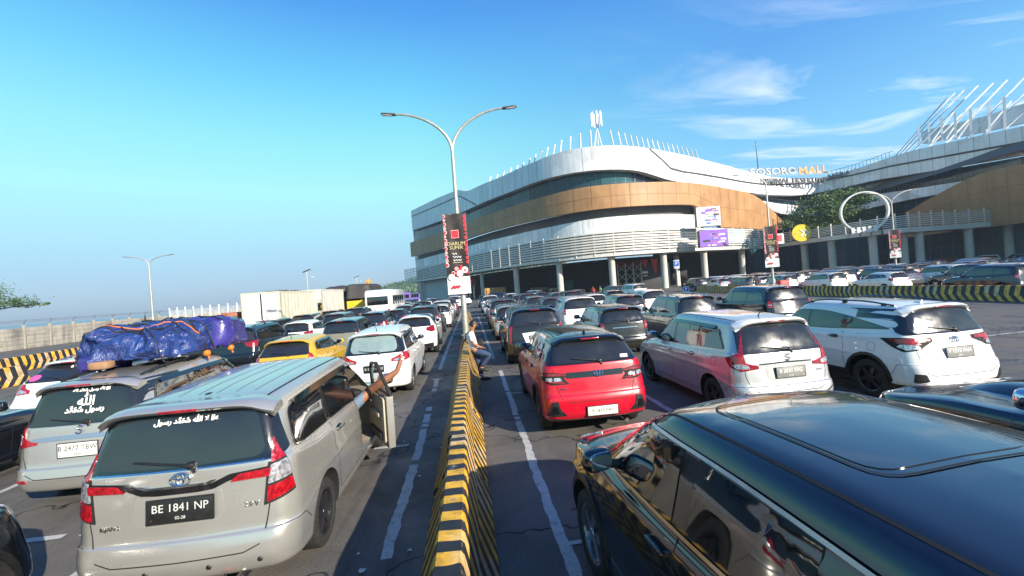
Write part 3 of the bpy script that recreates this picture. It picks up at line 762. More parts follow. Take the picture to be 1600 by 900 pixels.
# ------------------------------------------------------------------ silver Ertiga-like wagon with roof load
ERT1 = dict(L=4.27, W=1.695, H=1.69, zc=.20, zbt=.56, zb=1.0, cy=1.15, cz=1.0, rf=.42, rr=-1.84, gy=-2.0, gz=1.07, zh=.88, wr=.62, ya=-1.32, yf=1.42, wr_=.30, by=.06, rise=.04,
    paint=P_SILVER, dl=(.95, .02, -.90, -1.72), ytr=-1.55, rg=[(0, 1.075), (.70, 1.075), (.755, 1.12), (.64, 1.56), (0, 1.60)], tg=[(0, .44), (.48, .44), (.60, .50), (.68, .72), (.72, 1.03)],
    lamps=[([(.50, .86), (.86, .82), (.98, .86), (.93, 1.10), (.84, 1.19), (.76, 1.05), (.70, .93), (.50, .91)], RED, .012), ([(.80, .86), (.95, .88), (.92, .99), (.80, .98)], CLR, .017)],
    rear_extra=[('chrome_strip', [(0, .90), (.52, .895), (.60, .91), (.55, .935), (.38, .955), (0, .96)], CHR, .014, 'full'), ('reflector', [(.58, .40), (.78, .40), (.78, .44), (.58, .44)], RED, .008, 'pair'),
                ('plate_recess', [(0, .66), (.30, .66), (.35, .72), (.36, .90), (0, .90)], P_SILV2, .002, 'full')],
    spoil=.12, noant=1, visor=1, rails=RIMD, handle=P_SILVER, rim=RIM, plate=('B 2477 TBW', .03, .77, .48, 0.176, PLW, PLK, '04-29', .05), ditch=0)
ert, B_ert = make_car(ERT1)
ert.location = (-5.30, 6.1 + 2.13, 0)
tag(ert, 'silver wagon with plate B 2477 TBW and white script on its rear window', 'car', 'cars queuing in the lanes')

# ------------------------------------------------------------------ red crossover with black roof
RAI = dict(L=4.03, W=1.71, H=1.635, zc=.24, zbt=.70, zb=1.02, cy=1.0, cz=1.03, rf=.42, rr=-1.66, gy=-1.87, gz=1.15, zh=.93, wr=.60, ya=-1.20, yf=1.325, wr_=.335, by=.05, rise=.07, rc=.22, bow=.06,
    paint=P_RED, roof=P_BLACK, dl=(.86, .02, -.78, -1.25), ytr=-1.15, clad=.05, rg=[(0, 1.155), (.71, 1.155), (.74, 1.18), (.60, 1.55), (0, 1.575)], rgin=[(0, 1.175), (.655, 1.18), (.565, 1.535), (0, 1.55)],
    tg=[(0, .60), (.48, .60), (.57, .66), (.62, .84), (.66, 1.10)],
    lamps=[([(.42, .87), (.74, .87), (.98, .93), (1.02, 1.05), (.72, 1.06), (.44, 1.03), (.50, .96)], SEAM, .006), ([(.46, 1.0), (.72, 1.005), (.98, 1.0), (1.0, 1.035), (.72, 1.045), (.46, 1.02)], REDD, .015), ([(.53, .925), (.70, .92), (.70, .975), (.56, .975)], CLR, .015), ([(.73, .92), (.86, .93), (.86, .98), (.73, .98)], CLR, .015), ([(.49, .885), (.95, .92), (.95, .935), (.50, .905)], RED, .015)],
    rear_extra=[('garnish', [(0, .955), (.46, .955), (.46, 1.045), (0, 1.045)], GBLK, .010, 'full'), ('reflector_housing', [(.50, .40), (.80, .40), (.80, .43), (.72, .62), (.63, .63), (.60, .50)], BLK, .010, 'pair'), ('reflector', [(.62, .44), (.74, .44), (.71, .55), (.65, .56)], GBLK, .018, 'pair'),
                ('pillar_panel', [(.735, 1.16), (.98, 1.20), (.86, 1.50), (.72, 1.53), (.62, 1.53)], P_BLACK, .004, 'wrap')],
    lowbump=.36, spoil=.09, handle=GBLK, fin=1, finm=GBLK, mirm=GBLK, rim=RIMD, wst=1, plate=('F 1815 FAP', .05, .45, .48, 0.143, PLW, PLK, '', -.05), ditchm=BLK, spm=P_BLACK, rails=None)
rai, B_rai = make_car(RAI)
rai.location = (1.86, 6.55 + 2.015, 0)
tag(rai, 'red crossover with a black roof and white plate F 1815 FAP', 'car', 'cars queuing in the lanes')

# ------------------------------------------------------------------ silver wagon with L-shaped lamps
hw = .8675
ERT2 = dict(L=4.395, W=1.735, H=1.69, zc=.20, zbt=.60, zb=1.0, cy=1.25, cz=1.02, rf=.50, rr=-1.84, gy=-2.06, gz=1.10, zh=.88, wr=.63, ya=-1.36, yf=1.38, wr_=.31, by=.06, rise=.08, rc=.24,
    paint=P_SILVC, dl=(1.0, .05, -.88, -1.70), ytr=-1.42, rdrop=.04, rr1=.02, rup=.03, rg=[(0, 1.10), (.70, 1.10), (.72, 1.13), (.62, 1.55), (0, 1.58)],
    tg=[(0, .50), (.50, .50), (.62, .56), (.68, .76), (.70, 1.06)],
    lamps=[([(.46, .87), (.80, .84), (1.0, .90), (1.14, 1.04), (.86, 1.12), (.80, 1.42), (.745, 1.50), (.70, 1.46), (.745, 1.12), (.70, .97), (.46, .92)], RED, .012), ([(.62, .875), (.86, .88), (.98, .94), (.80, .96), (.64, .93)], CLR, .018), ([(.48, .88), (.60, .875), (.61, .915), (.48, .912)], REDD, .016)],
    rear_extra=[('chrome_strip', [(0, .935), (.44, .925), (.44, .945), (0, .96)], GBLK, .012, 'full'), ('plate_recess', [(0, .66), (.28, .66), (.34, .73), (.36, .925), (0, .93)], P_SILV2, .002, 'full'), ('bumper_groove', [(0, .40), (.55, .40), (.74, .50), (.74, .52), (.54, .425), (0, .425)], BLK, .006, 'full')],
    spoil=.10, spm=P_WHITE, visor=1, handle=CHR, rim=RIMD, wst=0, plate=('B 2531 FFG', .04, .79, .48, 0.160, PLG, WHT, '01-27', .08), fuel='L')
er2, B_er2 = make_car(ERT2)
er2.location = (4.92, 6.3 + 2.2, 0)
tag(er2, 'silver wagon with tall L shaped red lamps and grey plate B 2531 FFG', 'car', 'cars queuing in the lanes')

# ------------------------------------------------------------------ white sport utility with F 1315 FAH
RUS = dict(L=4.44, W=1.695, H=1.705, zc=.28, zbt=.70, zb=1.10, cy=1.15, cz=1.12, rf=.50, rr=-1.86, gy=-2.02, gz=1.18, zh=.98, wr=.61, ya=-1.32, yf=1.365, wr_=.345, by=.06, rise=.05, rc=.24,
    paint=P_WHITE, dl=(.98, .05, -.80, -1.75), ytr=-1.22, rdrop=.13, rup=.06, rr1=.30, rr2=.10, clad=.045, rg=[(0, 1.165), (.74, 1.165), (.765, 1.20), (.63, 1.58), (0, 1.60)], rgin=[(0, 1.19), (.58, 1.195), (.66, 1.23), (.55, 1.56), (0, 1.59)],
    tg=[(0, .52), (.52, .52), (.63, .58), (.66, .80), (.68, 1.12)],
    lamps=[([(.36, 1.05), (.62, .93), (.95, .90), (1.14, .97), (1.36, 1.10), (1.0, 1.13), (.36, 1.11)], SEAM, .006), ([(.40, 1.06), (.70, 1.03), (1.05, 1.05), (1.20, 1.09), (1.0, 1.115), (.40, 1.095)], RED, .016), ([(.63, .95), (.90, .925), (1.06, .98), (1.0, 1.02), (.68, 1.01)], CLR, .016), ([(.56, 1.0), (1.05, 1.03), (1.1, 1.045), (.60, 1.025)], RED, .019)],
    rear_extra=[('plate_recess', [(0, .70), (.30, .70), (.34, .78), (.34, .96), (0, .98)], P_WHITE, .002, 'full'), ('reflector_housing', [(.60, .40), (.82, .42), (.80, .56), (.66, .55)], BLK, .010, 'wrap')],
    lowbump=.42, spoil=.09, spm=P_WHITE, gt=.035, handle=GBLK, rim=RIMD, wst=1, rails=GBLK, fin=1, plate=('F 1315 FAH', .02, .86, .48, 0.165, PLG, WHT, '09-27', .10), ditch=0)
rus, B_rus = make_car(RUS)
rus.location = (7.85, 6.2 + 2.22, 0)
tag(rus, 'white sport utility car with black roof rails and grey plate F 1315 FAH', 'car', 'cars queuing in the lanes')

# ------------------------------------------------------------------ glossy black crossover, nearest on the right
HRV = dict(L=4.40, W=1.86, H=1.66, zc=.24, zbt=.70, zb=1.02, cy=1.38, cz=1.06, rf=.62, rr=-1.62, gy=-1.95, gz=1.14, zh=.99, wr=.715, ya=-1.30, yf=1.33, wr_=.345, by=.06, rise=.08, rc=.26, taper=.10,
    paint=P_BLACK, dl=(1.16, -.02, -.90, -1.62), my=-.20, ytr=-1.30, clad=.05, pil=.06, chromeline=1, rg=[(0, 1.14), (.70, 1.14), (.60, 1.48), (0, 1.52)], lamps=lamp_set('slim', .9, .92, 1.02, 1.1), handle=P_BLACK, mirm=P_BLACK, rim=RIM, wst=0, spoil=.12, ditch=1, sub=6)
hrv, B_hrv = make_car(HRV)
hrv.location = (1.86, 2.30, 0); hrv.rotation_euler.z = .082
tag(hrv, 'glossy black crossover with chrome window surrounds beside the central barrier', 'car', 'cars queuing in the lanes')
# ------------------------------------------------------------------ big black SUV with hood scoop
FOR = dict(L=4.80, W=1.86, H=1.83, zc=.30, zbt=.78, zb=1.18, cy=1.05, cz=1.20, rf=.35, rr=-2.05, gy=-2.25, gz=1.24, zh=1.08, wr=.66, ya=-1.40, yf=1.35, wr_=.38, by=.06, rise=.05, rc=.24,
    paint=P_BLACK, dl=(.90, -.02, -.95, -1.95), ytr=-1.75, clad=.05, rg=[(0, 1.25), (.74, 1.25), (.64, 1.66), (0, 1.70)], lamps=lamp_set('horiz', .93, 1.02, 1.14, 1.2), mirm=CHR, handle=CHR, rim=RIM, spoil=.12, rails=RIM, ditch=0)
fr_, B_for = make_car(FOR)
fr_.location = (5.02, 2.08, 0)
tag(fr_, 'big black sport utility car with a scooped bonnet and chrome mirror at the right edge', 'car', 'cars queuing in the lanes')

q = MB(); B_hrv.patch(q, rpoly([(-.40, -.75), (.40, -.75), (.42, .20), (-.42, .20)], .12), 'top', .004, GBLK, .08, .006); B_hrv.line(q, rpoly([(-.43, -.80), (.43, -.80), (.45, .25), (-.45, .25)], .14), 'top', .012, .005, SEAM, True); q.build('sunroof', hrv)
q = MB(); vs = []
for j in range(7):
    for i in range(9):
        x = lerp(-.36, .36, i / 8); y = lerp(1.22, 1.75, j / 6); l, n = B_for.hit('top', x, y); hgt = .085 * math.sin(min(1, (1 - j / 6) * 1.2) * PI / 2) * (1 - (abs(x) / .36) ** 4); vs.append(l + Vector((0, 0, max(hgt, 0) - .002)))
q.add(vs, [(j * 9 + i, j * 9 + i + 1, (j + 1) * 9 + i + 1, (j + 1) * 9 + i) for j in range(6) for i in range(8)], P_BLACK); q.build('bonnet_scoop', fr_)
q = MB(); B_for.line(q, [(-.55, 1.15), (-.50, 1.9), (-.35, 2.15)], 'top', .012, .004, SEAM); B_for.line(q, [(.55, 1.15), (.50, 1.9), (.35, 2.15)], 'top', .012, .004, SEAM); q.build('bonnet_crease', fr_)
# ================================================================== SETTING
def node_mat(name, fn):
    if name in MATS: return MATS[name]
    M = bpy.data.materials.new(name); M.use_nodes = True; t = M.node_tree; fn(t, t.nodes['Principled BSDF'], t.nodes.new, t.links.new); MATS[name] = M; return M
def ramp(t, stops, inp, interp='LINEAR'):
    r = t.nodes.new('ShaderNodeValToRGB'); e = r.color_ramp.elements; r.color_ramp.interpolation = interp
    for i, (p_, c) in enumerate(stops):
        q = e[i] if i < 2 else e.new(p_)
        q.position = p_; q.color = (*c, 1) if len(c) == 3 else c
    t.links.new(inp, r.inputs[0]); return r.outputs[0]
def noise(t, sc, det=5, rough=.6, vec=None, dist=0):
    n = t.nodes.new('ShaderNodeTexNoise'); n.inputs['Scale'].default_value = sc; n.inputs['Detail'].default_value = det; n.inputs['Roughness'].default_value = rough; n.inputs['Distortion'].default_value = dist
    if vec is not None: t.links.new(vec, n.inputs['Vector'])
    return n.outputs['Fac']
def mixc(t, f, a, b, mode='MIX'):
    n = t.nodes.new('ShaderNodeMixRGB'); n.blend_type = mode
    for i, v in enumerate((f, a, b)):
        if isinstance(v, (int, float)): n.inputs[i].default_value = v
        elif isinstance(v, tuple): n.inputs[i].default_value = (*v, 1)
        else: t.links.new(v, n.inputs[i])
    return n.outputs[0]
def bumpn(t, h, st, dist, b):
    n = t.nodes.new('ShaderNodeBump'); n.inputs['Strength'].default_value = st; n.inputs['Distance'].default_value = dist; t.links.new(h, n.inputs['Height']); t.links.new(n.outputs[0], b.inputs['Normal'])
def m_asphalt(t, b, N_, L_):
    g = N_('ShaderNodeTexCoord').outputs['Object']
    big = noise(t, .16, 6, .65, g); mid = noise(t, 1.3, 8, .7, g, .8); fine = noise(t, 60, 3, .6, g)
    c = ramp(t, ((.30, (.056, .053, .050)), (.70, (.15, .138, .122))), mid)
    c = mixc(t, ramp(t, ((.42, (0, 0, 0)), (.62, (1, 1, 1))), big), c, (.125, .112, .095))
    c = mixc(t, .8, c, ramp(t, ((.3, (.55, .55, .55)), (.7, (1.35, 1.35, 1.35))), fine), 'MULTIPLY')
    mp_ = N_('ShaderNodeMapping'); L_(g, mp_.inputs[0]); mp_.inputs['Scale'].default_value = (1.6, .25, 1)
    st = ramp(t, ((.56, (0, 0, 0)), (.72, (1, 1, 1))), noise(t, .8, 6, .6, mp_.outputs[0], .4))
    c = mixc(t, st, c, (.032, .029, .027))
    v = N_('ShaderNodeTexVoronoi'); v.feature = 'DISTANCE_TO_EDGE'; v.inputs['Scale'].default_value = .38
    w_ = N_('ShaderNodeVectorMath'); w_.operation = 'ADD'; L_(g, w_.inputs[0]); nn = N_('ShaderNodeTexNoise'); nn.inputs['Scale'].default_value = 2.5; L_(g, nn.inputs['Vector']); L_(nn.outputs['Color'], w_.inputs[1]); L_(w_.outputs[0], v.inputs['Vector'])
    c = mixc(t, ramp(t, ((.004, (1, 1, 1)), (.012, (0, 0, 0))), v.outputs['Distance']), c, (.018, .018, .018))
    L_(c, b.inputs['Base Color'])
    L_(ramp(t, ((.3, (.45, .45, .45)), (.6, (.92, .92, .92))), noise(t, .7, 6, .6, g)), b.inputs['Roughness']); bumpn(t, fine, .5, .01, b)
ASPH = node_mat('worn_asphalt', m_asphalt)
def m_line(t, b, N_, L_):
    g = N_('ShaderNodeTexCoord').outputs['Object']
    c = ramp(t, ((.32, (.10, .10, .10)), (.46, (.42, .42, .40)), (.8, (.52, .52, .50))), noise(t, 9, 9, .75, g)); L_(c, b.inputs['Base Color']); b.inputs['Roughness'].default_value = .7
    bumpn(t, noise(t, 50, 3, .6, g), .4, .01, b)
LINE = node_mat('worn_line_paint', m_line)
def stripe_mat(name, period, k, c1=(.80, .44, .035), c2=(.020, .020, .022)):
    def f(t, b, N_, L_):
        g = N_('ShaderNodeTexCoord').outputs['Object']; s_ = N_('ShaderNodeSeparateXYZ'); L_(g, s_.inputs[0])
        def m_(op, a, c=None):
            n = N_('ShaderNodeMath'); n.operation = op
            for i, v in enumerate((a, c)):
                if v is None: continue
                if isinstance(v, (int, float)): n.inputs[i].default_value = v
                else: L_(v, n.inputs[i])
            return n.outputs[0]
        wob = m_('MULTIPLY', m_('SUBTRACT', noise(t, 3.5, 3, .5, g), .5), .07)
        low_ = m_('MAXIMUM', m_('SUBTRACT', .33, s_.outputs[2]), 0)
        up_ = m_('MAXIMUM', m_('SUBTRACT', .75, s_.outputs[2]), 0)
        y = m_('ADD', m_('ADD', s_.outputs[1], wob), m_('ADD', m_('MULTIPLY', low_, k), m_('MULTIPLY', up_, -.06 * k)))
        fr = m_('FRACT', m_('DIVIDE', y, period))
        a = m_('GREATER_THAN', fr, .5)
        base = mixc(t, a, c2, c1)
        # some yellow blocks are faded nearly white, the paint is chipped and grimy
        fade = ramp(t, ((.56, (0, 0, 0)), (.66, (1, 1, 1))), noise(t, 1.1, 2, .5, g))
        base = mixc(t, m_('MULTIPLY', m_('MULTIPLY', fade, a), .55), base, (.55, .52, .44))
        chip = ramp(t, ((.60, (0, 0, 0)), (.64, (1, 1, 1))), noise(t, 11, 9, .72, g))
        base = mixc(t, m_('MULTIPLY', chip, .85), base, (.26, .25, .23))
        dirt = ramp(t, ((.35, (.40, .38, .35)), (.62, (1, 1, 1))), noise(t, 4.5, 7, .65, g, .5))
        base = mixc(t, 1.0, base, dirt, 'MULTIPLY')
        L_(base, b.inputs['Base Color']); b.inputs['Roughness'].default_value = .55; bumpn(t, noise(t, 25, 6, .6, g), .35, .01, b)
    return node_mat(name, f)
STR1 = stripe_mat('hazard_striped_concrete', .262, 1.5)
STR2 = stripe_mat('wide_hazard_striped_concrete', .44, 1.4, (.92, .46, .05))
def m_conc(t, b, N_, L_):
    g = N_('ShaderNodeTexCoord').outputs['Object']
    c = ramp(t, ((.3, (.20, .18, .15)), (.5, (.36, .33, .28)), (.75, (.45, .42, .36))), noise(t, .9, 8, .7, g))
    mp_ = N_('ShaderNodeMapping'); L_(g, mp_.inputs[0]); mp_.inputs['Scale'].default_value = (1, 1, .12)
    c = mixc(t, .7, c, ramp(t, ((.35, (.5, .5, .5)), (.6, (1, 1, 1))), noise(t, 3, 6, .7, mp_.outputs[0])), 'MULTIPLY'); L_(c, b.inputs['Base Color']); b.inputs['Roughness'].default_value = .9; bumpn(t, noise(t, 20, 6, .6, g), .4, .02, b)
CONC = node_mat('stained_concrete', m_conc)

q = MB(); nx, ny = 24, 40
q.add([(-50, -60, 0), (3000, -60, 0), (3000, 3000, 0), (-50, 3000, 0)], [(0, 1, 2, 3)], ASPH, False); q.build('ground', kind='structure')
def m_sea(t, b, N_, L_):
    g = N_('ShaderNodeTexCoord').outputs['Object']; b.inputs['Base Color'].default_value = (.05, .12, .19, 1); b.inputs['Roughness'].default_value = .25; bumpn(t, noise(t, .35, 6, .6, g), .6, .6, b)
q = MB(); q.add([(-9000, -3000, -1.2), (-50.5, -3000, -1.2), (-50.5, 9000, -1.2), (-9000, 9000, -1.2)], [(0, 1, 2, 3)], node_mat('sea_water', m_sea), False); q.build('sea', kind='structure')
q = MB(); q.box((-50.25, 1400, -.62), (.5, 2900, 1.22), CONC); q.build('quay', kind='structure')

# road markings: hand painted strips with ragged edges
def strip_line(x0, y0, x1, y1, wd, ms, z=.004, seg=.09, rag=.012, gaps=0):
    a, b = Vector((x0, y0, 0)), Vector((x1, y1, 0)); L = (b - a).length; n = max(2, int(L / seg)); t = (b - a).normalized(); s_ = Vector((t.y, -t.x, 0)); vs = []; wob = 0
    for i in range(n + 1):
        wob = wob * .9 + rnd.uniform(-.006, .006)
        c = a + t * (L * i / n) + s_ * wob; l = wd / 2 + rnd.uniform(-rag, rag); r = wd / 2 + rnd.uniform(-rag, rag); vs += [c - s_ * l + Vector((0, 0, z)), c + s_ * r + Vector((0, 0, z))]
    fs = []
    for i in range(n):
        if gaps and rnd.random() < gaps: continue
        fs.append((2 * i, 2 * i + 1, 2 * i + 3, 2 * i + 2))
    ms.add(vs, fs, LINE, False)
q = MB()
for y0, y1 in ((1.2, 3.3), (4.15, 6.35), (6.5, 8.9), (9.15, 9.45), (10.9, 11.2), (11.4, 12.4), (13.9, 18.2), (18.6, 24), (24.5, 31), (32, 60)): strip_line(-.98 - .02 * min(max(y0 - 5, 0), 10), y0, -.98 - .02 * min(max(y1 - 5, 0), 10), y1, .125, q, gaps=.05)
strip_line(-1.2, 7.2, -1.75, 7.2, .09, q, .008); strip_line(-1.0, 12.4, -1.3, 12.4, .1, q, .008); strip_line(-1.1, 18.3, -1.8, 18.4, .1, q, .008); strip_line(-.7, 18.5, -1.2, 18.5, .1, q, .008)
strip_line(.70, 1.0, .70, 12.8, .11, q, gaps=.03); strip_line(.62, 15, .5, 40, .11, q, gaps=.04)
strip_line(.77, 9.9, 1.1, 9.9, .07, q, .008); strip_line(.74, 4.0, 1.0, 4.0, .07, q, .008)
for x in (-4.0, -7.15, -10.3, 3.45, 6.45, 9.6): strip_line(x, -3, x, 60, .11, q, gaps=.12, seg=.2)
for y in (5.4, 11.5, 17.5): strip_line(-6.9, y, -4.2, y, .10, q, .008, gaps=.05)
strip_line(12.8, 11, 24, 11.6, .10, q, .008, gaps=.1); strip_line(12.9, 22, 24, 22.6, .10, q, .008, gaps=.1)
q.build('lane_markings', kind='structure', ang=0)
# litter
for (px, py, s_) in ((655, 744, .04), (690, 705, .03), (752, 700, .03), (688, 700, .02), (566, 892, .05), (640, 860, .03), (560, 866, .02), (632, 690, .03)):
    p_ = at_z(px, py, .01); q = MB(); n = 7; vs = [Vector((s_ * rnd.uniform(.5, 1) * math.cos(2 * PI * k / n), s_ * rnd.uniform(.5, 1) * math.sin(2 * PI * k / n), rnd.uniform(.0, .018))) for k in range(n)] + [Vector((0, 0, .02))]
    q.add(vs, [(k, (k + 1) % n, n) for k in range(n)], mat('scrap_paper', (.6, .58, .52), .8), False); q.build('paper_scrap', loc=(p_.x, p_.y, .006), label='small pale scrap of litter on the asphalt beside the barrier', cat='litter', group='litter on the asphalt')

# ------------------------------------------------------------------ concrete barriers
def barrier_mesh(ln, mt, h=.76, b0=.34, b1=.09, st=12):
    prof = [(-b0, 0), (-b0 + .005, .07), (-.185, .30), (-b1 - .012, h - .03), (-b1 + .01, h), (b1 - .01, h), (b1 + .012, h - .03), (.185, .30), (b0 - .005, .07), (b0, 0)]
    q = MB(); k = len(prof); vs = []; n = max(1, int(ln / .25))
    for i in range(n + 1):
        y = -ln / 2 + ln * i / n
        e = .012 if i in (0, n) else 0
        for x, z in prof: vs.append((x * (1 - e * 2) + rnd.uniform(-.004, .004), y, z - (e if z > .5 else 0) + (rnd.uniform(-.004, .004) if z > 0 else 0)))
    q.add(vs, [(i * k + j, i * k + j + 1, (i + 1) * k + j + 1, (i + 1) * k + j) for i in range(n) for j in range(k - 1)] + [tuple(range(k))[::-1], tuple(n * k + j for j in range(k))], mt)
    return q.mesh('concrete_barrier', 35)
def put_barriers(x, y0, y1, mt, ln, label, group, x2=None, name='concrete_barrier'):
    me = barrier_mesh(ln - .035, mt); n = int(round((y1 - y0) / ln)); out = []
    for i in range(n):
        yc = y0 + (i + .5) * ln; t = i / max(1, n - 1)
        o = link(bpy.data.objects.new(name, me)); o.location = (lerp(x, x2 if x2 is not None else x, t) + rnd.uniform(-.012, .012), yc, -.01); o.rotation_euler.z = rnd.uniform(-.004, .004)
        if x2 is not None: o.rotation_euler.z = -math.atan2(x2 - x, y1 - y0)
        tag(o, label, 'barrier', group); out.append(o)
    return out
BC = put_barriers(-.285, -2.62 * 1, 2.62 * 13, STR1, 2.62, 'chipped yellow and black concrete barrier block in the row down the middle of the queue', 'barrier blocks dividing the two directions')
BR = put_barriers(25.3, 13.2, 13.2 + 3.08 * 13, STR2, 3.08, 'yellow and black barrier block in the row before the parked cars on the right', 'barrier blocks at the right hand yard', 29.2)
BL = put_barriers(-23.6, 17.6, 17.6 + 3.08 * 14, STR2, 3.08, 'yellow and black barrier block in the row before the grey wall', 'barrier blocks at the left hand wall', -26)
BL2 = put_barriers(-18.8, 10.6, 10.6 + 3.08 * 3, STR2, 3.08, 'yellow and black barrier block behind the white car with the pink sticker', 'short inner row of barrier blocks on the left')
# labels that single out the ends
BC[1]['label'] = 'yellow and black barrier block at the bottom edge, closest block of the central row'
# ------------------------------------------------------------------ precast wall on the left
wall = empty('concrete_wall', (-43.5, 55, 0), label='long weathered precast concrete wall with posts and barbed wire along the sea', cat='wall')
q = MB(); qp = MB()
n = 36
for i in range(n):
    y = -40 + i * 2.6
    for k in range(5):
        q.box((rnd.uniform(-.02, .02), y + 1.3, .2 + k * .41), (.07, 2.45, .40), CONC, bev=.01)
q.build('wall_panel', wall)
for i in range(n + 1):
    y = -40 + i * 2.6; z = MB(); z.box((0, 0, 1.15), (.2, .2, 2.3), CONC, bev=.015); z.tube([(0, 0, 2.3), (.05, .0, 2.55), (.28, 0, 2.8)], .022, mat('rusty_steel', (.10, .07, .055), .8, .3), 6); z.build('wall_post', wall, (0.02, y, 0))
z = MB()
for a, b in ((.08, 2.58), (.18, 2.69), (.28, 2.79)):
    z.tube([(a, -40 + i * 1.3, b - (.02 if i % 2 else 0)) for i in range(2 * n + 1)], .010, mat('rusty_steel', (.10, .07, .055), .8, .3), 4)
z.build('barbed_wire', wall)
# white mesh fence
fen = empty('mesh_fence', (-31, 50, 0), label='white metal fence of upright bars beyond the wall, left of the container truck', cat='fence')
WM = mat('white_metal', (.72, .73, .72), .5, .0)
z = MB(); a, b = at_depth(266, 500, 52), at_depth(386, 492, 47); a.z = b.z = 0; d = b - a
for i in range(66): p_ = a + d * i / 65 - fen.location; z.tube([p_ + Vector((0, 0, .1)), p_ + Vector((0, 0, 2.7))], .014, WM, 4)
for h in (.2, 1.4, 2.65): z.tube([a - fen.location + Vector((0, 0, h)), b - fen.location + Vector((0, 0, h))], .02, WM, 4)
z.build('mesh_panel', fen)
for i in range(10): z = MB(); p_ = a + d * i / 9 - fen.location; z.box((0, 0, 1.5), (.09, .09, 3.0), WM); z.build('fence_post', fen, p_)
# second concrete wall length behind the fence, seen to run on
# ------------------------------------------------------------------ street lamps
GALV = mat('galvanised_pole', (.42, .40, .36), .5, .5, 0, .15, 8); LAMPH = mat('lamp_head_dark', (.05, .05, .055), .4)
def street_lamp(loc, rz, base_z, hfork, label, span=1.0, tall=1.25, r=.085):
    t = empty('street_lamp', loc, rz, label, 'street lamp'); q = MB()
    q.tube([(0, 0, base_z), (0, 0, lerp(base_z, hfork, .5)), (0, 0, hfork)], [r, r * .8, r * .6], GALV, 12); q.box((0, 0, base_z + .01), (.32, .32, .02), GALV); q.build('pole', t)
    for sg in (-1, 1):
        q = MB(); P = []
        for k in range(13):
            a = k / 12; P.append((sg * span * 2.15 * (1 - math.cos(a * PI / 2 * .98)) ** .92, 0, hfork + tall * math.sin(a * PI / 2) ** .95 + .12 * a))
        q.tube(P, [r * .58 - .002 * k for k in range(13)], GALV, 8); q.build('lamp_arm', t)
        e = Vector(P[-1]); q = MB(); q.box(e + Vector((sg * .22, 0, .01)), (.56, .17, .07), LAMPH, Matrix.Rotation(-sg * .10, 4, 'Y'), bev=.02); q.box(e + Vector((sg * .27, 0, -.03)), (.36, .13, .015), mat('lamp_lens', (.6, .6, .58), .3), Matrix.Rotation(-sg * .10, 4, 'Y')); q.build('lamp_head', t)
    return t
L1 = street_lamp((-.30, 16.8, 0), -YAW * .6, .74, 7.9, 'tall twin arm street lamp on the central barrier carrying the nearest banner', 1.02, 1.45, .11)
p_ = at_depth(1208, 440, 39.4); L2 = street_lamp((p_.x, p_.y, 0), -.15, .74, 10.0, 'twin arm street lamp beside the right hand barrier with the middle banner', 1.15, 1.05, .11)
p_ = at_depth(1399, 400, 57); L3 = street_lamp((p_.x, p_.y, 0), -.2, 0, 9.6, 'twin arm street lamp in front of the white ring with the farthest banner', 1.3, 1.6, .12)
p_ = at_depth(240, 511, 50); L4 = street_lamp((p_.x, p_.y, 0), .1, 0, 8.2, 'lone twin arm street lamp by the sea wall on the left', 1.0, .9, .13)
BAN_D = mat('banner_dark', (.035, .025, .022), .5, 0, .1, .25, 3); BAN_R = mat('banner_red', (.55, .03, .05), .5); BAN_W = mat('banner_white', (.72, .70, .68), .5); BAN_P = mat('banner_pink', (.62, .30, .30), .5)
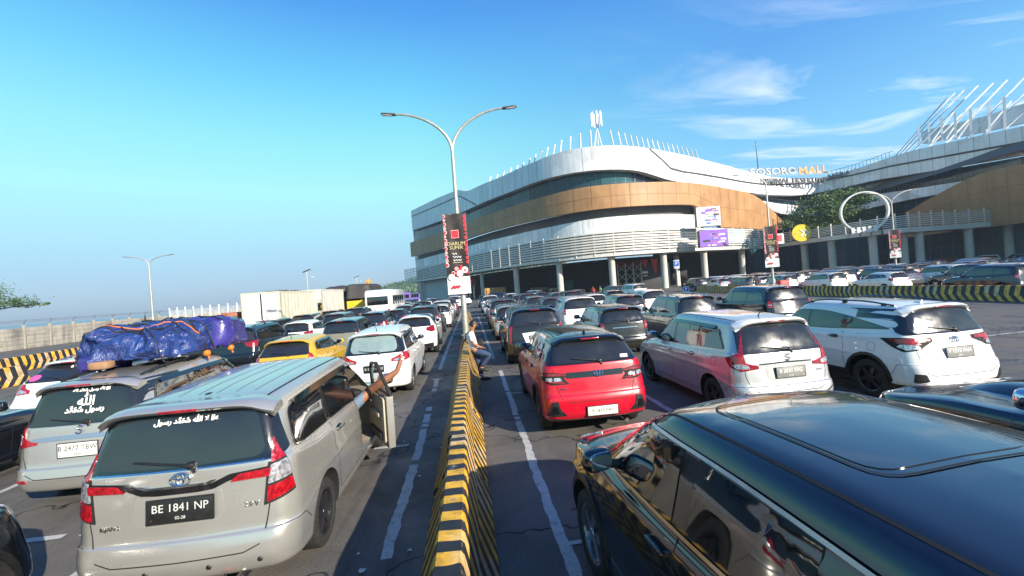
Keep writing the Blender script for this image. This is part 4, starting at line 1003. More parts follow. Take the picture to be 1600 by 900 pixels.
def banner(x, y, z0, z1, wd, rz, label):
    h = z1 - z0; t = empty('banner', (x, y, z0), rz, label, 'banner'); q = MB()
    nx_, nz_ = 8, 14; vs = [(wd * (i / nx_ - .5), .02 * math.sin(i * 1.1 + j * .35), h * j / nz_) for j in range(nz_ + 1) for i in range(nx_ + 1)]
    f = lambda j: [(j * (nx_ + 1) + i, j * (nx_ + 1) + i + 1, (j + 1) * (nx_ + 1) + i + 1, (j + 1) * (nx_ + 1) + i) for i in range(nx_)]
    for j in range(nz_): q.add([vs[k] for k in range(len(vs))] if False else vs, f(j), BAN_W if j < 3 else BAN_D)
    q.add([(v[0], v[1] + .02, v[2]) for v in vs], [g[::-1] for j in range(nz_) for g in f(j)], BAN_W); q.build('banner_cloth', t)
    r2 = random.Random(3); q = MB()
    def disc(cx, cz, r, m_, k, n=14, a0=0, a1=2 * PI):
        yy = -.028 - .004 * k; vs_ = [(cx, yy, cz)] + [(cx + r * math.cos(lerp(a0, a1, i / n)), yy, cz + r * math.sin(lerp(a0, a1, i / n))) for i in range(n + 1)]
        vs_ = [(max(-wd / 2, min(wd / 2, a)), b, max(0, min(h, c))) for a, b, c in vs_]; q.add(vs_, [(0, i + 1, i + 2) for i in range(n)], m_, False)
    k = 0
    for i in range(30):
        sgn = -1 if i % 2 else 1; cz = h * (.24 + .76 * (i / 30)); edge = wd * (.46 if cz > h * .36 else r2.uniform(.05, .46)); r = wd * r2.uniform(.05, .10)
        disc(sgn * edge, cz, r, (BAN_R, BAN_W, BAN_R, BAN_P)[i % 4], k % 3); 
        if i % 4 == 1: disc(sgn * edge, cz, r * .75, BAN_R, 3 + k % 2)
        k += 1
    for i in range(9): disc(wd * r2.uniform(-.4, .42), h * r2.uniform(.19, .30), wd * r2.uniform(.06, .15), (BAN_R, BAN_W, BAN_R)[i % 3], k % 5); k += 1
    for i in range(6): disc(wd * (-.28 + .06 * i), h * (.085 + .012 * (i % 2)), wd * .055, BAN_R, 1)
    # red emblem frame
    s_ = wd * .17; cz = h * .745
    q.box((-.02 * wd, -.034, cz), (2 * s_, .006, 2 * s_ * 1.05), mat('emblem_border', (.75, .35, .33), .5)); q.box((-.02 * wd, -.040, cz), (1.7 * s_, .006, 1.75 * s_), BAN_R)
    # flowing white slogan strokes
    for r_ in range(3):
        zc_ = h * (.50 - .035 * r_ * 1.15); P = [(wd * (-.2 + .04 * i + .02 * r_), -.036, zc_ + h * .012 * math.sin(i * 2.1 + r_)) for i in range(10 if r_ else 6)]
        q.tube(P, wd * .016, WHT, 5)
    q.box((.02 * wd, -.036, h * .392), (wd * .42, .004, h * .006), mat('gold_letters', (.62, .52, .28), .5)); q.build('banner_print', t)
    G = mat('gold_letters', (.62, .52, .28), .5); X = Matrix.Rotation(PI / 2, 4, 'X')
    for s2, zz in (('DIARUM', .625), ('SUPER', .575)): M_ = Matrix.Translation((0, -.036, h * zz)) @ X; text('brand_name', s2, wd * .215, M_, G, t, depth=.003)
    z = MB()
    for zz in (h - .02, .02): z.tube([(-wd / 2 - .03, .03, zz), (wd / 2 + .03, .03, zz)], .018, GALV, 6); z.box((.0, .1, zz), (.05, .18, .03), GALV)
    z.build('banner_bracket', t); return t
banner(-.42, 16.62, 3.02 - .68, 3.02 + 2.42, .88, -YAW, 'tall narrow red and black banner on the street lamp of the central barrier')
banner(L2.location.x - .1, L2.location.y - .22, 2.47 - .0, 2.47 + 3.75, 1.15, -.35, 'narrow red and black banner on the lamp beside the yellow round sign')
banner(L3.location.x - .2, L3.location.y - .25, 2.5, 6.2, 1.2, -.5, 'narrow red and black banner on the lamp before the white ring')
# far solar lamps, green sign, orange mast
for (px, py, dp, lb) in ((479, 424, 84, 'distant solar street lamp above the white container'), (557, 433, 125, 'most distant solar street lamp beside the green road sign')):
    p_ = at_depth(px, py, dp); t = empty('solar_lamp', (p_.x, p_.y, 0), 0, lb, 'street lamp'); q = MB(); q.tube([(0, 0, 0), (0, 0, p_.z)], .09, GALV, 8); q.tube([(0, 0, p_.z - 1.6), (.9, 0, p_.z - 1.2)], .04, GALV, 6); q.build('pole', t)
    q = MB(); q.box((0, 0, p_.z + .1), (1.5, .9, .06), LAMPH, Matrix.Rotation(-.35, 4, 'Y')); q.build('solar_panel', t); q = MB(); q.box((1.1, 0, p_.z - 1.2), (.6, .25, .1), WM, bev=.03); q.build('lamp_head', t)
p_ = at_depth(552, 448, 120); t = empty('road_sign', (p_.x, p_.y, 0), 0, 'green overhead direction sign far behind the trucks', 'road sign'); q = MB(); q.box((0, 0, p_.z), (2.6, .1, 1.5), mat('sign_green', (.01, .30, .13), .5), bev=.04); q.box((0, -.06, p_.z), (2.3, .01, .06), WHT); q.build('sign_board', t); q = MB(); q.tube([(0, .1, 0), (0, .1, p_.z + .5)], .1, GALV, 8); q.build('sign_post', t)
p_ = at_depth(576, 447, 100); t = empty('beacon_mast', (p_.x, p_.y, 0), 0, 'orange star shaped marker on a mast behind the white bus', 'marker'); q = MB(); q.tube([(0, 0, 0), (0, 0, p_.z + 1)], .22, mat('orange_paint', (.62, .26, .02), .5), 8); q.build('pole', t); q = MB()
for k in range(8):
    a = k * PI / 4; q.tube([(0, 0, p_.z + .8), (1.1 * math.cos(a), 0, p_.z + .8 + 1.1 * math.sin(a))], [.22, .05], mat('orange_paint', (.62, .26, .02), .5), 6)
q.build('marker_head', t)
# ================================================================== TERMINAL BUILDING
def sm(pts, n=6):
    out = []
    for i in range(len(pts) - 1):
        a, b, c, d = pts[max(i - 1, 0)], pts[i], pts[i + 1], pts[min(i + 2, len(pts) - 1)]
        for k in range(n): out.append(Vector([_cr(w_, x_, y_, z_, k / n, .5) for w_, x_, y_, z_ in zip(a, b, c, d)]))
    out.append(Vector(pts[-1])); return out
class Curve2:
    def __init__(s, pts):
        s.p = [Vector((v[0], v[1])) for v in pts]; s.s = [0]
        for a, b in zip(s.p, s.p[1:]): s.s.append(s.s[-1] + (b - a).length)
    def at(s, t):
        t = max(min(t, s.s[-1] - 1e-6), 0)
        lo, hi = 0, len(s.s) - 1
        while hi - lo > 1:
            m_ = (lo + hi) // 2
            if s.s[m_] <= t: lo = m_
            else: hi = m_
        return s.p[lo].lerp(s.p[hi], (t - s.s[lo]) / (s.s[hi] - s.s[lo]))
    def nrm(s, t):
        d = (s.at(t + .6) - s.at(t - .6)).normalized(); n = Vector((d.y, -d.x))
        return n       # towards the viewer for a curve running left to right
    def off(s, d): 
        return Curve2([s.at(t) + s.nrm(t) * d for t in s.s])
    def hit(s, px, py):
        r = ray(px, py); d = Vector((r.x, r.y)); best = None
        for i in range(len(s.p) - 1):
            a, e = s.p[i], s.p[i + 1] - s.p[i]; den = d.x * e.y - d.y * e.x
            if abs(den) < 1e-9: continue
            t = (a.x * e.y - a.y * e.x) / den; u = (a.x * d.y - a.y * d.x) / den
            if t > 0 and -.001 <= u <= 1.001 and (best is None or t < best[0]): best = (t, s.s[i] + u * e.length, EYE + t * r.z)
        if best is None:
            # beyond an end: take the nearest end point
            ang = lambda v: math.atan2(v.x, v.y); k = 0 if abs(ang(s.p[0]) - ang(d)) < abs(ang(s.p[-1]) - ang(d)) else -1
            v = s.p[k]; return s.s[k], EYE + r.z * v.length / d.length
        return best[1], best[2]
def prof(curve, pts):
    h = sorted(curve.hit(*p_) for p_ in pts); return h
def ev(pf, s_):
    if s_ <= pf[0][0]: return pf[0][1]
    for (a, za), (b, zb_) in zip(pf, pf[1:]):
        if a <= s_ <= b: return lerp(za, zb_, (s_ - a) / (b - a + 1e-9))
    return pf[-1][1]
def sev(pf, s_, w_=3.): return sum(ev(pf, s_ + d * w_) for d in (-1, -.5, 0, .5, 1)) / 5
def band(curve, lo, hi, off, mt, th=.5, step=1.2, s0=None, s1=None, joints=0, jm=None, hj=(), mb=None, smooth=True, jw=.07):
    lo = lo if callable(lo) else (lambda s_, P=prof(curve, lo): sev(P, s_)); hi = hi if callable(hi) else (lambda s_, P=prof(curve, hi): sev(P, s_))
    q = mb or MB(); n = max(2, int((s1 - s0) / step)); vs = []
    mts = mt if isinstance(mt, list) else [mt]
    for i in range(n + 1):
        t = lerp(s0, s1, i / n); c = curve.at(t); nn = curve.nrm(t); f = c + nn * off; bk = c + nn * (off - th); a, b = lo(t), hi(t); b = max(b, a + .01)
        vs += [Vector((f.x, f.y, a)), Vector((f.x, f.y, b)), Vector((bk.x, bk.y, b)), Vector((bk.x, bk.y, a))]
    for i in range(n):
        a = 4 * i; b = a + 4; q.add(vs[a:a + 8], [(0, 4, 5, 1)], mts[(i * 7919 // 3) % len(mts)], smooth and len(mts) == 1); q.add(vs[a:a + 8], [(1, 5, 6, 2), (3, 7, 4, 0), (2, 6, 7, 3)], mts[0], False)
    q.add(vs[:4], [(0, 1, 2, 3)], mts[0], False); q.add(vs[-4:], [(3, 2, 1, 0)], mts[0], False)
    if joints:
        k = int((s1 - s0) / joints)
        for i in range(1, k + 1):
            t = s0 + i * joints; c = curve.at(t); nn = curve.nrm(t); tt = Vector((-nn.y, nn.x)); f = c + nn * (off + .02)
            a, b = lo(t) + .02, hi(t) - .02
            if b - a < .2: continue
            sl_ = joints * .0
            q.add([Vector((*(f - tt * jw / 2), a)), Vector((*(f + tt * jw / 2), a)), Vector((*(f + tt * jw / 2), b)), Vector((*(f - tt * jw / 2), b))], [(0, 1, 2, 3)], jm, False)
        for fr_ in hj:
            for i in range(n):
                t0, t1 = lerp(s0, s1, i / n), lerp(s0, s1, (i + 1) / n); P = []
                for t, dz in ((t0, -.035), (t1, -.035), (t1, .035), (t0, .035)):
                    c = curve.at(t) + curve.nrm(t) * (off + .025); P.append(Vector((c.x, c.y, lerp(lo(t), hi(t), fr_) + dz)))
                q.add(P, [(0, 1, 2, 3)], jm, False)
    return q
BWH = mat('white_cladding', (.80, .80, .79), .45, 0, 0, .04, .3); BGR = mat('grey_silver_cladding', (.60, .63, .67), .4, .2, 0, .05, .3); BRN = mat('wood_brown_cladding', (.38, .20, .08), .55, 0, 0, .14, .35)  # grey copy of the white cladding paints shade on turned-away fascia
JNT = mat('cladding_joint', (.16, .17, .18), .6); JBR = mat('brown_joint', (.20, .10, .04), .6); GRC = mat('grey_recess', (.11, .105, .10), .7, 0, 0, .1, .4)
BG = [mat('facade_glass_' + n_, c, .14, 0, 0, 0, spec=.35) for n_, c in (('teal', (.018, .060, .080)), ('blue', (.014, .040, .070)), ('deep', (.008, .022, .038)), ('pale', (.035, .10, .12)))]
MUL = mat('mullion', (.10, .12, .13), .5, .4); 
for M_ in (BWH, BGR, BRN, LOUV if 'LOUV' in globals() else BWH):
    t_ = M_.node_tree; b_ = t_.nodes['Principled BSDF']; src_ = b_.inputs['Base Color'].links[0].from_socket; g_ = t_.nodes.new('ShaderNodeTexCoord').outputs['Object']
    mp_ = t_.nodes.new('ShaderNodeMapping'); t_.links.new(g_, mp_.inputs[0]); mp_.inputs['Scale'].default_value = (1, 1, .07)
    st_ = ramp(t_, ((.36, (.66, .64, .60)), (.56, (1, 1, 1))), noise(t_, .9, 8, .7, mp_.outputs[0])); c_ = mixc(t_, .4, src_, st_, 'MULTIPLY')
    vo_ = t_.nodes.new('ShaderNodeTexVoronoi'); vo_.inputs['Scale'].default_value = .28; t_.links.new(g_, vo_.inputs['Vector']); hs_ = t_.nodes.new('ShaderNodeSeparateColor'); t_.links.new(vo_.outputs['Color'], hs_.inputs[0])
    c_ = mixc(t_, 1.0, c_, ramp(t_, ((0, (.90, .90, .90)), (1, (1.06, 1.06, 1.06))), hs_.outputs[0]), 'MULTIPLY'); t_.links.new(c_, b_.inputs['Base Color'])
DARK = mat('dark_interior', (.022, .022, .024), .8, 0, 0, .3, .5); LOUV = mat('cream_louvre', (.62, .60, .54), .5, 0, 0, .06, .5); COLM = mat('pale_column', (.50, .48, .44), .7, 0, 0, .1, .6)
DLN = mat('dark_shadow_gap', (.03, .035, .045), .6)
ZS = 6.8
can_px = [(634, 443), (705, 432), (746, 424.5), (800, 417), (847, 410.5), (926, 401.5), (975, 397), (1060, 392.5), (1120, 389.5), (1192, 388)]
cp = [at_z(x, y, ZS) for x, y in can_px]
cs_ = sm([(v.x, v.y) for v in cp], 8)
c_ = Curve2(cs_); cs_ = [c_.at(c_.s[-1] * i / 90) for i in range(91)]
for _ in range(60): cs_ = [cs_[0]] + [cs_[i] * .5 + (cs_[i - 1] + cs_[i + 1]) * .25 for i in range(1, 90)] + [cs_[-1]]
CAN = Curve2(cs_)
fac_pts = CAN.off(-4.5).p
tail = [at_depth(px, 300, dp) for px, dp in ((1225, 108), (1268, 112), (1320, 108), (1380, 99), (1440, 90), (1520, 80), (1600, 72), (1700, 63), (1850, 52))]
FAC = Curve2(fac_pts[:-2] + sm([(fac_pts[-1].x, fac_pts[-1].y)] + [(v.x, v.y) for v in tail])[1:])
bld = empty('terminal_building', (cp[5].x, cp[5].y + 8, 0), label='big white terminal with curved brown bands, blue glass and a fin crowned roof', cat='building')
def bpart(q, name, ang=30):
    o = q.build(name, None, ang=ang); o.data.transform(Matrix.Translation(-bld.location)); o.parent = bld; return o
TOP = [(648, 329), (690, 309), (722, 296), (735.5, 300), (790, 277), (853, 249.5), (876, 240), (922, 232), (954, 230), (993, 233), (1011, 236), (1060, 245), (1096, 254), (1140, 265), (1192, 278), (1240, 282), (1300, 275), (1350, 262), (1400, 244), (1440, 233), (1500, 220), (1560, 207), (1600, 198), (1700, 175), (1850, 150)]
FBOT = [(650, 360), (700, 343), (750, 322), (800, 302), (847, 284), (880, 275), (926, 268.5), (975, 267.5), (1005, 270), (1030, 284), (1060, 287), (1100, 293), (1192, 306), (1240, 307), (1296, 298), (1368, 282), (1480, 264), (1600, 243), (1700, 224), (1850, 205)]
S = lambda px, py: FAC.hit(px, py)[0]
sA, sB, sW, sR, sE = S(648, 345), S(853, 260), S(1029, 280), S(1395, 270), S(1840, 200)
bpart(band(FAC, FBOT, TOP, 1.2, BGR, 1.5, s0=sA, s1=sB, joints=2.4, jm=JNT), 'roof_fascia_panels')
bpart(band(FAC, FBOT, TOP, 1.25, BWH, 1.5, s0=sB, s1=sR, joints=9, jm=JNT, jw=.05), 'roof_fascia_panels')
bpart(band(FAC, FBOT, TOP, 1.2, BGR, 1.5, s0=sR, s1=sE, joints=2.6, jm=JNT), 'roof_fascia_panels')
# the dark gaps running through the fascia
def gap(pts, w_=.28, off=1.28):
    P = prof(FAC, pts); a, b = P[0][0], P[-1][0]
    return band(FAC, lambda s_: ev(P, s_) - w_ / 2, lambda s_: ev(P, s_) + w_ / 2, off, DLN, .1, .5, a, b)
g = gap([(649.5, 338), (690, 321), (723, 306), (737, 313), (751, 320.5)]); bpart(g, 'fascia_gap')
g = gap([(1009, 236), (1025, 250), (1041, 266), (1060, 271), (1100, 277), (1140, 284), (1192, 291), (1240, 289), (1296, 281), (1400, 259), (1500, 241), (1600, 223), (1700, 204)], .34, 1.36); bpart(g, 'fascia_gap')
GB = [(643, 382), (702, 364), (737, 351), (800, 329), (847, 314), (869, 308), (900, 300), (940, 294), (990, 291), (1032, 289)]
GT = [(x, y - .5) for x, y in FBOT]
bpart(band(FAC, GB, FBOT, -.4, BG, .3, 2.0, s0=S(651, 370), s1=S(1031, 287), joints=2.0, jm=MUL, hj=(.33, .66), jw=.12), 'window_band')
BT = [(643, 380), (702, 362.6), (737, 350), (800, 327), (847, 312), (869, 307), (900, 298), (940, 293), (990, 290), (1029, 288), (1060, 289), (1110, 296), (1160, 305), (1178, 316), (1194, 332), (1206, 345), (1214, 356)]
BB = [(643, 402), (705, 386), (741, 373), (800, 356), (847, 345), (926, 330.6), (990, 325), (1060, 323), (1084, 324), (1090, 330), (1096, 357), (1214, 361)]
bpart(band(FAC, BB, BT, 2.2, BRN, .8, s0=sA - 1, s1=S(1214, 356), joints=3.2, jm=JBR, hj=(.5,), jw=.06), 'brown_band')
W2T = [(648, 408), (705, 393), (742, 383), (800, 369), (869, 354), (940, 341), (1011, 337), (1085, 337)]
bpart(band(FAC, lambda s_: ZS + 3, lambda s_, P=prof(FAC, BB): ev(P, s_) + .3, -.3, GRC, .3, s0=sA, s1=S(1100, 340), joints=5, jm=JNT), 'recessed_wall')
bpart(band(FAC, lambda s_: ZS + .3, [(648, 424), (702, 413), (748, 400), (800, 389), (847, 379), (926, 368), (975, 364), (1088, 361)], .6, GRC, 1.0, s0=sA, s1=S(1088, 345)), 'shaded_wall')  # dark grey sheet paints in the shade behind the louvres
bpart(band(FAC, [(648, 422), (702, 411), (748, 398), (800, 387), (847, 377), (926, 366), (975, 362), (1088, 359)], W2T, .9, BWH, 1.0, s0=sA, s1=S(1088, 345), joints=8, jm=JNT, jw=.04), 'white_lower_band')
# behind, right of the corner: dark glazing with slabs
bpart(band(FAC, lambda s_: 0., FBOT, -1.2, BG, .3, 2.4, s0=S(1170, 310), s1=sE, joints=2.4, jm=MUL, hj=(.2, .4, .6, .8), jw=.12), 'curtain_wall')
SLT = [(1176, 315), (1210, 321), (1240, 323), (1280, 320.5), (1340, 311), (1380, 303), (1440, 294), (1504, 284), (1560, 276), (1700, 262)]
SLB = [(1180, 320), (1200, 334), (1240, 340), (1280, 340), (1340, 332), (1392, 319), (1464, 305), (1504, 299), (1560, 290), (1700, 275)]
bpart(band(FAC, SLB, SLT, 1.6, BWH, 2.0, s0=S(1176, 315), s1=S(1600, 280), joints=6, jm=JNT, jw=.05), 'terrace_slab')
P_ = prof(FAC, SLT); z = MB()
for i in range(70):
    t0 = lerp(S(1178, 314), S(1560, 276), i / 70); t1 = lerp(S(1178, 314), S(1560, 276), (i + 1) / 70); a = FAC.at(t0) + FAC.nrm(t0) * 1.4; b = FAC.at(t1) + FAC.nrm(t1) * 1.4; za, zb2 = sev(P_, t0), sev(P_, t1)
    z.tube([(a.x, a.y, za), (a.x, a.y, za + 1.1)], .05, MUL, 4); z.tube([(a.x, a.y, za + 1.1), (b.x, b.y, zb2 + 1.1)], .05, MUL, 4)
bpart(z, 'terrace_railing')
P_ = prof(FAC, TOP); z = MB()
for i in range(34):
    t0 = lerp(S(1294, 276), S(1400, 244), i / 34); t1 = lerp(S(1294, 276), S(1400, 244), (i + 1) / 34); a = FAC.at(t0) + FAC.nrm(t0) * .6; b = FAC.at(t1) + FAC.nrm(t1) * .6; za, zb2 = sev(P_, t0), sev(P_, t1)
    if i % 2 == 0: z.tube([(a.x, a.y, za - .2), (a.x, a.y, za + 1.3)], .05, MUL, 4)
    z.tube([(a.x, a.y, za + 1.3), (b.x, b.y, zb2 + 1.3)], .05, MUL, 4)
bpart(z, 'roof_railing')
RBT = [(1412, 336), (1440, 316), (1480, 296), (1520, 274), (1560, 262), (1600, 256), (1700, 246), (1850, 235)]
RB = FAC.off(3.2)
bpart(band(RB, lambda s_: ZS - .2, RBT, 0, BRN, .6, s0=RB.hit(1414, 334)[0], s1=RB.hit(1840, 240)[0], joints=3.2, jm=JBR, hj=(.33, .66), jw=.06), 'brown_band')
# roof deck so that the building is closed from above
z = MB(); back = [p2 + Vector((10, 55)) for p2 in FAC.p]; P_ = prof(FAC, TOP); n = len(FAC.p)
vs = [Vector((*FAC.p[i], ev(P_, FAC.s[i]) - 1.0)) for i in range(n)] + [Vector((*back[i], ev(P_, FAC.s[i]) - 1.0)) for i in range(n)]
z.add(vs, [(i, i + 1, n + i + 1, n + i) for i in range(n - 1)], GRC, False)
e0, e1 = FAC.p[0], back[0]; z.add([(e0.x, e0.y, 0), (e1.x, e1.y, 0), (e1.x, e1.y, vs[0].z), (e0.x, e0.y, vs[0].z)], [(0, 1, 2, 3)], BGR, False); bpart(z, 'roof_deck')
# canopy: slab, lip and louvres
LT = [(634, 421), (702, 409), (748, 396), (800, 385), (847, 375), (926, 364), (975, 360), (1060, 357), (1120, 357), (1192, 359)]
z = band(CAN, lambda s_: ZS - .05, lambda s_: ZS + .55, 0, LOUV, .5, s0=0, s1=CAN.s[-1]); bpart(z, 'canopy_edge_beam')
P_ = prof(CAN, LT); topf = lambda s_: sev(P_, s_)
z = MB()
for k in range(8):
    f0 = (k + .35) / 8
    band(CAN, lambda s_, f=f0: lerp(ZS + .6, topf(s_), f), lambda s_, f=f0: lerp(ZS + .6, topf(s_), f) + .27, .25, LOUV, .12, 2.2, 0, CAN.s[-1], mb=z, smooth=True)
bpart(z, 'louvre_screen')
z = MB()
for i in range(int(CAN.s[-1] / 3.6) + 1):
    t = i * 3.6; c = CAN.at(t); nn = CAN.nrm(t); z.box((c.x + nn.x * .0, c.y + nn.y * .0, (ZS + topf(t)) / 2 + .2), (.16, .16, topf(t) - ZS), LOUV)
bpart(z, 'louvre_post')
# canopy deck
z = MB(); n = len(CAN.p); inn_ = CAN.off(-6).p; vs = [Vector((*CAN.p[i], ZS)) for i in range(n)] + [Vector((*inn_[i], ZS)) for i in range(n)] + [Vector((*CAN.p[i], ZS + .3)) for i in range(n)] + [Vector((*inn_[i], ZS + .3)) for i in range(n)]
z.add(vs, [(i, i + 1, n + i + 1, n + i) for i in range(n - 1)] + [(2 * n + i, 3 * n + i, 3 * n + i + 1, 2 * n + i + 1) for i in range(n - 1)], COLM, False); bpart(z, 'canopy_deck')
# ground floor: deep dark hall with a back wall and ceiling beams
INR = CAN.off(-22)
sG = CAN.hit(728, 440)[0]
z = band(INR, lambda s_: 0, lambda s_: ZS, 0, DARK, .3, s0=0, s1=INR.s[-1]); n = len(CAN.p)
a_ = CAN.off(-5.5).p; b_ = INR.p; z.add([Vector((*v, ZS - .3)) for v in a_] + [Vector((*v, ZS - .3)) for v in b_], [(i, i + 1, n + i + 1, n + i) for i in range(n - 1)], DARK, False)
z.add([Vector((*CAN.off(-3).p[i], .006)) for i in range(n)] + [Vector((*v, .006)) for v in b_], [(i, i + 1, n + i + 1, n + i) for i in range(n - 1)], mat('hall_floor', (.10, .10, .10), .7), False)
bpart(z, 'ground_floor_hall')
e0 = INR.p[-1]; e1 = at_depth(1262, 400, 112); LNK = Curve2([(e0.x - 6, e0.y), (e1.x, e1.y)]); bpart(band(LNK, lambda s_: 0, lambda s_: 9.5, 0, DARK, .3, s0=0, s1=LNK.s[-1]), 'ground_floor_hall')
z = band(CAN, lambda s_: 0, lambda s_: ZS - .1, -2.5, mat('pale_grey_render', (.42, .44, .45), .8, 0, 0, .1, .5), .3, s0=CAN.hit(652, 452)[0], s1=CAN.hit(703, 452)[0]); bpart(z, 'ground_floor_wall')
z = band(CAN, lambda s_: 3.6, lambda s_: 5.6, -1.6, mat('red_awning', (.40, .03, .06), .6), 1.2, s0=CAN.hit(703, 450)[0], s1=CAN.hit(729, 450)[0], joints=2.5, jm=mat('dark_red_joint', (.2, .02, .03), .6)); bpart(z, 'red_shop_front')
z = MB()
for i in range(5):
    t = lerp(CAN.hit(704, 450)[0], CAN.hit(728, 450)[0], i / 4); c = CAN.at(t) - CAN.nrm(t) * 2.2; z.box((c.x, c.y, 1.8), (.35, .3, 3.6), BWH)
bpart(z, 'shop_front_post')
for px in (650, 743, 797, 867, 957, 1046, 1112, 1172):
    t = CAN.hit(px, 420)[0]; c = CAN.at(t) - CAN.nrm(t) * 1.6; z = MB(); r_ = .62 if px > 780 else .5
    z.lathe([(r_, 0), (r_, ZS - .6), (r_ + .25, ZS - .1)], COLM, 20, 'z', (c.x, c.y, 0)); bpart(z, 'column')
z = MB(); c = at_depth(1058, 420, 92); z.lathe([(.5, 0), (.5, ZS)], COLM, 16, 'z', (c.x, c.y, 0)); bpart(z, 'column')
# walkway on the right
WK = Curve2(sm([(v.x, v.y) for v in [at_z(x, y, ZS) for x, y in ((1196, 388.5), (1216, 386), (1260, 379.5), (1320, 372), (1392, 364), (1450, 360), (1508, 356), (1600, 348.5), (1700, 341), (1850, 329))]]))
ww = empty('raised_walkway', (WK.at(20).x, WK.at(20).y, 0), label='cream raised walkway on round columns crossing in front of the terminal', cat='walkway')
def wpart(q, name): o = q.build(name, None, ang=30); o.data.transform(Matrix.Translation(-ww.location)); o.parent = ww; return o
wpart(band(WK, lambda s_: ZS - .1, lambda s_: ZS + .75, 0, LOUV, .5, s0=0, s1=WK.s[-1]), 'edge_beam')
z = MB(); n = len(WK.p); b_ = WK.off(-7).p; vs = [Vector((*v, ZS + .1)) for v in WK.p] + [Vector((*v, ZS + .1)) for v in b_] + [Vector((*v, ZS + .5)) for v in WK.p] + [Vector((*v, ZS + .5)) for v in b_]
z.add(vs, [(i, i + 1, n + i + 1, n + i) for i in range(n - 1)] + [(2 * n + i, 3 * n + i, 3 * n + i + 1, 2 * n + i + 1) for i in range(n - 1)], COLM, False); wpart(z, 'deck')
WT = [(1212, 364), (1264, 360), (1320, 350), (1392, 339), (1440, 333), (1508, 331), (1600, 322), (1700, 314), (1850, 300)]; P_ = prof(WK, WT); tw = lambda s_: sev(P_, s_)
z = MB()
for k in range(6): band(WK, lambda s_, f=(k + .5) / 6: lerp(ZS + .8, tw(s_), f), lambda s_, f=(k + .5) / 6: lerp(ZS + .8, tw(s_), f) + .14, .2, LOUV, .1, 2.4, 0, WK.s[-1], mb=z)
for i in range(int(WK.s[-1] / 2.4)): t = i * 2.4 + .6; c = WK.at(t); z.box((c.x, c.y, (ZS + tw(t)) / 2 + .3), (.16, .16, tw(t) - ZS + .3), LOUV)
wpart(z, 'railing')
for px in (1248, 1293, 1361, 1437, 1449, 1525, 1589): t = WK.hit(px, 390)[0]; c = WK.at(t) - WK.nrm(t) * (1.2 if px != 1437 else 2.5); z = MB(); z.lathe([(.62, 0), (.62, ZS - .5), (.85, ZS + .1)], COLM, 20, 'z', (c.x, c.y, 0)); wpart(z, 'column')
for px in (1400,): c = at_depth(px, 400, 100); z = MB(); z.lathe([(.6, 0), (.6, ZS)], COLM, 16, 'z', (c.x, c.y, 0)); wpart(z, 'column')
# roof fins
def fin(bx, by, tx, ty, back_, w_=.32, cv=FAC, n_='roof_fin'):
    t, zb_ = cv.hit(bx, by); c = cv.at(t) - cv.nrm(t) * back_; r = ray(bx, by); dep = c.dot(Vector((F3.x, F3.y)))
    a = at_depth(bx, by + 1.5, dep); b = at_depth(tx, ty, dep); z = MB(); z.tube([a - Vector((0, 0, .5)), b], w_ / 2, BWH, 4, smooth=False); bpart(z, n_, 0)
for b_, t_ in (((762, 287), (767, 276)), ((772, 283), (778, 272)), ((783, 278), (788, 267)), ((793, 274), (799, 262)), ((803, 270), (809, 258)), ((813, 266), (818, 253)), ((823, 262), (828, 247)), ((832, 258), (837, 241)), ((843, 252), (847, 236)), ((852, 248), (856, 230)), ((863, 243), (867, 225)), ((874, 240), (877, 219)), ((890, 236), (891, 213)), ((907, 234), (906, 208)), ((924, 232), (922, 203))):
    fin(*b_, *t_, 2.5, .38)
for k in range(17):
    u = k / 16; u2 = u ** .86; bx = lerp(960, 1094, u2); by = lerp(231, 252, u2); fin(bx, by, lerp(953, 1086, u2), lerp(203, 234, u2), 2.5, .30)
for b_, t_ in (((1398, 240), (1480, 153)), ((1404, 239), (1492, 145)), ((1412, 237), (1506, 141)), ((1424, 234), (1528, 134)), ((1446, 230), (1552, 130)), ((1472, 225), (1574, 125)), ((1504, 217), (1600, 122)), ((1529, 212), (1628, 120)), ((1560, 205), (1660, 118)), ((1592, 198), (1690, 116))):
    fin(*b_, *t_, 1.5, .32, n_='roof_mast')
for b_, t_ in (((1455, 218), (1490, 175)), ((1478, 212), (1510, 170)), ((1496, 212), (1534, 164)), ((1540, 200), (1580, 158))): fin(*b_, *t_, 9, .3, n_='roof_mast')
for px in (1436, 1452, 1472, 1493, 1517, 1546, 1570): z_ = None; fin(px, 222 - (px - 1436) * .17, px - 1, 196 - (px - 1436) * .33, 5, .45, n_='roof_post')
# penthouse behind the masts
PH = FAC.off(-9); bpart(band(PH, [(1432, 226), (1500, 214), (1600, 192), (1750, 165)], [(1432, 207), (1480, 195), (1540, 182), (1600, 160), (1750, 130)], 0, BGR, 1, s0=PH.hit(1440, 215)[0], s1=PH.hit(1740, 150)[0], joints=4, jm=JNT), 'penthouse')
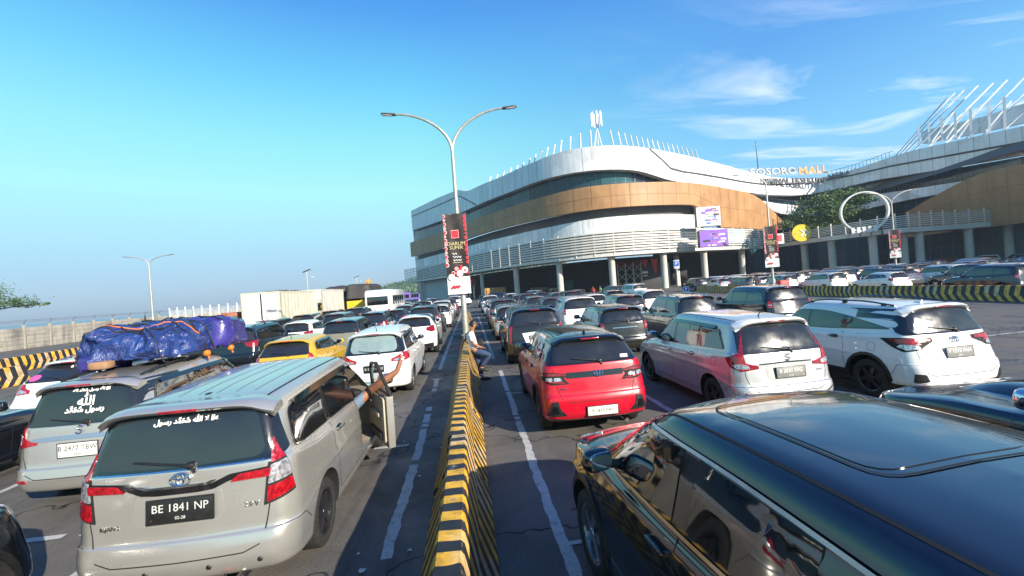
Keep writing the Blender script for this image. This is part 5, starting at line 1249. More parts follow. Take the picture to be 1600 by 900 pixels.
# antenna cluster and thin mast
c = at_depth(935, 230, 100); ant = empty('telecom_antenna', (c.x, c.y, c.z - 1.5), 0, 'cluster of white panel antennas on a small lattice stand on the roof', 'antenna'); z = MB()
for a in range(4): x_, y_ = math.cos(a * PI / 2 + .4), math.sin(a * PI / 2 + .4); z.tube([(x_ * 1.6, y_ * 1.6, 0), (x_ * .25, y_ * .25, 5.2)], .11, WM, 6)
z.tube([(0, 0, 2), (0, 0, 8.6)], .12, WM, 6); z.build('stand', ant)
for a in range(7): x_, y_ = math.cos(a * PI * 2 / 7), math.sin(a * PI * 2 / 7); z = MB(); z.box((x_ * 1.15, y_ * 1.15, 8), (.36, .3, 3.2), BWH, bev=.08); z.tube([(0, 0, 8), (x_ * 1.15, y_ * 1.15, 8)], .05, WM, 4); z.build('panel_antenna', ant)
c = at_depth(1187, 290, 112); z = MB(); z.tube([(0, 0, 0), (-.1, 0, 7), (-.3, 0, 12.3)], [.16, .12, .05], MUL, 6); z.box((-.3, 0, 11.3), (.6, .1, .1), MUL); z.build('roof_mast', loc=(c.x, c.y, c.z - .5), label='thin dark mast rising behind the mall lettering', cat='mast')
# letters on the roof
def letters(txt, p0, p1, dep0, dep1, hpx, mt, name, label, cat='sign lettering', depth=.12, bold=.03):
    a, b = at_depth(*p0, dep0), at_depth(*p1, dep1); X = (b - a); Ln = X.length; X.normalize(); n = X.cross(Vector((0, 0, 1))).normalized(); Y = n.cross(X)
    size = hpx * dep0 / F / .7; M_ = Matrix((X, Y, n)).transposed().to_4x4(); me = text_mesh(txt, size, Matrix.Identity(4), mt, name, depth=depth, align='LEFT', bold=bold * size * .3)
    xs = [v.co.x for v in me.vertices]; k = Ln / (max(xs) - min(xs)); me.transform(Matrix.Diagonal((k, 1, 1, 1)))
    M_.translation = a; me.transform(M_.to_3x3().to_4x4()); o = bpy.data.objects.new(name, me); link(o); o.location = a; tag(o, label, cat); return o
LW = mat('white_letter', (.72, .70, .68), .4); LO = mat('orange_letter', (.62, .27, .06), .4); LG = mat('grey_letter', (.45, .46, .48), .4)
def fd(px, py, o_):
    t, z_ = FAC.hit(px, py); return (FAC.at(t) + FAC.nrm(t) * o_).dot(Vector((F3.x, F3.y)))
LK_ = mat('dark_grey_letter', (.16, .165, .18), .4)
letters('SOSORO', (1171, 270), (1243, 267), fd(1171, 275, -.2), fd(1243, 275, -.2), 11, LG, 'roof_letters', 'pale roof letters reading SOSORO above the white fascia')
letters('MALL', (1247, 268), (1292, 264.5), fd(1247, 275, -.2), fd(1292, 275, -.2), 12, LO, 'roof_letters', 'orange roof letters reading MALL')
letters('TERMINAL EKSEKUTIF', (1178, 284), (1290, 282), fd(1178, 284, 1.6), fd(1290, 282, 1.6), 8.5, LK_, 'roof_letters', 'grey fascia letters reading TERMINAL EKSEKUTIF', depth=.2)
letters('MERAK', (1294, 278), (1338, 268), fd(1294, 278, 2.0), fd(1338, 268, 2.0), 9, LK_, 'roof_letters', 'grey fascia letters reading MERAK at the right of the line', depth=.2)
# ring, round sign, screens
c = at_depth(1350, 331, 75); ring = empty('ring_sculpture', (c.x, c.y, 6.9), -.45, 'large white ring standing on the walkway in front of the tree', 'sculpture'); z = MB(); vs = []; n = 48; R_ = 3.45
for k in range(n):
    a = 2 * PI * k / n
    for (dr, dy) in ((-.16, -.42), (.08, -.42), (.08, .42), (-.16, .42)): vs.append((math.cos(a) * (R_ + dr), dy, c.z - 6.9 + math.sin(a) * (R_ + dr)))
z.add(vs, [(4 * i + j, 4 * i + (j + 1) % 4, 4 * ((i + 1) % n) + (j + 1) % 4, 4 * ((i + 1) % n) + j) for i in range(n) for j in range(4)], BWH); z.build('ring', ring)
z = MB()
for sx in (-2.4, -.8, .8, 2.4): z.tube([(sx, 0, -.2), (sx * .9, -.2, c.z - 6.9 - R_ + .9)], .1, GRC, 6)
for i, sx in enumerate((-1.9, -1.1, -.3, .5, 1.3)): z.box((sx, -.4, .9), (.5, .15, 1.0), LW, Matrix.Rotation(.2 * (i % 2) - .1, 4, 'Y'))
z.build('ring_base', ring)
c = at_depth(1252, 364, 80); rs_ = empty('round_sign', (c.x, c.y, c.z), -.3, 'round yellow sign with a white double arrow on the walkway', 'sign'); z = MB(); z.lathe([(0, -.15), (1.58, -.15), (1.6, 0), (1.58, .1), (0, .1)], mat('sign_yellow', (.78, .50, .02), .4), 32, 'y'); z.build('sign_disc', rs_)
z = MB()
for dx in (-.1, .6):
    for sg in (-1, 1): z.box((dx + .2 , -.2, sg * .30), (.85, .06, .22), WHT, Matrix.Rotation(sg * .75, 4, 'Y'))
z.box((-.95, -.2, 0), (.4, .05, .12), LG); z.build('arrow_mark', rs_)
SCR_B = mat('screen_blue', (.10, .16, .42), .3, emit=.25); SCR_P = mat('screen_violet', (.22, .10, .42), .3, emit=.2); SCR_W = mat('screen_pale', (.50, .48, .55), .3, emit=.25)
def screen(px0, py0, px1, py1, dep, label, kind):
    a, b = at_depth(px0, py1, dep), at_depth(px1, py0, dep); w_ = (px1 - px0) * dep / F; h = b.z - a.z; t = empty('advert_board', ((a.x + b.x) / 2, (a.y + b.y) / 2, a.z), -.12, label, 'advertising board'); z = MB(); z.box((0, .5, h / 2), (w_, .9, h), MUL, bev=.05); z.build('case', t)
    z = MB(); r_ = random.Random(kind); z.box((0, .02, h / 2), (w_ * .97, .06, h * .97), (SCR_W, SCR_P)[kind])
    for i in range(26): 
        ww_, hh = w_ * r_.uniform(.04, .25), h * r_.uniform(.03, .13); x_ = r_.uniform(-.5, .5) * (w_ * .93 - ww_); z_ = h / 2 + r_.uniform(-.5, .5) * (h * .93 - hh); z.box((x_, -.015 - .002 * i, z_), (ww_, .004, hh), (SCR_B, SCR_P, SCR_W, BAN_P, BLK, SCR_W)[i % 6])
    z.build('screen', t)
screen(1088, 321, 1126, 355, 79, 'upper pale square advertising screen on the canopy', 0); screen(1093, 357, 1138, 387, 78, 'lower violet advertising board hung on the canopy railing', 1)
c = at_depth(1218, 373, 86); z = MB(); z.box((0, 0, 0), (1.8, .15, 2.0), WM, bev=.02); z.box((0, -.1, .1), (.9, .02, 1.3), BAN_R); z.build('notice_board', loc=c, label='small white notice board with a red mark on the walkway rail', cat='sign')
# things under the canopy
def inside(px, py, dep): v = at_depth(px, py, dep); return v
items = [('box_truck', 757, 478, 790, 448, 100, (.42, .22, .06), 'orange brown truck body parked under the canopy', 'truck body'), ('stacked_goods', 830, 478, 856, 448, 108, (.25, .27, .24), 'grey stacked goods under the canopy', 'goods'), ('green_tarpaulin_heap', 872, 476, 896, 438, 104, (.05, .20, .17), 'green tarpaulin covered heap under the canopy', 'goods'), ('beige_sacks', 860, 476, 874, 450, 98, (.5, .42, .33), 'beige covered load beside a canopy column', 'goods')]
for nm, x0, y0, x1, y1, dp, c_, lb, ct in items:
    a, b = at_depth(x0, y0, dp), at_depth(x1, y1, dp); w_ = (b - a).length; t = MB(); h = max(b.z, 1.5); m_ = mat(nm + '_skin', c_, .7, 0, 0, .3, 1.5)
    t.box((0, 0, h / 2 + .3), ((x1 - x0) * dp / F, 3, h - .6), m_, bev=.3); 
    for k in range(5): t.box((((k + .5) / 5 - .5) * (x1 - x0) * dp / F, -1.55, h / 2 + .3), (.08, .1, h - .8), BLK)
    for sx in (-1, 1): t.lathe([(0, -1.6), (.45, -1.6), (.5, -1.5), (.5, -1.2)], RUB, 16, 'y', (sx * (x1 - x0) * dp / F * .3, 0, .5))
    t.build(nm, loc=((a.x + b.x) / 2, (a.y + b.y) / 2, 0), label=lb, cat=ct)
# scaffold and red pennants
c = at_depth(985, 440, 90); t = empty('scaffold', (c.x, c.y, 0), -.3, 'steel scaffold tower between two canopy columns', 'scaffold'); z = MB()
for x_ in (-2.4, -.8, .8, 2.4):
    for y_ in (0, 1.5): z.tube([(x_, y_, 0), (x_, y_, 5.6)], .09, COLM, 6)
for k in range(3):
    for h in (0, 1.8, 3.6): z.tube([(-2.4 + 1.6 * k, 0, h + .1), (-.8 + 1.6 * k, 0, h + 1.8)], .06, COLM, 5); z.tube([(-2.4 + 1.6 * k, 0, h + 1.8), (-.8 + 1.6 * k, 0, h + .1)], .06, COLM, 5)
z.build('tubes', t); z = MB(); z.box((0, 1.6, 5.3), (6, .1, 1.4), mat('dark_red_cloth', (.18, .015, .02), .7)); z.build('red_cloth', t)
for i, (px, py, w_, h, lb) in enumerate(((1023, 417, 1.5, 3.3, 'long red pennant hanging by a canopy column'), (1007, 412, 1.6, 1.6, 'short red pennant beside the dark display wall'))):
    c = at_depth(px, py, 88); z = MB(); z.add([(-w_ / 2, 0, h / 2), (w_ / 2, 0, h / 2), (w_ * .12, .0, -h / 2), (-w_ / 2, .12, h / 2), (w_ / 2, .12, h / 2), (w_ * .12, .12, -h / 2)], [(0, 2, 1), (3, 4, 5), (0, 1, 4, 3), (1, 2, 5, 4), (2, 0, 3, 5)], mat('red_cloth', (.62, .02, .03), .6), False); z.build('pennant', loc=c, label=lb, cat='pennant')
c = at_depth(1020, 440, 92); z = MB(); z.box((0, 0, 2.7), (7.5, .3, 5.4), mat('dark_display', (.03, .03, .035), .6), bev=.05); z.box((-1.6, -.2, 3.4), (1.2, .06, .5), WHT); z.box((-1.6, -.2, 2.7), (.9, .06, .25), WHT); z.box((2.9, -.25, 2.6), (1.6, .3, 5.0), COLM)
z.build('display_wall', loc=(c.x, c.y, 0), label='dark display wall with small white marks under the canopy', cat='display')
# parking signs
def psign(px, py, dep, w_, h, label):
    c = at_depth(px, py, dep); t = empty('parking_sign', (c.x, c.y, 0), -.4, label, 'sign'); z = MB(); z.tube([(0, .05, 0), (0, .05, c.z)], .06, WM, 8); z.box((0, .05, .04), (.5, .4, .08), COLM); z.build('post', t)
    z = MB(); z.box((0, 0, c.z), (w_, .06, h), WM, bev=.01); z.box((0, -.035, c.z + h * .1), (w_ * .86, .01, h * .62), mat('sign_blue', (.02, .12, .48), .4)); z.build('board', t); text('letter', 'P', h * .55, Matrix.Translation((0, -.045, c.z + h * .1)) @ Matrix.Rotation(PI / 2, 4, 'X'), WHT, t, bold=.01)
psign(1057, 413, 62, .75, 1.25, 'blue parking sign on a tall post beside a canopy column'); psign(1072, 453, 45, .6, .7, 'low blue parking sign standing at the far end of the right barrier')
# ------------------------------------------------------------------ trees
LEAF = [mat('leaf_' + n_, c, .6, 0, 0, .2, 1.) for n_, c in (('mid', (.055, .12, .028)), ('dark', (.025, .065, .018)), ('light', (.10, .17, .04)))]
BARK = mat('bark', (.09, .07, .05), .9, 0, 0, .3, 4, .5, 10)
def tree(name, loc, blobs, trunk_h, tr, label, cat='tree', n=2600, ls=.42, limbs=True, seed=1, flat=.5):
    r_ = random.Random(seed); t = empty(name, loc, 0, label, cat); z = MB(); z.tube([(0, 0, -.1), (.1, .05, trunk_h * .5), (0, 0, trunk_h)], [tr, tr * .75, tr * .6], BARK, 10)
    for (c, d) in blobs:
        c = Vector(c); m_ = Vector((c.x * .45, c.y * .45, lerp(trunk_h, c.z, .6))); z.tube([(0, 0, trunk_h * .8), m_, c], [tr * .5, tr * .3, tr * .1], BARK, 6)
        for k in range(4): e = c + Vector((r_.uniform(-1, 1) * d[0], r_.uniform(-1, 1) * d[1], r_.uniform(-.4, .6) * d[2])) * .8; z.tube([m_.lerp(c, .6), e], [tr * .16, tr * .05], BARK, 5)
    z.build('trunk', t); q = MB(); tot = sum(d[0] * d[1] * d[2] for c, d in blobs)
    for (c, d) in blobs:
        c = Vector(c); nn = int(n * d[0] * d[1] * d[2] / tot); ncl = max(6, nn // 26)
        for k in range(ncl):
            v = Vector((r_.gauss(0, 1), r_.gauss(0, 1), r_.gauss(0, 1))).normalized() * r_.uniform(.45, 1.02) ; cc = c + Vector((v.x * d[0], v.y * d[1], v.z * d[2] * (1 if v.z > 0 else .55))); cr_ = r_.uniform(.10, .24) * min(d[0], d[1]); mm = LEAF[r_.choice((0, 0, 1, 2))]
            for j in range(26):
                p_ = cc + Vector((r_.gauss(0, 1), r_.gauss(0, 1), r_.gauss(0, 1) * flat)) * cr_; s_ = ls * r_.uniform(.5, 1.1); a = Vector((r_.gauss(0, 1), r_.gauss(0, 1), r_.gauss(0, .5))).normalized(); b = a.cross(Vector((r_.gauss(0, 1), r_.gauss(0, 1), r_.gauss(0, 1)))).normalized()
                q.add([p_ - a * s_, p_ - b * s_ * .35, p_ + a * s_, p_ + b * s_ * .35], [(0, 1, 2, 3)], mm, False)
    q.build('crown', t, ang=0); return t
c = at_depth(1300, 372, 86)
tree('spreading_tree', (c.x, c.y, 0), [((-2.5, 0, 14.0), (3.8, 3.5, 2.0)), ((2.5, 0, 15.6), (4.2, 3.5, 1.7)), ((6.2, 0, 14.4), (3.0, 3, 1.6)), ((-6, 0, 12.0), (3.2, 3, 1.6)), ((0, -1, 12.2), (4.5, 3.5, 1.8)), ((5.5, 0, 11.8), (3.6, 3, 1.6)), ((-8.6, 0, 10.6), (2.4, 2.4, 1.0)), ((0, 0, 10.0), (6.5, 3, 1.2))], 9, .5, 'broad green spreading tree in front of the terminal beside the white ring', n=15000, ls=.30, seed=4)
c = at_depth(-62, 470, 42)
tree('spreading_tree', (c.x, c.y, 0), [((3.5, 0, 4.6), (3.3, 1.6, .7)), ((0, 0, 5.8), (3, 3, 1.6)), ((-3, 0, 5), (3, 2.5, 1.2)), ((6.2, 0, 4.3), (1.6, 1.0, .40))], 3.6, .25, 'green tree reaching in with a low branch from the left edge', n=13000, ls=.13, seed=8)
# ------------------------------------------------------------------ far wooded hill
def m_hill(t, b, N_, L_):
    g = N_('ShaderNodeTexCoord').outputs['Object']; L_(ramp(t, ((.35, (.025, .05, .02)), (.6, (.06, .10, .035)), (.8, (.10, .13, .06))), noise(t, .12, 8, .7, g)), b.inputs['Base Color']); b.inputs['Roughness'].default_value = .9
HILL = node_mat('wooded_hill', m_hill)
z = MB(); vs = []; nx, ny = 140, 16; a = at_depth(515, 472, 620); b = at_depth(900, 450, 620); r_ = random.Random(5)
for j in range(ny + 1):
    for i in range(nx + 1):
        u = i / nx; v = j / ny; p2 = a.lerp(b, u) + F3 * (v * 200); env = min(1, u * 2.4) ** .9; hh = (44 * env + 6 * math.sin(u * 17) * env) * math.sin(min(1, v * 1.4) * PI / 2) * 1.0; hh += r_.uniform(0, 6.0) * (v > .02) * (.35 + env)
        vs.append((p2.x, p2.y, hh * .93 - 1))
z.add(vs, [(j * (nx + 1) + i, j * (nx + 1) + i + 1, (j + 1) * (nx + 1) + i + 1, (j + 1) * (nx + 1) + i) for j in range(ny) for i in range(nx)], HILL, False); z.build('hill', kind='structure', ang=0)
q = MB(); pts = []
for k in range(9000):
    i = r_.randrange(len(vs)); v = Vector(vs[i]) + Vector((r_.uniform(-4, 4), r_.uniform(-8, 8), r_.uniform(0, 4))); s_ = r_.uniform(1.2, 3.0); a = Vector((r_.gauss(0, 1), r_.gauss(0, 1), r_.gauss(0, 1))).normalized(); b = a.cross(Vector((r_.gauss(0, 1), r_.gauss(0, 1), r_.gauss(0, 1)))).normalized()
    q.add([v - a * s_, v - b * s_ * .6, v + a * s_, v + b * s_ * .6], [(0, 1, 2, 3)], LEAF[k % 3], False)
q.build('hill_woodland', ang=0, kind='stuff')
# ------------------------------------------------------------------ haze
hz = mat('haze_air', (.62, .72, .80), 1, var=0); t_ = hz.node_tree; t_.nodes.clear(); pv = t_.nodes.new('ShaderNodeVolumePrincipled'); pv.inputs['Color'].default_value = (.60, .72, .82, 1); pv.inputs['Density'].default_value = .00042; pv.inputs['Anisotropy'].default_value = .1
ou = t_.nodes.new('ShaderNodeOutputMaterial'); t_.links.new(pv.outputs[0], ou.inputs['Volume'])
z = MB(); z.box((300, 1000, 29.5), (19000, 17000, 65), hz)
hzo = z.build('haze', kind='stuff', ang=0)
# ================================================================== OTHER CARS
def lamps_for(kind, p): return lamp_set(kind, p['W'] / 2, p['zb'] - .14, p['zb'] + .08, p['gz'])
def spec(base, **k): d = dict(base); d.update(k); d['lamps'] = lamps_for(k.get('lk', 'vert'), {**DEF, **d}); return d
MPV = dict(L=4.20, W=1.66, H=1.66, zc=.21, zbt=.62, zb=1.0, cy=1.12, cz=1.0, rf=.42, rr=-1.78, gy=-1.96, gz=1.08, zh=.88, wr=.62, ya=-1.28, yf=1.38, wr_=.30, by=.06, rise=.05, dl=(.92, .02, -.86, -1.68), ytr=-1.50, rg=[(0, 1.08), (.70, 1.08), (.73, 1.12), (.62, 1.54), (0, 1.58)], spoil=.13, handle=None, ditch=0)
XOV = dict(L=4.33, W=1.79, H=1.60, zc=.25, zbt=.74, zb=1.05, cy=1.02, cz=1.05, rf=.40, rr=-1.45, gy=-1.88, gz=1.14, zh=.95, wr=.61, ya=-1.30, yf=1.31, wr_=.34, by=.08, rise=.10, taper=.08, dl=(.90, .0, -.86, -1.45), ytr=-1.15, rg=[(0, 1.14), (.69, 1.14), (.58, 1.48), (0, 1.52)], clad=.05, spoil=.14, fin=1, ditch=0)
HAT = dict(L=3.75, W=1.68, H=1.50, zc=.20, zbt=.62, zb=.95, cy=.98, cz=.96, rf=.30, rr=-1.42, gy=-1.70, gz=1.02, zh=.84, wr=.60, ya=-1.15, yf=1.22, wr_=.29, by=.06, rise=.09, dl=(.80, -.06, -.80, -1.28), ytr=-1.12, rg=[(0, 1.02), (.66, 1.02), (.56, 1.38), (0, 1.41)], spoil=.13, ditch=0)
SUV = dict(L=4.78, W=1.83, H=1.81, zc=.30, zbt=.78, zb=1.15, cy=1.05, cz=1.16, rf=.38, rr=-2.02, gy=-2.20, gz=1.24, zh=1.05, wr=.66, ya=-1.36, yf=1.40, wr_=.375, by=.06, rise=.05, dl=(.88, -.02, -.95, -1.92), ytr=-1.72, rg=[(0, 1.24), (.76, 1.24), (.78, 1.28), (.66, 1.66), (0, 1.70)], clad=.05, spoil=.13, ditch=0)
def mk(sp, pm, lab, **k):
    sp = dict(sp); sp['paint'] = pm; sp['handle'] = k.pop('handle', pm); sp.update(k); mk.b = None; r_, mk.b = make_car(sp); return r_
def put(root, x, yr, lab, cat='car', group='cars queuing in the lanes', rz=0):
    L_ = None
    for c in root.children: pass
    root.location = (x, yr, 0); root.rotation_euler.z = rz; tag(root, lab, cat, group); return root
LN = {'L1': -2.48, 'L2': -5.42, 'L3': -8.75, 'L4': -11.9, 'L5': -15.0, 'R1': 1.88, 'R2': 5.0, 'R3': 8.05, 'R4': 11.2}
# --- one off cars close enough to know
put(mk(spec(MPV, lk='horiz', det=2, plate=('B 2315 UOX', 0, .74, .46, .16, PLB, PLT, '', .06)), P_WHITE, '', rglass=GLASSP, rgin=[(0, 1.12), (.50, 1.12, .2), (.56, 1.20, .15), (.50, 1.50, .15), (0, 1.53)], visor=1, wst=0), -2.45, 10.55 + 2.1, 'white people carrier with a pale oval rear window in front of the open door')
put(mk(spec(XOV, lk='slim', lowbump=.50), P_WHITE, '', visor=1), -2.38, 17.3 + 2.16, 'white coupe like crossover with dark slim lamps, second ahead of the open door')
put(mk(spec(HAT, lk='vert'), P_YEL, '', visor=1), -5.25, 12.2 + 1.87, 'yellow hatchback between the tarp load and the white people carrier')
put(mk(spec(MPV, lk='vert', brake=RED), P_BRONZE, '', roof=P_NAVY, visor=1), -5.5, 18.2 + 2.1, 'beige people carrier with a dark roof directly ahead of the yellow hatchback')
put(mk(spec(SUV, lk='slim', rails=RIM), P_BLACK, ''), -8.65, 16.0 + 2.4, 'black pickup like car beside the front end of the blue tarp')
put(mk(spec(HAT, lk='slim', H=1.55), P_WHITE, '', visor=1), -8.8, 22.0 + 1.9, 'white hatchback with a dark lamp bar left of the beige people carrier')
wp = put(mk(spec(XOV, lk='horiz', rails=RIM), P_WHITE, ''), -9.2, 10.1 + 2.16, 'white car with a pink sticker on its rear window left of the tarp load')
B_wp = mk.b
put(mk(spec(MPV, lk='vert', L=4.4, H=1.58), P_BLACK, ''), -8.55, 4.75 + 2.2, 'black car cut by the left edge beside the wagon with plate B 2477 TBW')
put(mk(spec(SUV, lk='vert', H=1.55, L=4.5, zb=1.0, gz=1.08), P_BLACK, ''), -4.62, 1.92, 'black car at the bottom left corner of which only the nose shows')
pj = put(mk(spec(SUV, lk='tallvert', rails=None, lowbump=.45), P_BRN, '', roof=P_NAVY, fin=0, visor=1, plate=('B 1740 ZJK', 0, .86, .46, .16, PLG, WHT, '', .06), rear_extra=[('plate_recess', [(0, .74), (.36, .74), (.45, 1.02), (0, 1.04)], P_WHITE, .004, 'full')]), 1.92, 12.9 + 2.4, 'brown black sport utility car with long red lamps ahead of the red crossover')
sg = put(mk(spec(MPV, lk='vert', H=1.62), P_BRN, '', visor=1, rear_extra=[('chrome_strip', [(0, .92), (.4, .92), (.4, .94), (0, .94)], CHR, .01, 'full')]), 4.75, 13.0 + 2.1, 'black people carrier ahead of the silver wagon with L shaped lamps')
put(mk(spec(MPV, lk='horiz', H=1.72, L=4.5), P_GREY, '', rails=RIM, roof=P_NAVY), 7.9, 14.0 + 2.2, 'dark grey people carrier with roof rails ahead of the white F 1315 FAH car')
put(mk(spec(SUV, lk='vert'), P_BLACK, '', visor=1), 11.4, 14.2 + 2.4, 'black sport utility car in the outermost right lane with a wide dark rear window')
# --- light versions of each kind, copied down the lanes
protos = {}
def proto(kind, base, lk, **k):
    d = spec(base, lk=lk); d.update(k); d['det'] = 1; d['sub'] = 3; d['paint'] = P_WHITE; d.setdefault('handle', P_WHITE); d['fuel'] = 'N'
    r, b = make_car(d, 'parked_car'); protos[kind] = r; r.location = (0, 0, -50); return r
for a in (('mpv', MPV, 'vert'), ('mpv_wide', MPV, 'horiz'), ('crossover', XOV, 'slim'), ('hatch', HAT, 'horiz'), ('suv', SUV, 'tallvert'), ('suv_block', SUV, 'vert')): proto(*a)
protos['suv_block'].name = 'parked_car'
TREE = {}
for x in bpy.data.objects:
    if x.parent: TREE.setdefault(x.parent.name, []).append(x)
PAINTS = {'white': P_WHITE, 'silver': P_SILV2, 'black': P_BLACK, 'grey': P_GREY, 'dark blue': P_NAVY, 'maroon': P_MAROON, 'beige': P_BRONZE, 'pearl': P_SILVC}
KN = {'mpv': 'people carrier', 'mpv_wide': 'wagon', 'crossover': 'crossover', 'hatch': 'hatchback', 'suv': 'tall utility car', 'suv_block': 'boxy utility car'}
used = set()
def recolor(o, pm):
    for c in [o] + list(TREE.get(o.name, [])): pass
def place(kind, colr, x, yr, where, group='cars queuing in the lanes', rz=0, roof=None):
    src = protos[kind]; o = src.copy(); col.objects.link(o); pm = PAINTS[colr]
    for ch in TREE.get(src.name, []):
        c = ch.copy(); col.objects.link(c); c.parent = o
        for g in TREE.get(ch.name, []): g2 = g.copy(); col.objects.link(g2); g2.parent = c
        if c.type == 'MESH':
            for i, sl_ in enumerate(c.material_slots):
                if sl_.material is P_WHITE: sl_.link = 'OBJECT'; sl_.material = pm
    o.location = (x, yr + 2.15, 0); o.rotation_euler.z = rz; o.name = 'parked_car'
    tag(o, f'{colr} {KN[kind]} {where}', 'car', group); used.add(kind); return o
ROWS = [
 ('L1', [(23.4, 'suv', 'grey'), (29.2, 'mpv', 'white'), (34.8, 'suv_block', 'white'), (41.2, 'suv', 'grey'), (47.2, 'mpv', 'white'), (60, 'suv_block', 'white')]),
 ('L2', [(24.4, 'mpv_wide', 'dark blue'), (30.4, 'hatch', 'dark blue'), (36.0, 'mpv', 'silver'), (41.8, 'crossover', 'dark blue'), (47.5, 'mpv', 'black'), (53.5, 'hatch', 'white'), (59.5, 'mpv', 'grey')]),
 ('L3', [(27.6, 'mpv', 'grey'), (33.2, 'suv_block', 'black'), (52, 'mpv', 'dark blue'), (58, 'hatch', 'silver')]),
 ('L4', [(19.6, 'suv_block', 'black'), (25.4, 'mpv', 'black'), (31.2, 'mpv', 'dark blue'), (37, 'mpv_wide', 'black')]),
 ('R1', [(19.4, 'mpv_wide', 'silver'), (25.2, 'suv', 'grey'), (31.2, 'mpv', 'white'), (37.0, 'hatch', 'white'), (43, 'suv_block', 'white'), (56, 'mpv', 'dark blue')]),
 ('R2', [(19.2, 'suv_block', 'white'), (25.6, 'mpv', 'grey'), (31.4, 'mpv', 'silver'), (37.2, 'suv', 'grey'), (43.4, 'mpv_wide', 'pearl'), (49.2, 'crossover', 'dark blue'), (55, 'mpv', 'white')]),
 ('R3', [(20.6, 'mpv', 'dark blue'), (26.6, 'crossover', 'white'), (33.0, 'suv_block', 'black'), (39.4, 'mpv', 'silver'), (45.4, 'mpv', 'black'), (51.4, 'hatch', 'white')]),
 ('R4', [(25.4, 'mpv', 'white'), (31.8, 'crossover', 'black'), (44, 'mpv', 'grey')]),
]
SIDE = {'L1': 'in the lane left of the barrier', 'L2': 'in the second lane left of the barrier', 'L3': 'in the third lane left of the barrier', 'L4': 'in the leftmost car lane', 'R1': 'in the lane right of the barrier', 'R2': 'in the second lane right of the barrier', 'R3': 'in the third lane right of the barrier', 'R4': 'in the outer right lane'}
NUM = ['first', 'second', 'third', 'fourth', 'fifth', 'sixth', 'seventh', 'eighth', 'ninth', 'tenth', 'eleventh', 'twelfth']
ORD = ['nearest copied', 'second', 'third', 'fourth', 'fifth', 'sixth', 'seventh', 'eighth']
prev = {'L1': 'the white crossover', 'L2': 'the beige people carrier', 'L3': 'the white hatchback', 'L4': None, 'R1': 'the brown black sport utility car', 'R2': 'the black people carrier', 'R3': 'the grey people carrier with rails', 'R4': 'the black sport utility car'}
for ln, cars in ROWS:
    for i, (yr, k, c) in enumerate(cars):
        ahead = ('directly ahead of ' + prev[ln]) if prev[ln] else 'last of its row'
        jx = rnd.uniform(-.22, .22)
        st_ = {'L1': 3, 'L2': 4, 'L3': 4, 'L4': 1, 'R1': 4, 'R2': 4, 'R3': 3, 'R4': 2}[ln]
        place(k, c, LN[ln] + jx, yr, f"{NUM[st_ + i - 1]} in the {('first', 'second', 'third', 'fourth')[int(ln[1]) - 1]} lane {'left' if ln[0] == 'L' else 'right'} of the barrier", rz=rnd.uniform(-.012, .012)); prev[ln] = f'a {c} ' + ('car')
# yard beyond the right hand barrier
yard = []
cols_ = ['white', 'silver', 'black', 'grey', 'dark blue', 'white', 'maroon', 'pearl', 'black', 'beige']
kinds_ = ['mpv', 'suv_block', 'crossover', 'mpv_wide', 'hatch', 'suv', 'mpv']
GY = 'cars parked beyond the right hand barrier'
place('mpv', 'dark blue', 30.4, 20.4, 'long and near, at the right edge behind the barrier', GY)
place('mpv_wide', 'white', 33.4, 22.3, 'second from the right edge behind the barrier', GY)
place('hatch', 'white', 30.9, 27.6, 'with a pale rear window just behind the people at the barrier', GY)
place('mpv', 'black', 34.9, 25.0, 'with a pale rear window behind the white hatchback at the barrier', GY)
rows_y = ['near', 'next', 'middle', 'further', 'far', 'farthest']
for r_i, x in enumerate((31.2, 34.7, 38.2, 41.8, 45.4, 49.0, 52.6, 56.2, 59.8, 63.4)):
    y = (33.4, 30.5, 24.0, 26, 28.4, 31, 33.5, 36, 38.5, 41)[r_i]; k = 0
    while y < (60, 62, 64, 66, 66, 66, 64, 62, 60, 58)[r_i]:
        cc = cols_[(r_i * 3 + k * 7 + r_i * k) % 10]; kk = kinds_[(r_i * 2 + k * 3) % 7]
        place(kk, cc, x + rnd.uniform(-.2, .2), y, f"{NUM[k]} in the {NUM[r_i]} full row behind the right hand barrier", GY, rz=rnd.uniform(-.02, .02))
        y += rnd.uniform(5.0, 5.8); k += 1
# a few parked far away under the walkway and by the building
for i, (px, py, dp, kk, cc, rz) in enumerate(((1470, 402, 72, 'suv', 'maroon', 1.3), (1535, 396, 74, 'suv_block', 'white', 1.35), (1590, 396, 70, 'mpv', 'silver', 1.2), (770, 472, 66, 'suv', 'dark blue', 1.2), (717, 474, 72, 'crossover', 'white', 1.0), (640, 480, 74, 'mpv', 'dark blue', .8), (672, 474, 78, 'hatch', 'white', .6), (1115, 440, 60, 'suv_block', 'white', .3), (985, 462, 48, 'suv', 'white', .2), (955, 462, 55, 'mpv', 'grey', .4), (830, 468, 70, 'mpv', 'pearl', .9))):
    v = at_depth(px, py, dp); place(kk, cc, v.x, v.y - 2, ('by the walkway columns, number ' if i < 3 else 'across the lane ends by the terminal, ') + (NUM[i] if i > 2 else ('one', 'two', 'three')[i]), 'cars parked close to the terminal', rz)
for r in protos.values():
    for ch in TREE.get(r.name, []):
        for g in TREE.get(ch.name, []): bpy.data.objects.remove(g)
        bpy.data.objects.remove(ch)
    bpy.data.objects.remove(r)
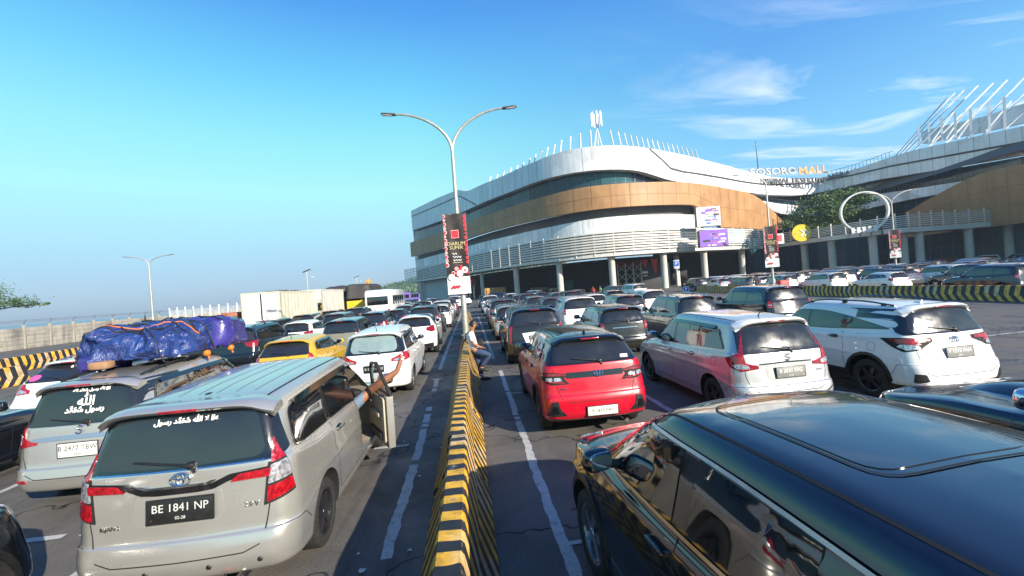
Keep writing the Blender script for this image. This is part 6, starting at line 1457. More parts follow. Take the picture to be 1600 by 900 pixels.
# pink sticker and white script on rear windows
def decal(carroot, b, me, u, v, off=.02, parent=None):
    loc, n = b.hit('rear', u, v); n = Vector((0, n.y, n.z)).normalized(); X = Vector((1, 0, 0)); Y = n.cross(X)
    if Y.z < 0: Y = -Y
    M_ = Matrix((X, Y, n)).transposed().to_4x4(); M_.translation = loc + n * off; o = bpy.data.objects.new('window_script', me); me.transform(M_); link(o, parent or carroot); return o
AR = bpy.data.fonts.load(bpy.utils.system_resource('DATAFILES') + '/fonts/NotoSansArabic-VariableFont_wdth,wght.woff2') if False else None
def rw(root): return [c for c in root.children if c.name.startswith('rear_window')][0]
S_BISM = '\ufe91\ufee2 \ufdf2 \ufe8d\ufedf\ufeae\ufea3\ufee4\ufee6'[::-1]
decal(inn, B_inn, text_mesh('\ufdf6 \ufdf4 \ufdf2 \ufefb \ufe8d\ufedf\ufeea', .06, Matrix.Identity(4), WHT, 'window_script', bold=.002), .02, 1.535, .022, rw(inn))
decal(ert, B_ert, text_mesh('\ufdf2 \ufdf4 \ufdf6 \ufdf2 \ufdfa', .05, Matrix.Identity(4), WHT, 'window_script', bold=.002), .10, 1.50, .022, rw(ert))
decal(ert, B_ert, text_mesh('\ufdf2', .17, Matrix.Identity(4), WHT, 'window_script', bold=.004), .06, 1.36, .022, rw(ert))
decal(ert, B_ert, text_mesh('\ufdf4 \ufdf6', .10, Matrix.Identity(4), WHT, 'window_script', bold=.004), .06, 1.26, .022, rw(ert))
# round maker marks
def badge(b, root, u, v, kind, s_=.06):
    loc, n = b.hit('rear', u, v); q = MB(); N2 = 24
    X = Vector((1, 0, 0)); Y = n.cross(X); Y = Y if Y.z > 0 else -Y; P0 = loc + n * .02
    if kind == 'oval':
        for (rx, ry, cx, cy) in ((1.0, .66, 0, 0), (.36, .62, 0, 0), (.66, .26, 0, .30)): q.tube([P0 + X * (cx + rx * math.cos(2 * PI * k / N2)) * s_ + Y * (cy + ry * math.sin(2 * PI * k / N2)) * s_ for k in range(N2 + 1)], s_ * .11, CHR, 6, cap=False)
    elif kind == 'ess':
        q.tube([P0 + (X * a + Y * c) * s_ for a, c in ((.7, .55), (.05, .9), (-.6, .35), (.6, -.35), (-.05, -.9), (-.7, -.55))], s_ * .17, CHR, 4, smooth=False)
    elif kind == 'diamonds':
        for a in (90, 210, 330):
            a = math.radians(a); d = X * math.cos(a) + Y * math.sin(a); e = -X * math.sin(a) + Y * math.cos(a); q.add([P0, P0 + (d * .5 + e * .28) * s_, P0 + d * s_, P0 + (d * .5 - e * .28) * s_], [(0, 1, 2, 3)], CHR, False)
    q.build('badge', root)
badge(B_inn, inn, .03, 1.10, 'oval', .075); badge(B_rai, rai, .05, 1.0, 'oval', .07); badge(B_rus, rus, .02, 1.06, 'oval', .07); badge(B_ert, ert, .03, 1.015, 'ess', .06); badge(B_er2, er2, .04, 1.02, 'ess', .06)
def smalltext(b, root, txt, u, v, h, m_=CHR, nm='lettering'):
    me = text_mesh(txt, h, Matrix.Identity(4), m_, nm, depth=.002, bold=.0008); o = decal(root, b, me, u, v, .008); o.name = nm
smalltext(B_inn, inn, 'KIJANG', -.53, .76, .045); smalltext(B_inn, inn, '2.0 V', .56, .83, .055); smalltext(B_ert, ert, 'ERTIGA', .03, .925, .06); smalltext(B_er2, er2, 'ERTIGA', .56, .78, .035); smalltext(B_rai, rai, 'RAIZE', -.52, .80, .035); smalltext(B_rai, rai, 'S', .60, .82, .04)
loc, n_ = B_rai.hit('rear', .52, 1.22); q = MB(); q.box(loc + n_ * .02, (.12, .004, .05), WHT, Matrix.Rotation(-.3, 4, 'X')); q.build('sticker', rw(rai))
for u_, v_, r_, m_ in ((-.52, 1.22, .10, mat('pink_sticker', (.65, .08, .28), .5)), (.1, 1.40, .05, WHT)):
    loc, n_ = B_wp.hit('rear', u_, v_); q = MB(); n_ = Vector((0, n_.y, n_.z)).normalized(); X_ = Vector((1, 0, 0)); Y_ = n_.cross(X_); P0 = loc + n_ * .022
    q.add([P0] + [P0 + (X_ * math.cos(a * PI / 8) + Y_ * math.sin(a * PI / 8)) * r_ * (1 + .1 * (a % 2)) for a in range(16)], [(0, 1 + a, 1 + (a + 1) % 16) for a in range(16)], m_, False); q.build('sticker', rw(wp))
# ------------------------------------------------------------------ open door of the silver people carrier
IVO = mat('beige_door_card', (.42, .37, .27), .6, 0, .1, .1, 6); DG = mat('dark_grey_plastic', (.03, .03, .032), .6)
hinge = Vector((hwI := .88, .99, 0)); dr = empty('front_door', (0, 0, 0)); dr.parent = inn; dr.location = hinge; dr.rotation_euler = (0, 0, math.radians(27))
# built closed: door runs from the hinge back along -y; z up; x outwards
q = MB(); low_ = [(0, .36), (-.93, .36), (-.95, .60), (-.96, 1.08), (0, 1.10)]
def slab(q, P, x0, x1, m_, bulge=0):
    n = len(P); vs = [Vector((x0, y, z)) for y, z in P] + [Vector((x1 - (.05 * ((z - .75) / .35) ** 2 if bulge else 0), y, z)) for y, z in P]
    q.add(vs, [tuple(range(n)), tuple(range(n, 2 * n))[::-1]] + [(k, n + k, n + (k + 1) % n, (k + 1) % n) for k in range(n)], m_, False)
slab(q, [(0, .36), (-.93, .36), (-.955, .60)] + [(-.96, .85), (-.96, 1.08), (0, 1.10), (.02, .85)], -.09, -.0, P_SILVER); q.build('door_shell', dr)
q = MB(); slab(q, rpoly([(-.05, .42), (-.88, .42), (-.90, 1.05), (-.05, 1.07)], .05), -.125, -.088, IVO); q.box((-.14, -.5, .80), (.07, .52, .07), IVO, bev=.025); q.box((-.135, -.48, .50), (.05, .60, .12), DG, bev=.02); q.box((-.14, -.25, .92), (.03, .14, .05), CHR, bev=.01); q.build('door_card', dr)
q = MB(); fr2 = [(-.02, 1.09), (-.42, 1.42), (-.62, 1.53), (-.92, 1.57), (-.97, 1.09)]
fr3 = []
for k in range(len(fr2) - 1): fr3 += [fr2[k]]
q.tube([(-.03 - .16 * max(0, (z - 1.09)) / .48, y, z) for y, z in fr2], .026, BLK, 8); q.tube([(-.025, .0, 1.09), (-.03, -.96, 1.09)], .02, BLK, 6); q.build('window_frame', dr)
q = MB(); vs = [(-.04 - .16 * max(0, (z - 1.09)) / .48, y, z) for y, z in fr2]; q.add(vs + [(x - .004, y, z) for x, y, z in vs], [(0, 1, 2, 3, 4), (9, 8, 7, 6, 5)], mat('door_glass', (.05, .06, .06), .03, 0, 1, 0, alpha=.35), False); q.build('side_window', dr)
q = MB(); q.sell((.15, -.10, 1.17), (.12, .065, .085), P_SILVER, .6, 16, 12); q.tube([(0, -.06, 1.1), (.08, -.08, 1.13)], [.035, .03], BLK, 8); mo = q.build('wing_mirror', dr); q = MB(); q.sell((.15, -.158, 1.17), (.098, .012, .068), mat('mirror_glass'), .5, 14, 8); q.build('mirror_glass', mo)
q = MB(); q.sell((.03, -.84, .93), (.014, .10, .02), CHR, .5, 12, 8); q.build('door_handle', dr)
# front seat and dashboard inside
SEAT = mat('seat_fabric', (.28, .25, .20), .85, 0, 0, .15, 20)
q = MB(); q.sell((.42, .42, .60), (.25, .27, .10), SEAT, .5); q.sell((.42, .13, .92), (.24, .09, .36), SEAT, .55, M=Matrix.Rotation(.25, 4, 'X')); q.sell((.42, .05, 1.34), (.12, .05, .10), SEAT, .7); q.build('front_seat', inn)
q = MB(); q.sell((.1, .96, .92), (.62, .10, .16), DG, .5); q.tube([(.42 + .19 * math.cos(a * PI / 10), .80 + .05 * math.sin(a * PI / 10), .95 + .17 * math.sin(a * PI / 10)) for a in range(21)], .016, DG, 6, cap=False); q.build('dashboard', inn)
# ================================================================== PEOPLE
SKIN = mat('skin', (.33, .155, .085), .5, 0, 0, .12, 8); SKINB = mat('sun_browned_skin', (.27, .115, .06), .5, 0, 0, .12, 8); HAIR = mat('black_hair', (.012, .010, .009), .5, 0, 0, .3, 40)
def cloth(n_, c, r_=.85): return mat('cloth_' + n_, c, r_, 0, 0, .15, 12, .25, 25)
def skinned(name, V, E_, R_, mt, parent, sub=2, extra=None):
    me = bpy.data.meshes.new(name); me.from_pydata([tuple(v) for v in V], E_, []); o = bpy.data.objects.new(name, me); col.objects.link(o)
    md = o.modifiers.new('s', 'SKIN'); md.use_smooth_shade = True; md.branch_smoothing = .4
    sv = me.skin_vertices[0].data
    for i, r_ in enumerate(R_): sv[i].radius = (r_, r_) if not isinstance(r_, tuple) else r_
    sv[0].use_root = True
    o.modifiers.new('u', 'SUBSURF').levels = sub
    dg = bpy.context.evaluated_depsgraph_get(); m2 = bpy.data.meshes.new_from_object(o.evaluated_get(dg)); bpy.data.objects.remove(o)
    if extra:
        q = extra; bm = bmesh.new(); bm.from_mesh(m2); VV = [bm.verts.new(v) for v in q.v]
        for f in q.f:
            try: bm.faces.new([VV[k] for k in f])
            except ValueError: pass
        bm.to_mesh(m2); bm.free()
    for p_ in m2.polygons: p_.use_smooth = True; p_.material_index = 0
    m2.materials.clear(); m2.materials.append(mt); m2.name = name
    return link(bpy.data.objects.new(name, m2), parent)
def head_parts(q, c, face, r=.105, up=Vector((0, 0, 1))):
    """face details joined to the body mesh: nose, ears, jaw, lips, eyes"""
    f = face.normalized(); s_ = f.cross(up).normalized()
    q.sell(c + f * r * .92 - up * .012, (.014, .018, .022), SKIN, .8, 8, 6)
    for sg in (-1, 1): q.sell(c + s_ * sg * r * .80 - up * .005, (.012, .02, .03), SKIN, .9, 8, 6)
def person(loc, rz, J, shirt, trousers, label, fat=1., skin=SKIN, cap=None, hair=True, shoes=BLK, group=None, bag=False, glasses=False, sleeves=.5, lod=0):
    t = empty('person', loc, rz, label, 'person', group)
    g = lambda k: Vector(J[k])
    up = (g('head') - g('neck')).normalized(); face = Vector(J.get('face', (0, 1, 0)))
    names = ['pelvis', 'waist', 'chest', 'neck', 'head0', 'head']
    V = [g('pelvis'), g('pelvis').lerp(g('chest'), .5), g('chest'), g('neck'), g('neck') + up * .07, g('head'), g('head') + up * .09]
    R_ = [(.12, .10), (.11, .09), (.13, .10), .048, (.055, .06), (.078, .092), (.055, .062)]
    E_ = [(0, 1), (1, 2), (2, 3), (3, 4), (4, 5), (5, 6)]
    def chain(root, pts, rs):
        prev_ = root
        for p_, r_ in zip(pts, rs): V.append(Vector(p_)); R_.append(r_); E_.append((prev_, len(V) - 1)); prev_ = len(V) - 1
        return prev_
    for sd_ in 'lr':
        sh, el, wr_, ha = g('sh_' + sd_), g('el_' + sd_), g('wr_' + sd_), g('ha_' + sd_)
        chain(2, [sh, sh.lerp(el, .5), el, el.lerp(wr_, .5), wr_, wr_.lerp(ha, .55)], [.055, .046, .038, .034, .025, (.036, .020)])
        hp, kn, an, to = g('hp_' + sd_), g('kn_' + sd_), g('an_' + sd_), g('to_' + sd_)
        chain(0, [hp, hp.lerp(kn, .5), kn, kn.lerp(an, .4), an, an.lerp(to, .5) - Vector((0, 0, .0)), to], [.085, .075 * fat, .055 * fat, .05 * fat * fat, .034 * fat, (.038 * fat, .03 * fat), (.034 * fat, .02 * fat)])
        # five fingers
        ha_i = len(V)
    q = MB(); head_parts(q, g('head'), face)
    if not lod:
        for sd_ in 'lr':
            wr_, ha = g('wr_' + sd_), g('ha_' + sd_); d = (ha - wr_).normalized(); s_ = d.cross(Vector((0, 0, 1))); s_ = s_.normalized() if s_.length > .1 else Vector((1, 0, 0)); base = wr_.lerp(ha, .5)
            for k in range(4):
                o_ = s_ * (.024 - .016 * k); L_ = (.068, .076, .072, .056)[k]; q.tube([base + o_ * .8, base + o_ + d * L_ * .6, base + o_ + d * L_ * .9 - Vector((0, 0, .015)), base + o_ + d * L_ * 1.05 - Vector((0, 0, .032))], [.010, .0095, .009, .007], SKIN, 7)
            q.tube([wr_.lerp(base, .4) + s_ * .02, base + s_ * .045, base + s_ * .052 + d * .03], [.012, .011, .008], SKIN, 7)
    skinned('body', V, E_, R_, skin, t, 2, q)
    # shirt
    V = [g('pelvis') - (g('chest') - g('pelvis')).normalized() * .09, g('pelvis').lerp(g('chest'), .5), g('chest'), g('neck') - up * .035]; R_ = [(.165, .135), (.150, .125), (.165, .13), (.075, .075)]; E_ = [(0, 1), (1, 2), (2, 3)]
    for sd_ in 'lr':
        sh, el, wr_ = g('sh_' + sd_), g('el_' + sd_), g('wr_' + sd_)
        if sleeves > .9: chain(2, [sh, el, el.lerp(wr_, .5), el.lerp(wr_, .92)], [.075, .058, .052, .042])
        else: chain(2, [sh, sh.lerp(el, .5), sh.lerp(el, .8)], [.075, .065, .062])
    skinned('shirt', V, E_, R_, shirt, t)
    V = [g('pelvis'), g('pelvis') + (g('chest') - g('pelvis')) * .2]; R_ = [(.145, .12), (.14, .115)]; E_ = [(0, 1)]
    for sd_ in 'lr':
        hp, kn, an = g('hp_' + sd_), g('kn_' + sd_), g('an_' + sd_); chain(0, [hp, hp.lerp(kn, .5), kn, kn.lerp(an, .5), kn.lerp(an, .93)], [.10, .09, .072, .064, .058])
    skinned('trousers', V, E_, R_, trousers, t)
    if hair:
        q = MB(); c = g('head') - face.normalized() * .018 + up * .030; f = face.normalized(); s_ = f.cross(up).normalized()
        M_ = Matrix((s_, f, up)).transposed().to_4x4()
        vs = []; fs = []; nu, nv = 20, 9; r2 = random.Random(2)
        for j in range(nv + 1):
            b = lerp(PI / 2, -.45, j / nv)
            for i in range(nu):
                a = 2 * PI * i / nu; fr_ = max(0, math.sin(a)); bb = max(b, lerp(-.45, .42, min(1, fr_ * 1.6))); k = 1 + r2.uniform(-.03, .05)
                vs.append(c + M_ @ Vector((.088 * math.cos(bb) * math.cos(a), .103 * math.cos(bb) * math.sin(a), .105 * math.sin(bb))) * k)
        for j in range(nv):
            for i in range(nu): a = j * nu + i; b = j * nu + (i + 1) % nu; fs.append((a, a + nu, b + nu, b))
        q.add(vs, fs, HAIR); q.build('hair', t, ang=80)
    if cap is not None:
        q = MB(); c = g('head') + up * .055; q.lathe([(.001, .075), (.06, .07), (.095, .04), (.102, 0), (.10, -.01)], cap, 20, 'z', c); q.box(c + face.normalized() * .12 + Vector((0, 0, -.005)), (.13, .10, .012), cap, bev=.005); q.build('cap', t)
    for sd_ in 'lr':
        an, to = g('an_' + sd_), g('to_' + sd_)
        if shoes is not None:
            q = MB(); d = (to - an); d.z *= .3; d.normalize(); s_ = d.cross(Vector((0, 0, 1))).normalized(); u_ = s_.cross(d); M_ = Matrix((s_, d, u_)).transposed().to_4x4(); q.sell(an.lerp(to, .45) - Vector((0, 0, .02)), (.048, .14, .042), shoes, .6, 14, 8, M_); q.build('shoe', t)
    if glasses:
        q = MB(); f = face.normalized(); s_ = f.cross(up).normalized()
        for sg in (-1, 1): c = g('head') + f * .105 + s_ * sg * .034 + up * .018; q.tube([c + (s_ * math.cos(a * PI / 5) * .024 + up * math.sin(a * PI / 5) * .018) for a in range(11)], .0035, BLK, 5, cap=False); q.tube([c + s_ * sg * .026, g('head') + s_ * sg * .088 + up * .018], .003, BLK, 5)
        q.build('glasses', t)
    return t
STAND = dict(pelvis=(0, 0, .92), chest=(0, .01, 1.24), neck=(0, .0, 1.41), head=(0, .02, 1.56), sh_l=(-.18, 0, 1.36), sh_r=(.18, 0, 1.36), el_l=(-.24, -.03, 1.10), el_r=(.24, -.03, 1.10), wr_l=(-.22, .08, .88), wr_r=(.22, .08, .88), ha_l=(-.21, .13, .80), ha_r=(.21, .13, .80), hp_l=(-.09, 0, .88), hp_r=(.09, 0, .88), kn_l=(-.10, .02, .48), kn_r=(.10, .02, .48), an_l=(-.11, 0, .08), an_r=(.11, 0, .08), to_l=(-.13, .17, .03), to_r=(.13, .17, .03), face=(0, 1, 0))
# man leaning back on the barrier, arms stretched down on his thighs; he faces +x (local +y)
LEAN = dict(pelvis=(0, .17, .84), chest=(0, .10, 1.14), neck=(0, .14, 1.30), head=(0, .19, 1.44), face=(-.15, 1, -.05), sh_l=(-.17, .11, 1.25), sh_r=(.17, .10, 1.25), el_l=(-.24, -.10, 1.02), el_r=(.22, .16, 1.00), wr_l=(-.25, -.16, .82), wr_r=(.16, .33, .88), ha_l=(-.25, -.17, .77), ha_r=(.12, .43, .86),
    hp_l=(-.09, .18, .80), hp_r=(.09, .18, .80), kn_l=(-.10, .26, .45), kn_r=(.10, .55, .66), an_l=(-.11, .32, .08), an_r=(.05, .30, .36), to_l=(-.13, .50, .035), to_r=(.06, .44, .28))
man = person((-.20, 11.55, 0), -PI / 2, LEAN, cloth('white_shirt', (.80, .79, .76)), cloth('denim', (.025, .045, .10)), 'person in white shirt and jeans with a shoulder bag leaning on the central barrier', glasses=True); man.scale = (1.06,) * 3
q = MB(); q.tube([(.16, .20, 1.30), (.10, .25, 1.16), (-.05, .27, 1.02), (-.16, .20, .94)], .014, BLK, 6); q.tube([(.16, .12, 1.33), (.08, -.03, 1.22), (-.10, -.03, 1.02), (-.16, .06, .94)], .014, BLK, 6); q.build('bag_strap', man)
bag = None
q = MB(); q.sell((.0, .0, 0), (.07, .14, .11), cloth('black_bag', (.015, .015, .015)), .6, 16, 10); q.tube([(0, -.12, .08), (0, 0, .17), (0, .12, .08)], .012, BLK, 6)
q.build('shoulder_bag', loc=(.16, 11.62, 1.02), label='small black shoulder bag at the side of the leaning person', cat='bag')
def v2(px, py, dp): v = at_depth(px, py, dp); return (v.x, v.y, 0)
PE = [((1265, 430), 40.0, 'white_tunic', (.66, .66, .64), (.30, .29, .28), mat('white_cap', (.7, .7, .68), .8), 'person in a white shirt and white cap behind the right barrier', 2.6),
      ((1298, 430), 38.5, 'khaki_jacket', (.30, .26, .18), (.05, .05, .06), mat('black_cap', (.02, .02, .02), .8), 'person in a khaki jacket and dark cap behind the right barrier', -2.0),
      ((1318, 430), 37.0, 'black_jacket', (.012, .012, .014), (.02, .02, .025), None, 'person in a black jacket beside the khaki jacket behind the right barrier', 2.9),
      ((1206, 435), 42.0, 'pale_shirt', (.62, .64, .68), (.04, .05, .08), None, 'person in a pale shirt below the middle banner behind the right barrier', 2.2),
      ((1181, 437), 44.5, 'dark_shirt', (.05, .035, .03), (.03, .03, .03), None, 'person in a dark brown shirt left of the middle banner behind the right barrier', -.5),
      ((937, 440), 58, 'yellow_vest', (.55, .62, .03), (.05, .05, .07), None, 'worker in a yellow vest beside a canopy column', 1.8),
      ((926, 442), 58, 'red_vest', (.55, .05, .06), (.03, .03, .05), None, 'person in a red top next to the worker in the yellow vest', 2.4)]
for (px, py), dp, n_, c1, c2, cap_, lb, rz in PE: person(v2(px, py, dp), rz, STAND, cloth(n_, c1), cloth(n_ + '_trousers', c2), lb, cap=cap_, hair=cap_ is None, sleeves=1, lod=1)
person(v2(563, 480, 24.5), 2.0, STAND, cloth('maroon_shirt', (.14, .03, .03)), cloth('dark_trousers', (.03, .03, .03)), 'person standing between the cars far left, only the head in view', lod=1)
person(v2(484, 480, 36), 1.0, STAND, cloth('navy_shirt', (.03, .04, .08)), cloth('grey_trousers', (.06, .06, .06)), 'person by the white container truck, only dark hair in view', lod=1)
q = MB(); q.box((0, 0, .55), (.95, .6, 1.1), mat('red_plastic', (.50, .03, .04), .5), bev=.06); q.box((0, 0, 1.13), (1.0, .65, .08), mat('red_plastic'), bev=.03); v = at_depth(1223, 440, 40.5); q.build('litter_bin', loc=(v.x, v.y, 0), label='red box shaped bin behind the right barrier beside the middle lamp', cat='bin')
# driver lying back in the silver people carrier, bare leg out over the open door
ix, iy = inn.location.x, inn.location.y
DRV = dict(pelvis=(.42, .34, .76), chest=(.40, .16, 1.02), neck=(.38, .06, 1.20), head=(.36, .04, 1.34), face=(.2, 1, .1), sh_l=(.22, .10, 1.15), sh_r=(.58, .12, 1.15), el_l=(.22, .30, .95), el_r=(.66, .34, .96), wr_l=(.34, .44, .92), wr_r=(.62, .52, 1.04), ha_l=(.40, .48, .92), ha_r=(.58, .58, 1.08),
    hp_l=(.34, .38, .76), hp_r=(.50, .38, .76), kn_l=(.36, .76, .84), kn_r=(.92, .55, 1.10), an_l=(.38, .84, .52), an_r=(1.32, .60, 1.34), to_l=(.38, .92, .46), to_r=(1.38, .62, 1.52))
drv = person((ix, iy, 0), 0, DRV, cloth('dark_tshirt', (.03, .03, .035)), cloth('blue_shorts', (.12, .18, .26)), 'barefoot person in blue shorts in the silver people carrier, leg out of the open door', skin=SKINB, shoes=None, fat=1.22)
for o in list(drv.children):
    if o.name.startswith('trousers'): 
        bm = bmesh.new(); bm.from_mesh(o.data); bmesh.ops.delete(bm, geom=[v for v in bm.verts if v.co.x > .86 and v.co.z > .95 or (v.co.y > .72)], context='VERTS'); bm.to_mesh(o.data); bm.free()
q = MB()
for k in range(5): q.tube([Vector((1.37 , .575 + .018 * k, 1.51)), Vector((1.385, .575 + .02 * k, 1.55 - .006 * k)), Vector((1.38, .575 + .021 * k, 1.575 - .008 * k))], [.012, .013, .009], SKINB, 7)
q.build('toes', drv)
# ================================================================== TARP LOAD
def m_tarp(t, b, N_, L_):
    g = N_('ShaderNodeTexCoord').outputs['Object']; b.inputs['Roughness'].default_value = .42; b.inputs['Coat Weight'].default_value = .25; b.inputs['Coat Roughness'].default_value = .15
    L_(ramp(t, ((.3, (.014, .024, .10)), (.55, (.018, .042, .18)), (.75, (.035, .08, .28))), noise(t, 2.2, 7, .7, g, .6)), b.inputs['Base Color']); 
    mp_ = N_('ShaderNodeMapping'); L_(g, mp_.inputs[0]); mp_.inputs['Scale'].default_value = (1, .45, .8)
    bumpn(t, noise(t, 3.2, 4, .5, mp_.outputs[0], 2.2), .8, .16, b)
TARP = node_mat('blue_tarpaulin', m_tarp); TARP2 = mat('purple_blue_tarpaulin', (.035, .028, .19), .3, 0, .5, .3, 3, .8, 8)
from mathutils import noise as mn
def lump(q, c, d, mt, e=.35, amp=.10, n=(64, 36), seed=0, folds=5):
    vs = []; fs = []; nu, nv = n
    def cs(a, p): v = math.cos(a); return math.copysign(abs(v) ** p, v)
    def sn(a, p): v = math.sin(a); return math.copysign(abs(v) ** p, v)
    for j in range(nv + 1):
        b = -PI / 2 + PI * j / nv
        for i in range(nu):
            a = 2 * PI * i / nu; p_ = Vector((d[0] * cs(b, e) * cs(a, e), d[1] * cs(b, e) * sn(a, e), d[2] * sn(b, e))); dirn = p_.normalized()
            s_ = Vector((seed, 0, 0)) + p_ * 1.3; k = mn.noise(s_) * amp * 1.4 + abs(mn.noise(s_ * 2.3)) * amp * -1.1 + abs(mn.noise(s_ * 5)) * amp * -.45
            p_ = p_ + dirn * k
            if p_.z < -d[2] * .55: p_.z = -d[2] * .55 + (p_.z + d[2] * .55) * .15 - .03 * math.sin(a * 9)
            vs.append(p_ + Vector(c))
    for j in range(nv):
        for i in range(nu): a = j * nu + i; b2 = j * nu + (i + 1) % nu; fs.append((a, b2, b2 + nu, a + nu))
    q.add(vs, fs, mt)
ex, ey = ert.location.x, ert.location.y
tp = empty('tarp_load', (ex - .05, ey + .1, 1.68), 0, 'roof load wrapped in crumpled blue tarpaulin, tied with orange straps on the silver wagon', 'roof load')
q = MB(); lump(q, (0, -.35, .30), (.70, 1.10, .34), TARP, .45, .24, (130, 70), 3); q.build('tarpaulin', tp, ang=70)
q = MB(); lump(q, (.05, .60, .29), (.74, .56, .35), TARP2, .4, .09, (70, 40), 9); q.build('tarpaulin', tp, ang=70)
q = MB(); lump(q, (-.42, -1.05, .10), (.26, .30, .16), TARP2, .5, .05, (40, 24), 5); q.build('tarpaulin', tp, ang=70)
q = MB(); q.sell((-.20, -1.36, .08), (.14, .10, .06), mat('cardboard', (.30, .17, .09), .8), .4); q.build('cardboard_box', tp)
tb = BVHTree.FromPolygons([v.co[:] for o in tp.children if o.name.startswith('tarp') for v in o.data.vertices], [[i + off for i in f.vertices] for off, o in (lambda L_: [(sum(len(x.data.vertices) for x in L_[:k]), x) for k, x in enumerate(L_)])([o for o in tp.children if o.name.startswith('tarp')]) for f in o.data.polygons])
def strap(pts, r_, mt, name):
    P = []
    for (a, b) in zip(pts, pts[1:]):
        for k in range(10): x_, y_ = lerp(a[0], b[0], k / 10), lerp(a[1], b[1], k / 10); P.append((x_, y_))
    out = []
    for x_, y_ in P:
        h = tb.ray_cast(Vector((x_, y_, 3)), Vector((0, 0, -1)))
        z_ = h[0].z + .012 if h[0] is not None else .05
        out.append(Vector((x_, y_, z_)))
    q = MB(); q.tube(out, r_, mt, 5); q.build(name, tp)
ORG = mat('orange_strap', (.62, .16, .05), .7); NET = mat('black_net_cord', (.012, .012, .014), .8)
strap([(-.72, -.9), (-.2, -1.1), (.3, -.85), (.72, -.45)], .009, ORG, 'orange_strap'); strap([(.2, .7), (.35, .3), (.45, -.1), (.72, -.4)], .009, ORG, 'orange_strap') if 0 else None; strap([(-.3, .5), (.1, .6), (.5, .45), (.73, .3)], .009, ORG, 'orange_strap')
for k in range(5): strap([(-.72, -1.3 + .5 * k), (0, -1.1 + .5 * k), (.72, -.9 + .45 * k)], .012, NET, 'net_cord'); strap([(.72, -1.35 + .5 * k), (0, -1.1 + .5 * k), (-.72, -.85 + .5 * k)], .012, NET, 'net_cord')
for y_ in (-.42, .32): q = MB(); q.sell((.74, y_, .04), (.05, .05, .05), mat('orange_ratchet', (.70, .20, .02), .5), .7, 10, 8); q.tube([(.74, y_, .04), (.76, y_ + .02, -.06)], .016, ORG, 6); q.build('ratchet_knot', tp)
# ================================================================== TRUCKS, BUSES
def m_corr(name, c): 
    return mat(name, c, .5, 0, 0, .12, 1.2)
def container_truck(x, y0, ln, wd, z0, z1, c_, label, cab=True, name='container_truck', door=None):
    t = empty(name, (x, y0, 0), 0, label, 'truck'); m_ = m_corr('container_' + name + str(int(c_[0] * 100)), c_); q = MB(); n = int(ln / .14); vs = []
    for sg in (-1, 1):
        vs = []
        for i in range(n + 1): o_ = .09 * (1 if (i % 4) < 2 else 0); vs += [Vector((sg * (wd / 2 - .04 + o_), ln * i / n, z0 + .1)), Vector((sg * (wd / 2 - .04 + o_), ln * i / n, z1 - .1))]
        fs = [(2 * i, 2 * i + 1, 2 * i + 3, 2 * i + 2) for i in range(n)]; q.add(vs, fs if sg < 0 else [f[::-1] for f in fs], m_, False)
    q.box((0, ln / 2, z1 - .05), (wd, ln, .12), m_); q.box((0, ln / 2, z0 + .05), (wd, ln, .16), m_)
    for sx in (-1, 1):
        for yy in (.05, ln - .05): q.box((sx * (wd / 2 - .05), yy, (z0 + z1) / 2), (.14, .14, z1 - z0), m_)
    q.box((0, ln - .04, (z0 + z1) / 2), (wd - .15, .06, z1 - z0 - .1), m_); q.build('cargo_box', t)
    q = MB()
    for sx in (-1, 1):
        q.box((sx * wd / 4, .02, (z0 + z1) / 2), (wd / 2 - .10, .06, z1 - z0 - .24), door or m_, bev=.015)
        for k in (-.3, .3): q.tube([(sx * wd / 4 + k, -.03, z0 + .15), (sx * wd / 4 + k, -.03, z1 - .15)], .02, GALV, 6)
    q.build('rear_doors', t)
    q = MB(); q.box((0, ln / 2, z0 - .12), (.9, ln, .2), BLK); q.box((0, .1, .62), (wd, .08, .12), mat('red_lamp_lens')); q.build('chassis', t)
    for yy in (1.2, 2.4, ln - 1):
        for sx in (-1, 1): q = MB(); q.lathe([(0, -.14), (.28, -.12), (.46, -.14), (.5, -.08), (.5, .12), (.46, .14), (0, .14)], RUB, 24, 'x', (sx * (wd / 2 - .2), yy, .5)); q.build('wheel', t)
    if cab: q = MB(); q.box((0, ln + 1.2, 1.6), (wd - .1, 1.9, 2.2), cab if not isinstance(cab, bool) else m_, bev=.15); q.box((0, ln + 1.3, 2.0), (wd - .06, 1.1, .7), GLASS, bev=.05); q.build('cab', t)
    return t
CW = mat('cream_white_container', (.66, .65, .58), .5, 0, 0, .1, 1)
container_truck(-14.0, 30.2, 6.4, 2.44, .85, 3.35, (.50, .48, .38), 'white container truck with plain closed rear doors beside the mesh fence', door=mat('white_door', (.62, .62, .61), .5))
container_truck(-14.1, 38.6, 6.6, 2.44, .85, 3.5, (.48, .47, .42), 'second pale corrugated container truck directly ahead of the first')
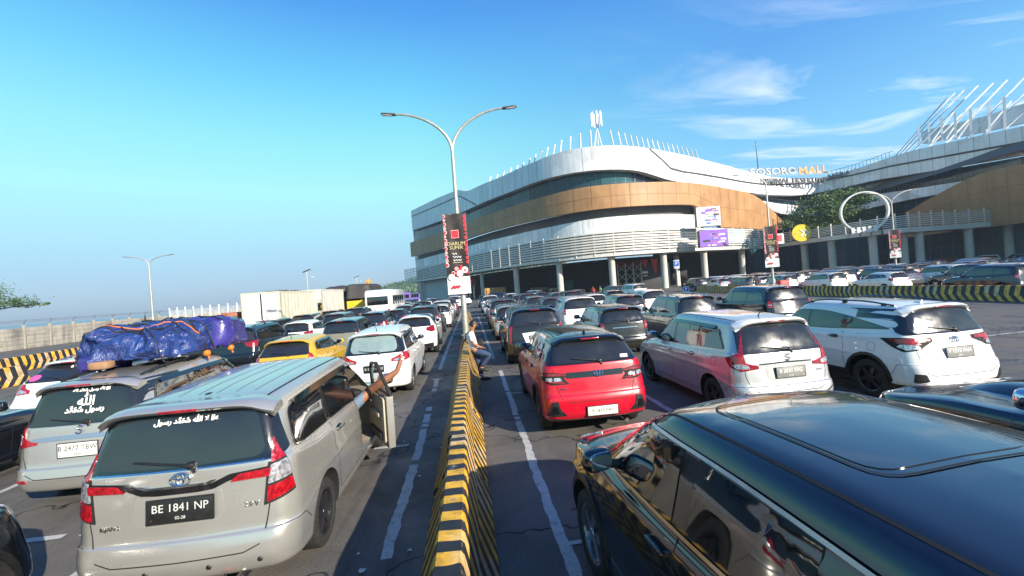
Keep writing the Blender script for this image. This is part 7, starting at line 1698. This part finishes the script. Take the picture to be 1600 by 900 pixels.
def tarp_truck(x, y, label, c_=(.62, .42, .02)):
    t = empty('cargo_truck', (x, y, 0), 0, label, 'truck'); q = MB(); m_ = mat('truck_yellow', c_, .5); q.box((0, 3, 1.6), (2.3, 6, 1.3), m_, bev=.03)
    for k in range(7): q.box((1.17, .3 + k * .9, 1.6), (.06, .1, 1.3), m_); q.box((-1.17, .3 + k * .9, 1.6), (.06, .1, 1.3), m_)
    q.build('cargo_bed', t); q = MB(); lump(q, (0, 3, 3.0), (1.25, 3.2, .95), mat('dark_tarpaulin', (.035, .032, .03), .7, 0, 0, .3, 2, .5, 6), .3, .14, (50, 24), x); q.build('tarpaulin', t, ang=60)
    q = MB(); q.box((0, 6.9, 1.7), (2.2, 1.7, 2.1), m_, bev=.15); q.box((0, 7.0, 2.1), (2.24, 1.0, .6), GLASS, bev=.04); q.build('cab', t)
    for yy in (1.4, 6.8):
        for sx in (-1, 1): q = MB(); q.lathe([(0, -.14), (.46, -.14), (.5, -.08), (.5, .12), (.46, .14), (0, .14)], RUB, 20, 'x', (sx * .98, yy, .5)); q.build('wheel', t)
    return t
tarp_truck(-14.2, 46.8, 'yellow cargo truck with a draped dark tarpaulin just ahead of the containers'); tarp_truck(-11.3, 44.5, 'yellow cargo truck with a boxy dark tarpaulin beside the white bus')
tarp_truck(-20.5, 46.5, 'truck whose dark rounded tarpaulin shows above the white containers', (.2, .2, .2))
def bus(x, y, rz, c_, c2, label, ln=8.5, h=3.1, name='bus'):
    t = empty(name, (x, y, 0), rz, label, 'bus'); q = MB(); m_ = mat(label.split()[0] + '_bus_paint', c_, .35, 0, .8, .05, 2); q.box((0, ln / 2, h / 2 + .2), (2.4, ln, h - .35), m_, bev=.28); q.box((0, ln / 2, .9), (2.43, ln * .98, .5), mat(label.split()[0] + '_bus_stripe', c2, .4, 0, .5, .3, 1.5), bev=.1); q.build('body', t)
    for sx in (-1, 1):
        for k in range(5): q = MB(); q.box((sx * 1.2, ln * .12 + (k + .5) * ln * .155, 2.1), (.04, ln * .145, .85), GLASS, bev=.03); q.build('side_window', t)
    q = MB(); q.box((0, .02, 2.1), (1.9, .06, .8), GLASS, bev=.05); q.build('rear_window', t); q = MB(); q.box((0, ln - .02, 2.0), (2.1, .06, 1.2), GLASS, bev=.05); q.build('windscreen', t)
    for sx in (-1, 1): q = MB(); q.box((sx * .98, .02, 1.1), (.25, .08, .4), RED, bev=.02); q.build('tail_lamp', t)
    for yy in (1.6, ln - 1.6):
        for sx in (-1, 1): q = MB(); q.lathe([(0, -.12), (.44, -.12), (.47, -.06), (.47, .1), (.44, .12), (0, .12)], RUB, 20, 'x', (sx * 1.08, yy, .47)); q.build('wheel', t)
bus(-8.6, 40.6, 0, (.70, .70, .68), (.45, .40, .38), 'white bus with dark side windows at the end of the left lanes'); v = at_depth(600, 470, 92); bus(v.x, v.y, -.75, (.16, .10, .38), (.35, .25, .6), 'purple bus parked across the lanes before the wooded hill', 6.5, 3.0); v = at_depth(626, 468, 96); bus(v.x, v.y, -.8, (.14, .12, .42), (.5, .45, .7), 'violet blue minibus parked beside the purple bus', 4.6, 2.6)
# traffic cone and roof box
v = at_depth(1033, 455, 58); q = MB(); q.lathe([(.03, .75), (.05, .72), (.16, .06), (.24, .05), (.24, 0), (0, 0)], mat('cone_orange', (.60, .20, .05), .6), 18, 'z'); q.build('traffic_cone', loc=(v.x, v.y, 0), label='faded orange traffic cone near the blue parking sign', cat='cone')
v = at_depth(392, 496, 30); q = MB(); q.box((0, 0, 1.9), (1.3, 1.0, .5), mat('brick_red_sack', (.36, .13, .08), .8, 0, 0, .3, 3), bev=.15); q.box((0, 0, .82), (1.6, 1.2, 1.64), mat('crate_wood', (.30, .20, .10), .8, 0, 0, .3, 3), bev=.03); q.build('loaded_crate', loc=(v.x - 1.2, v.y, 0), label='wooden crate with brick red sacks left of the white container truck', cat='crate')
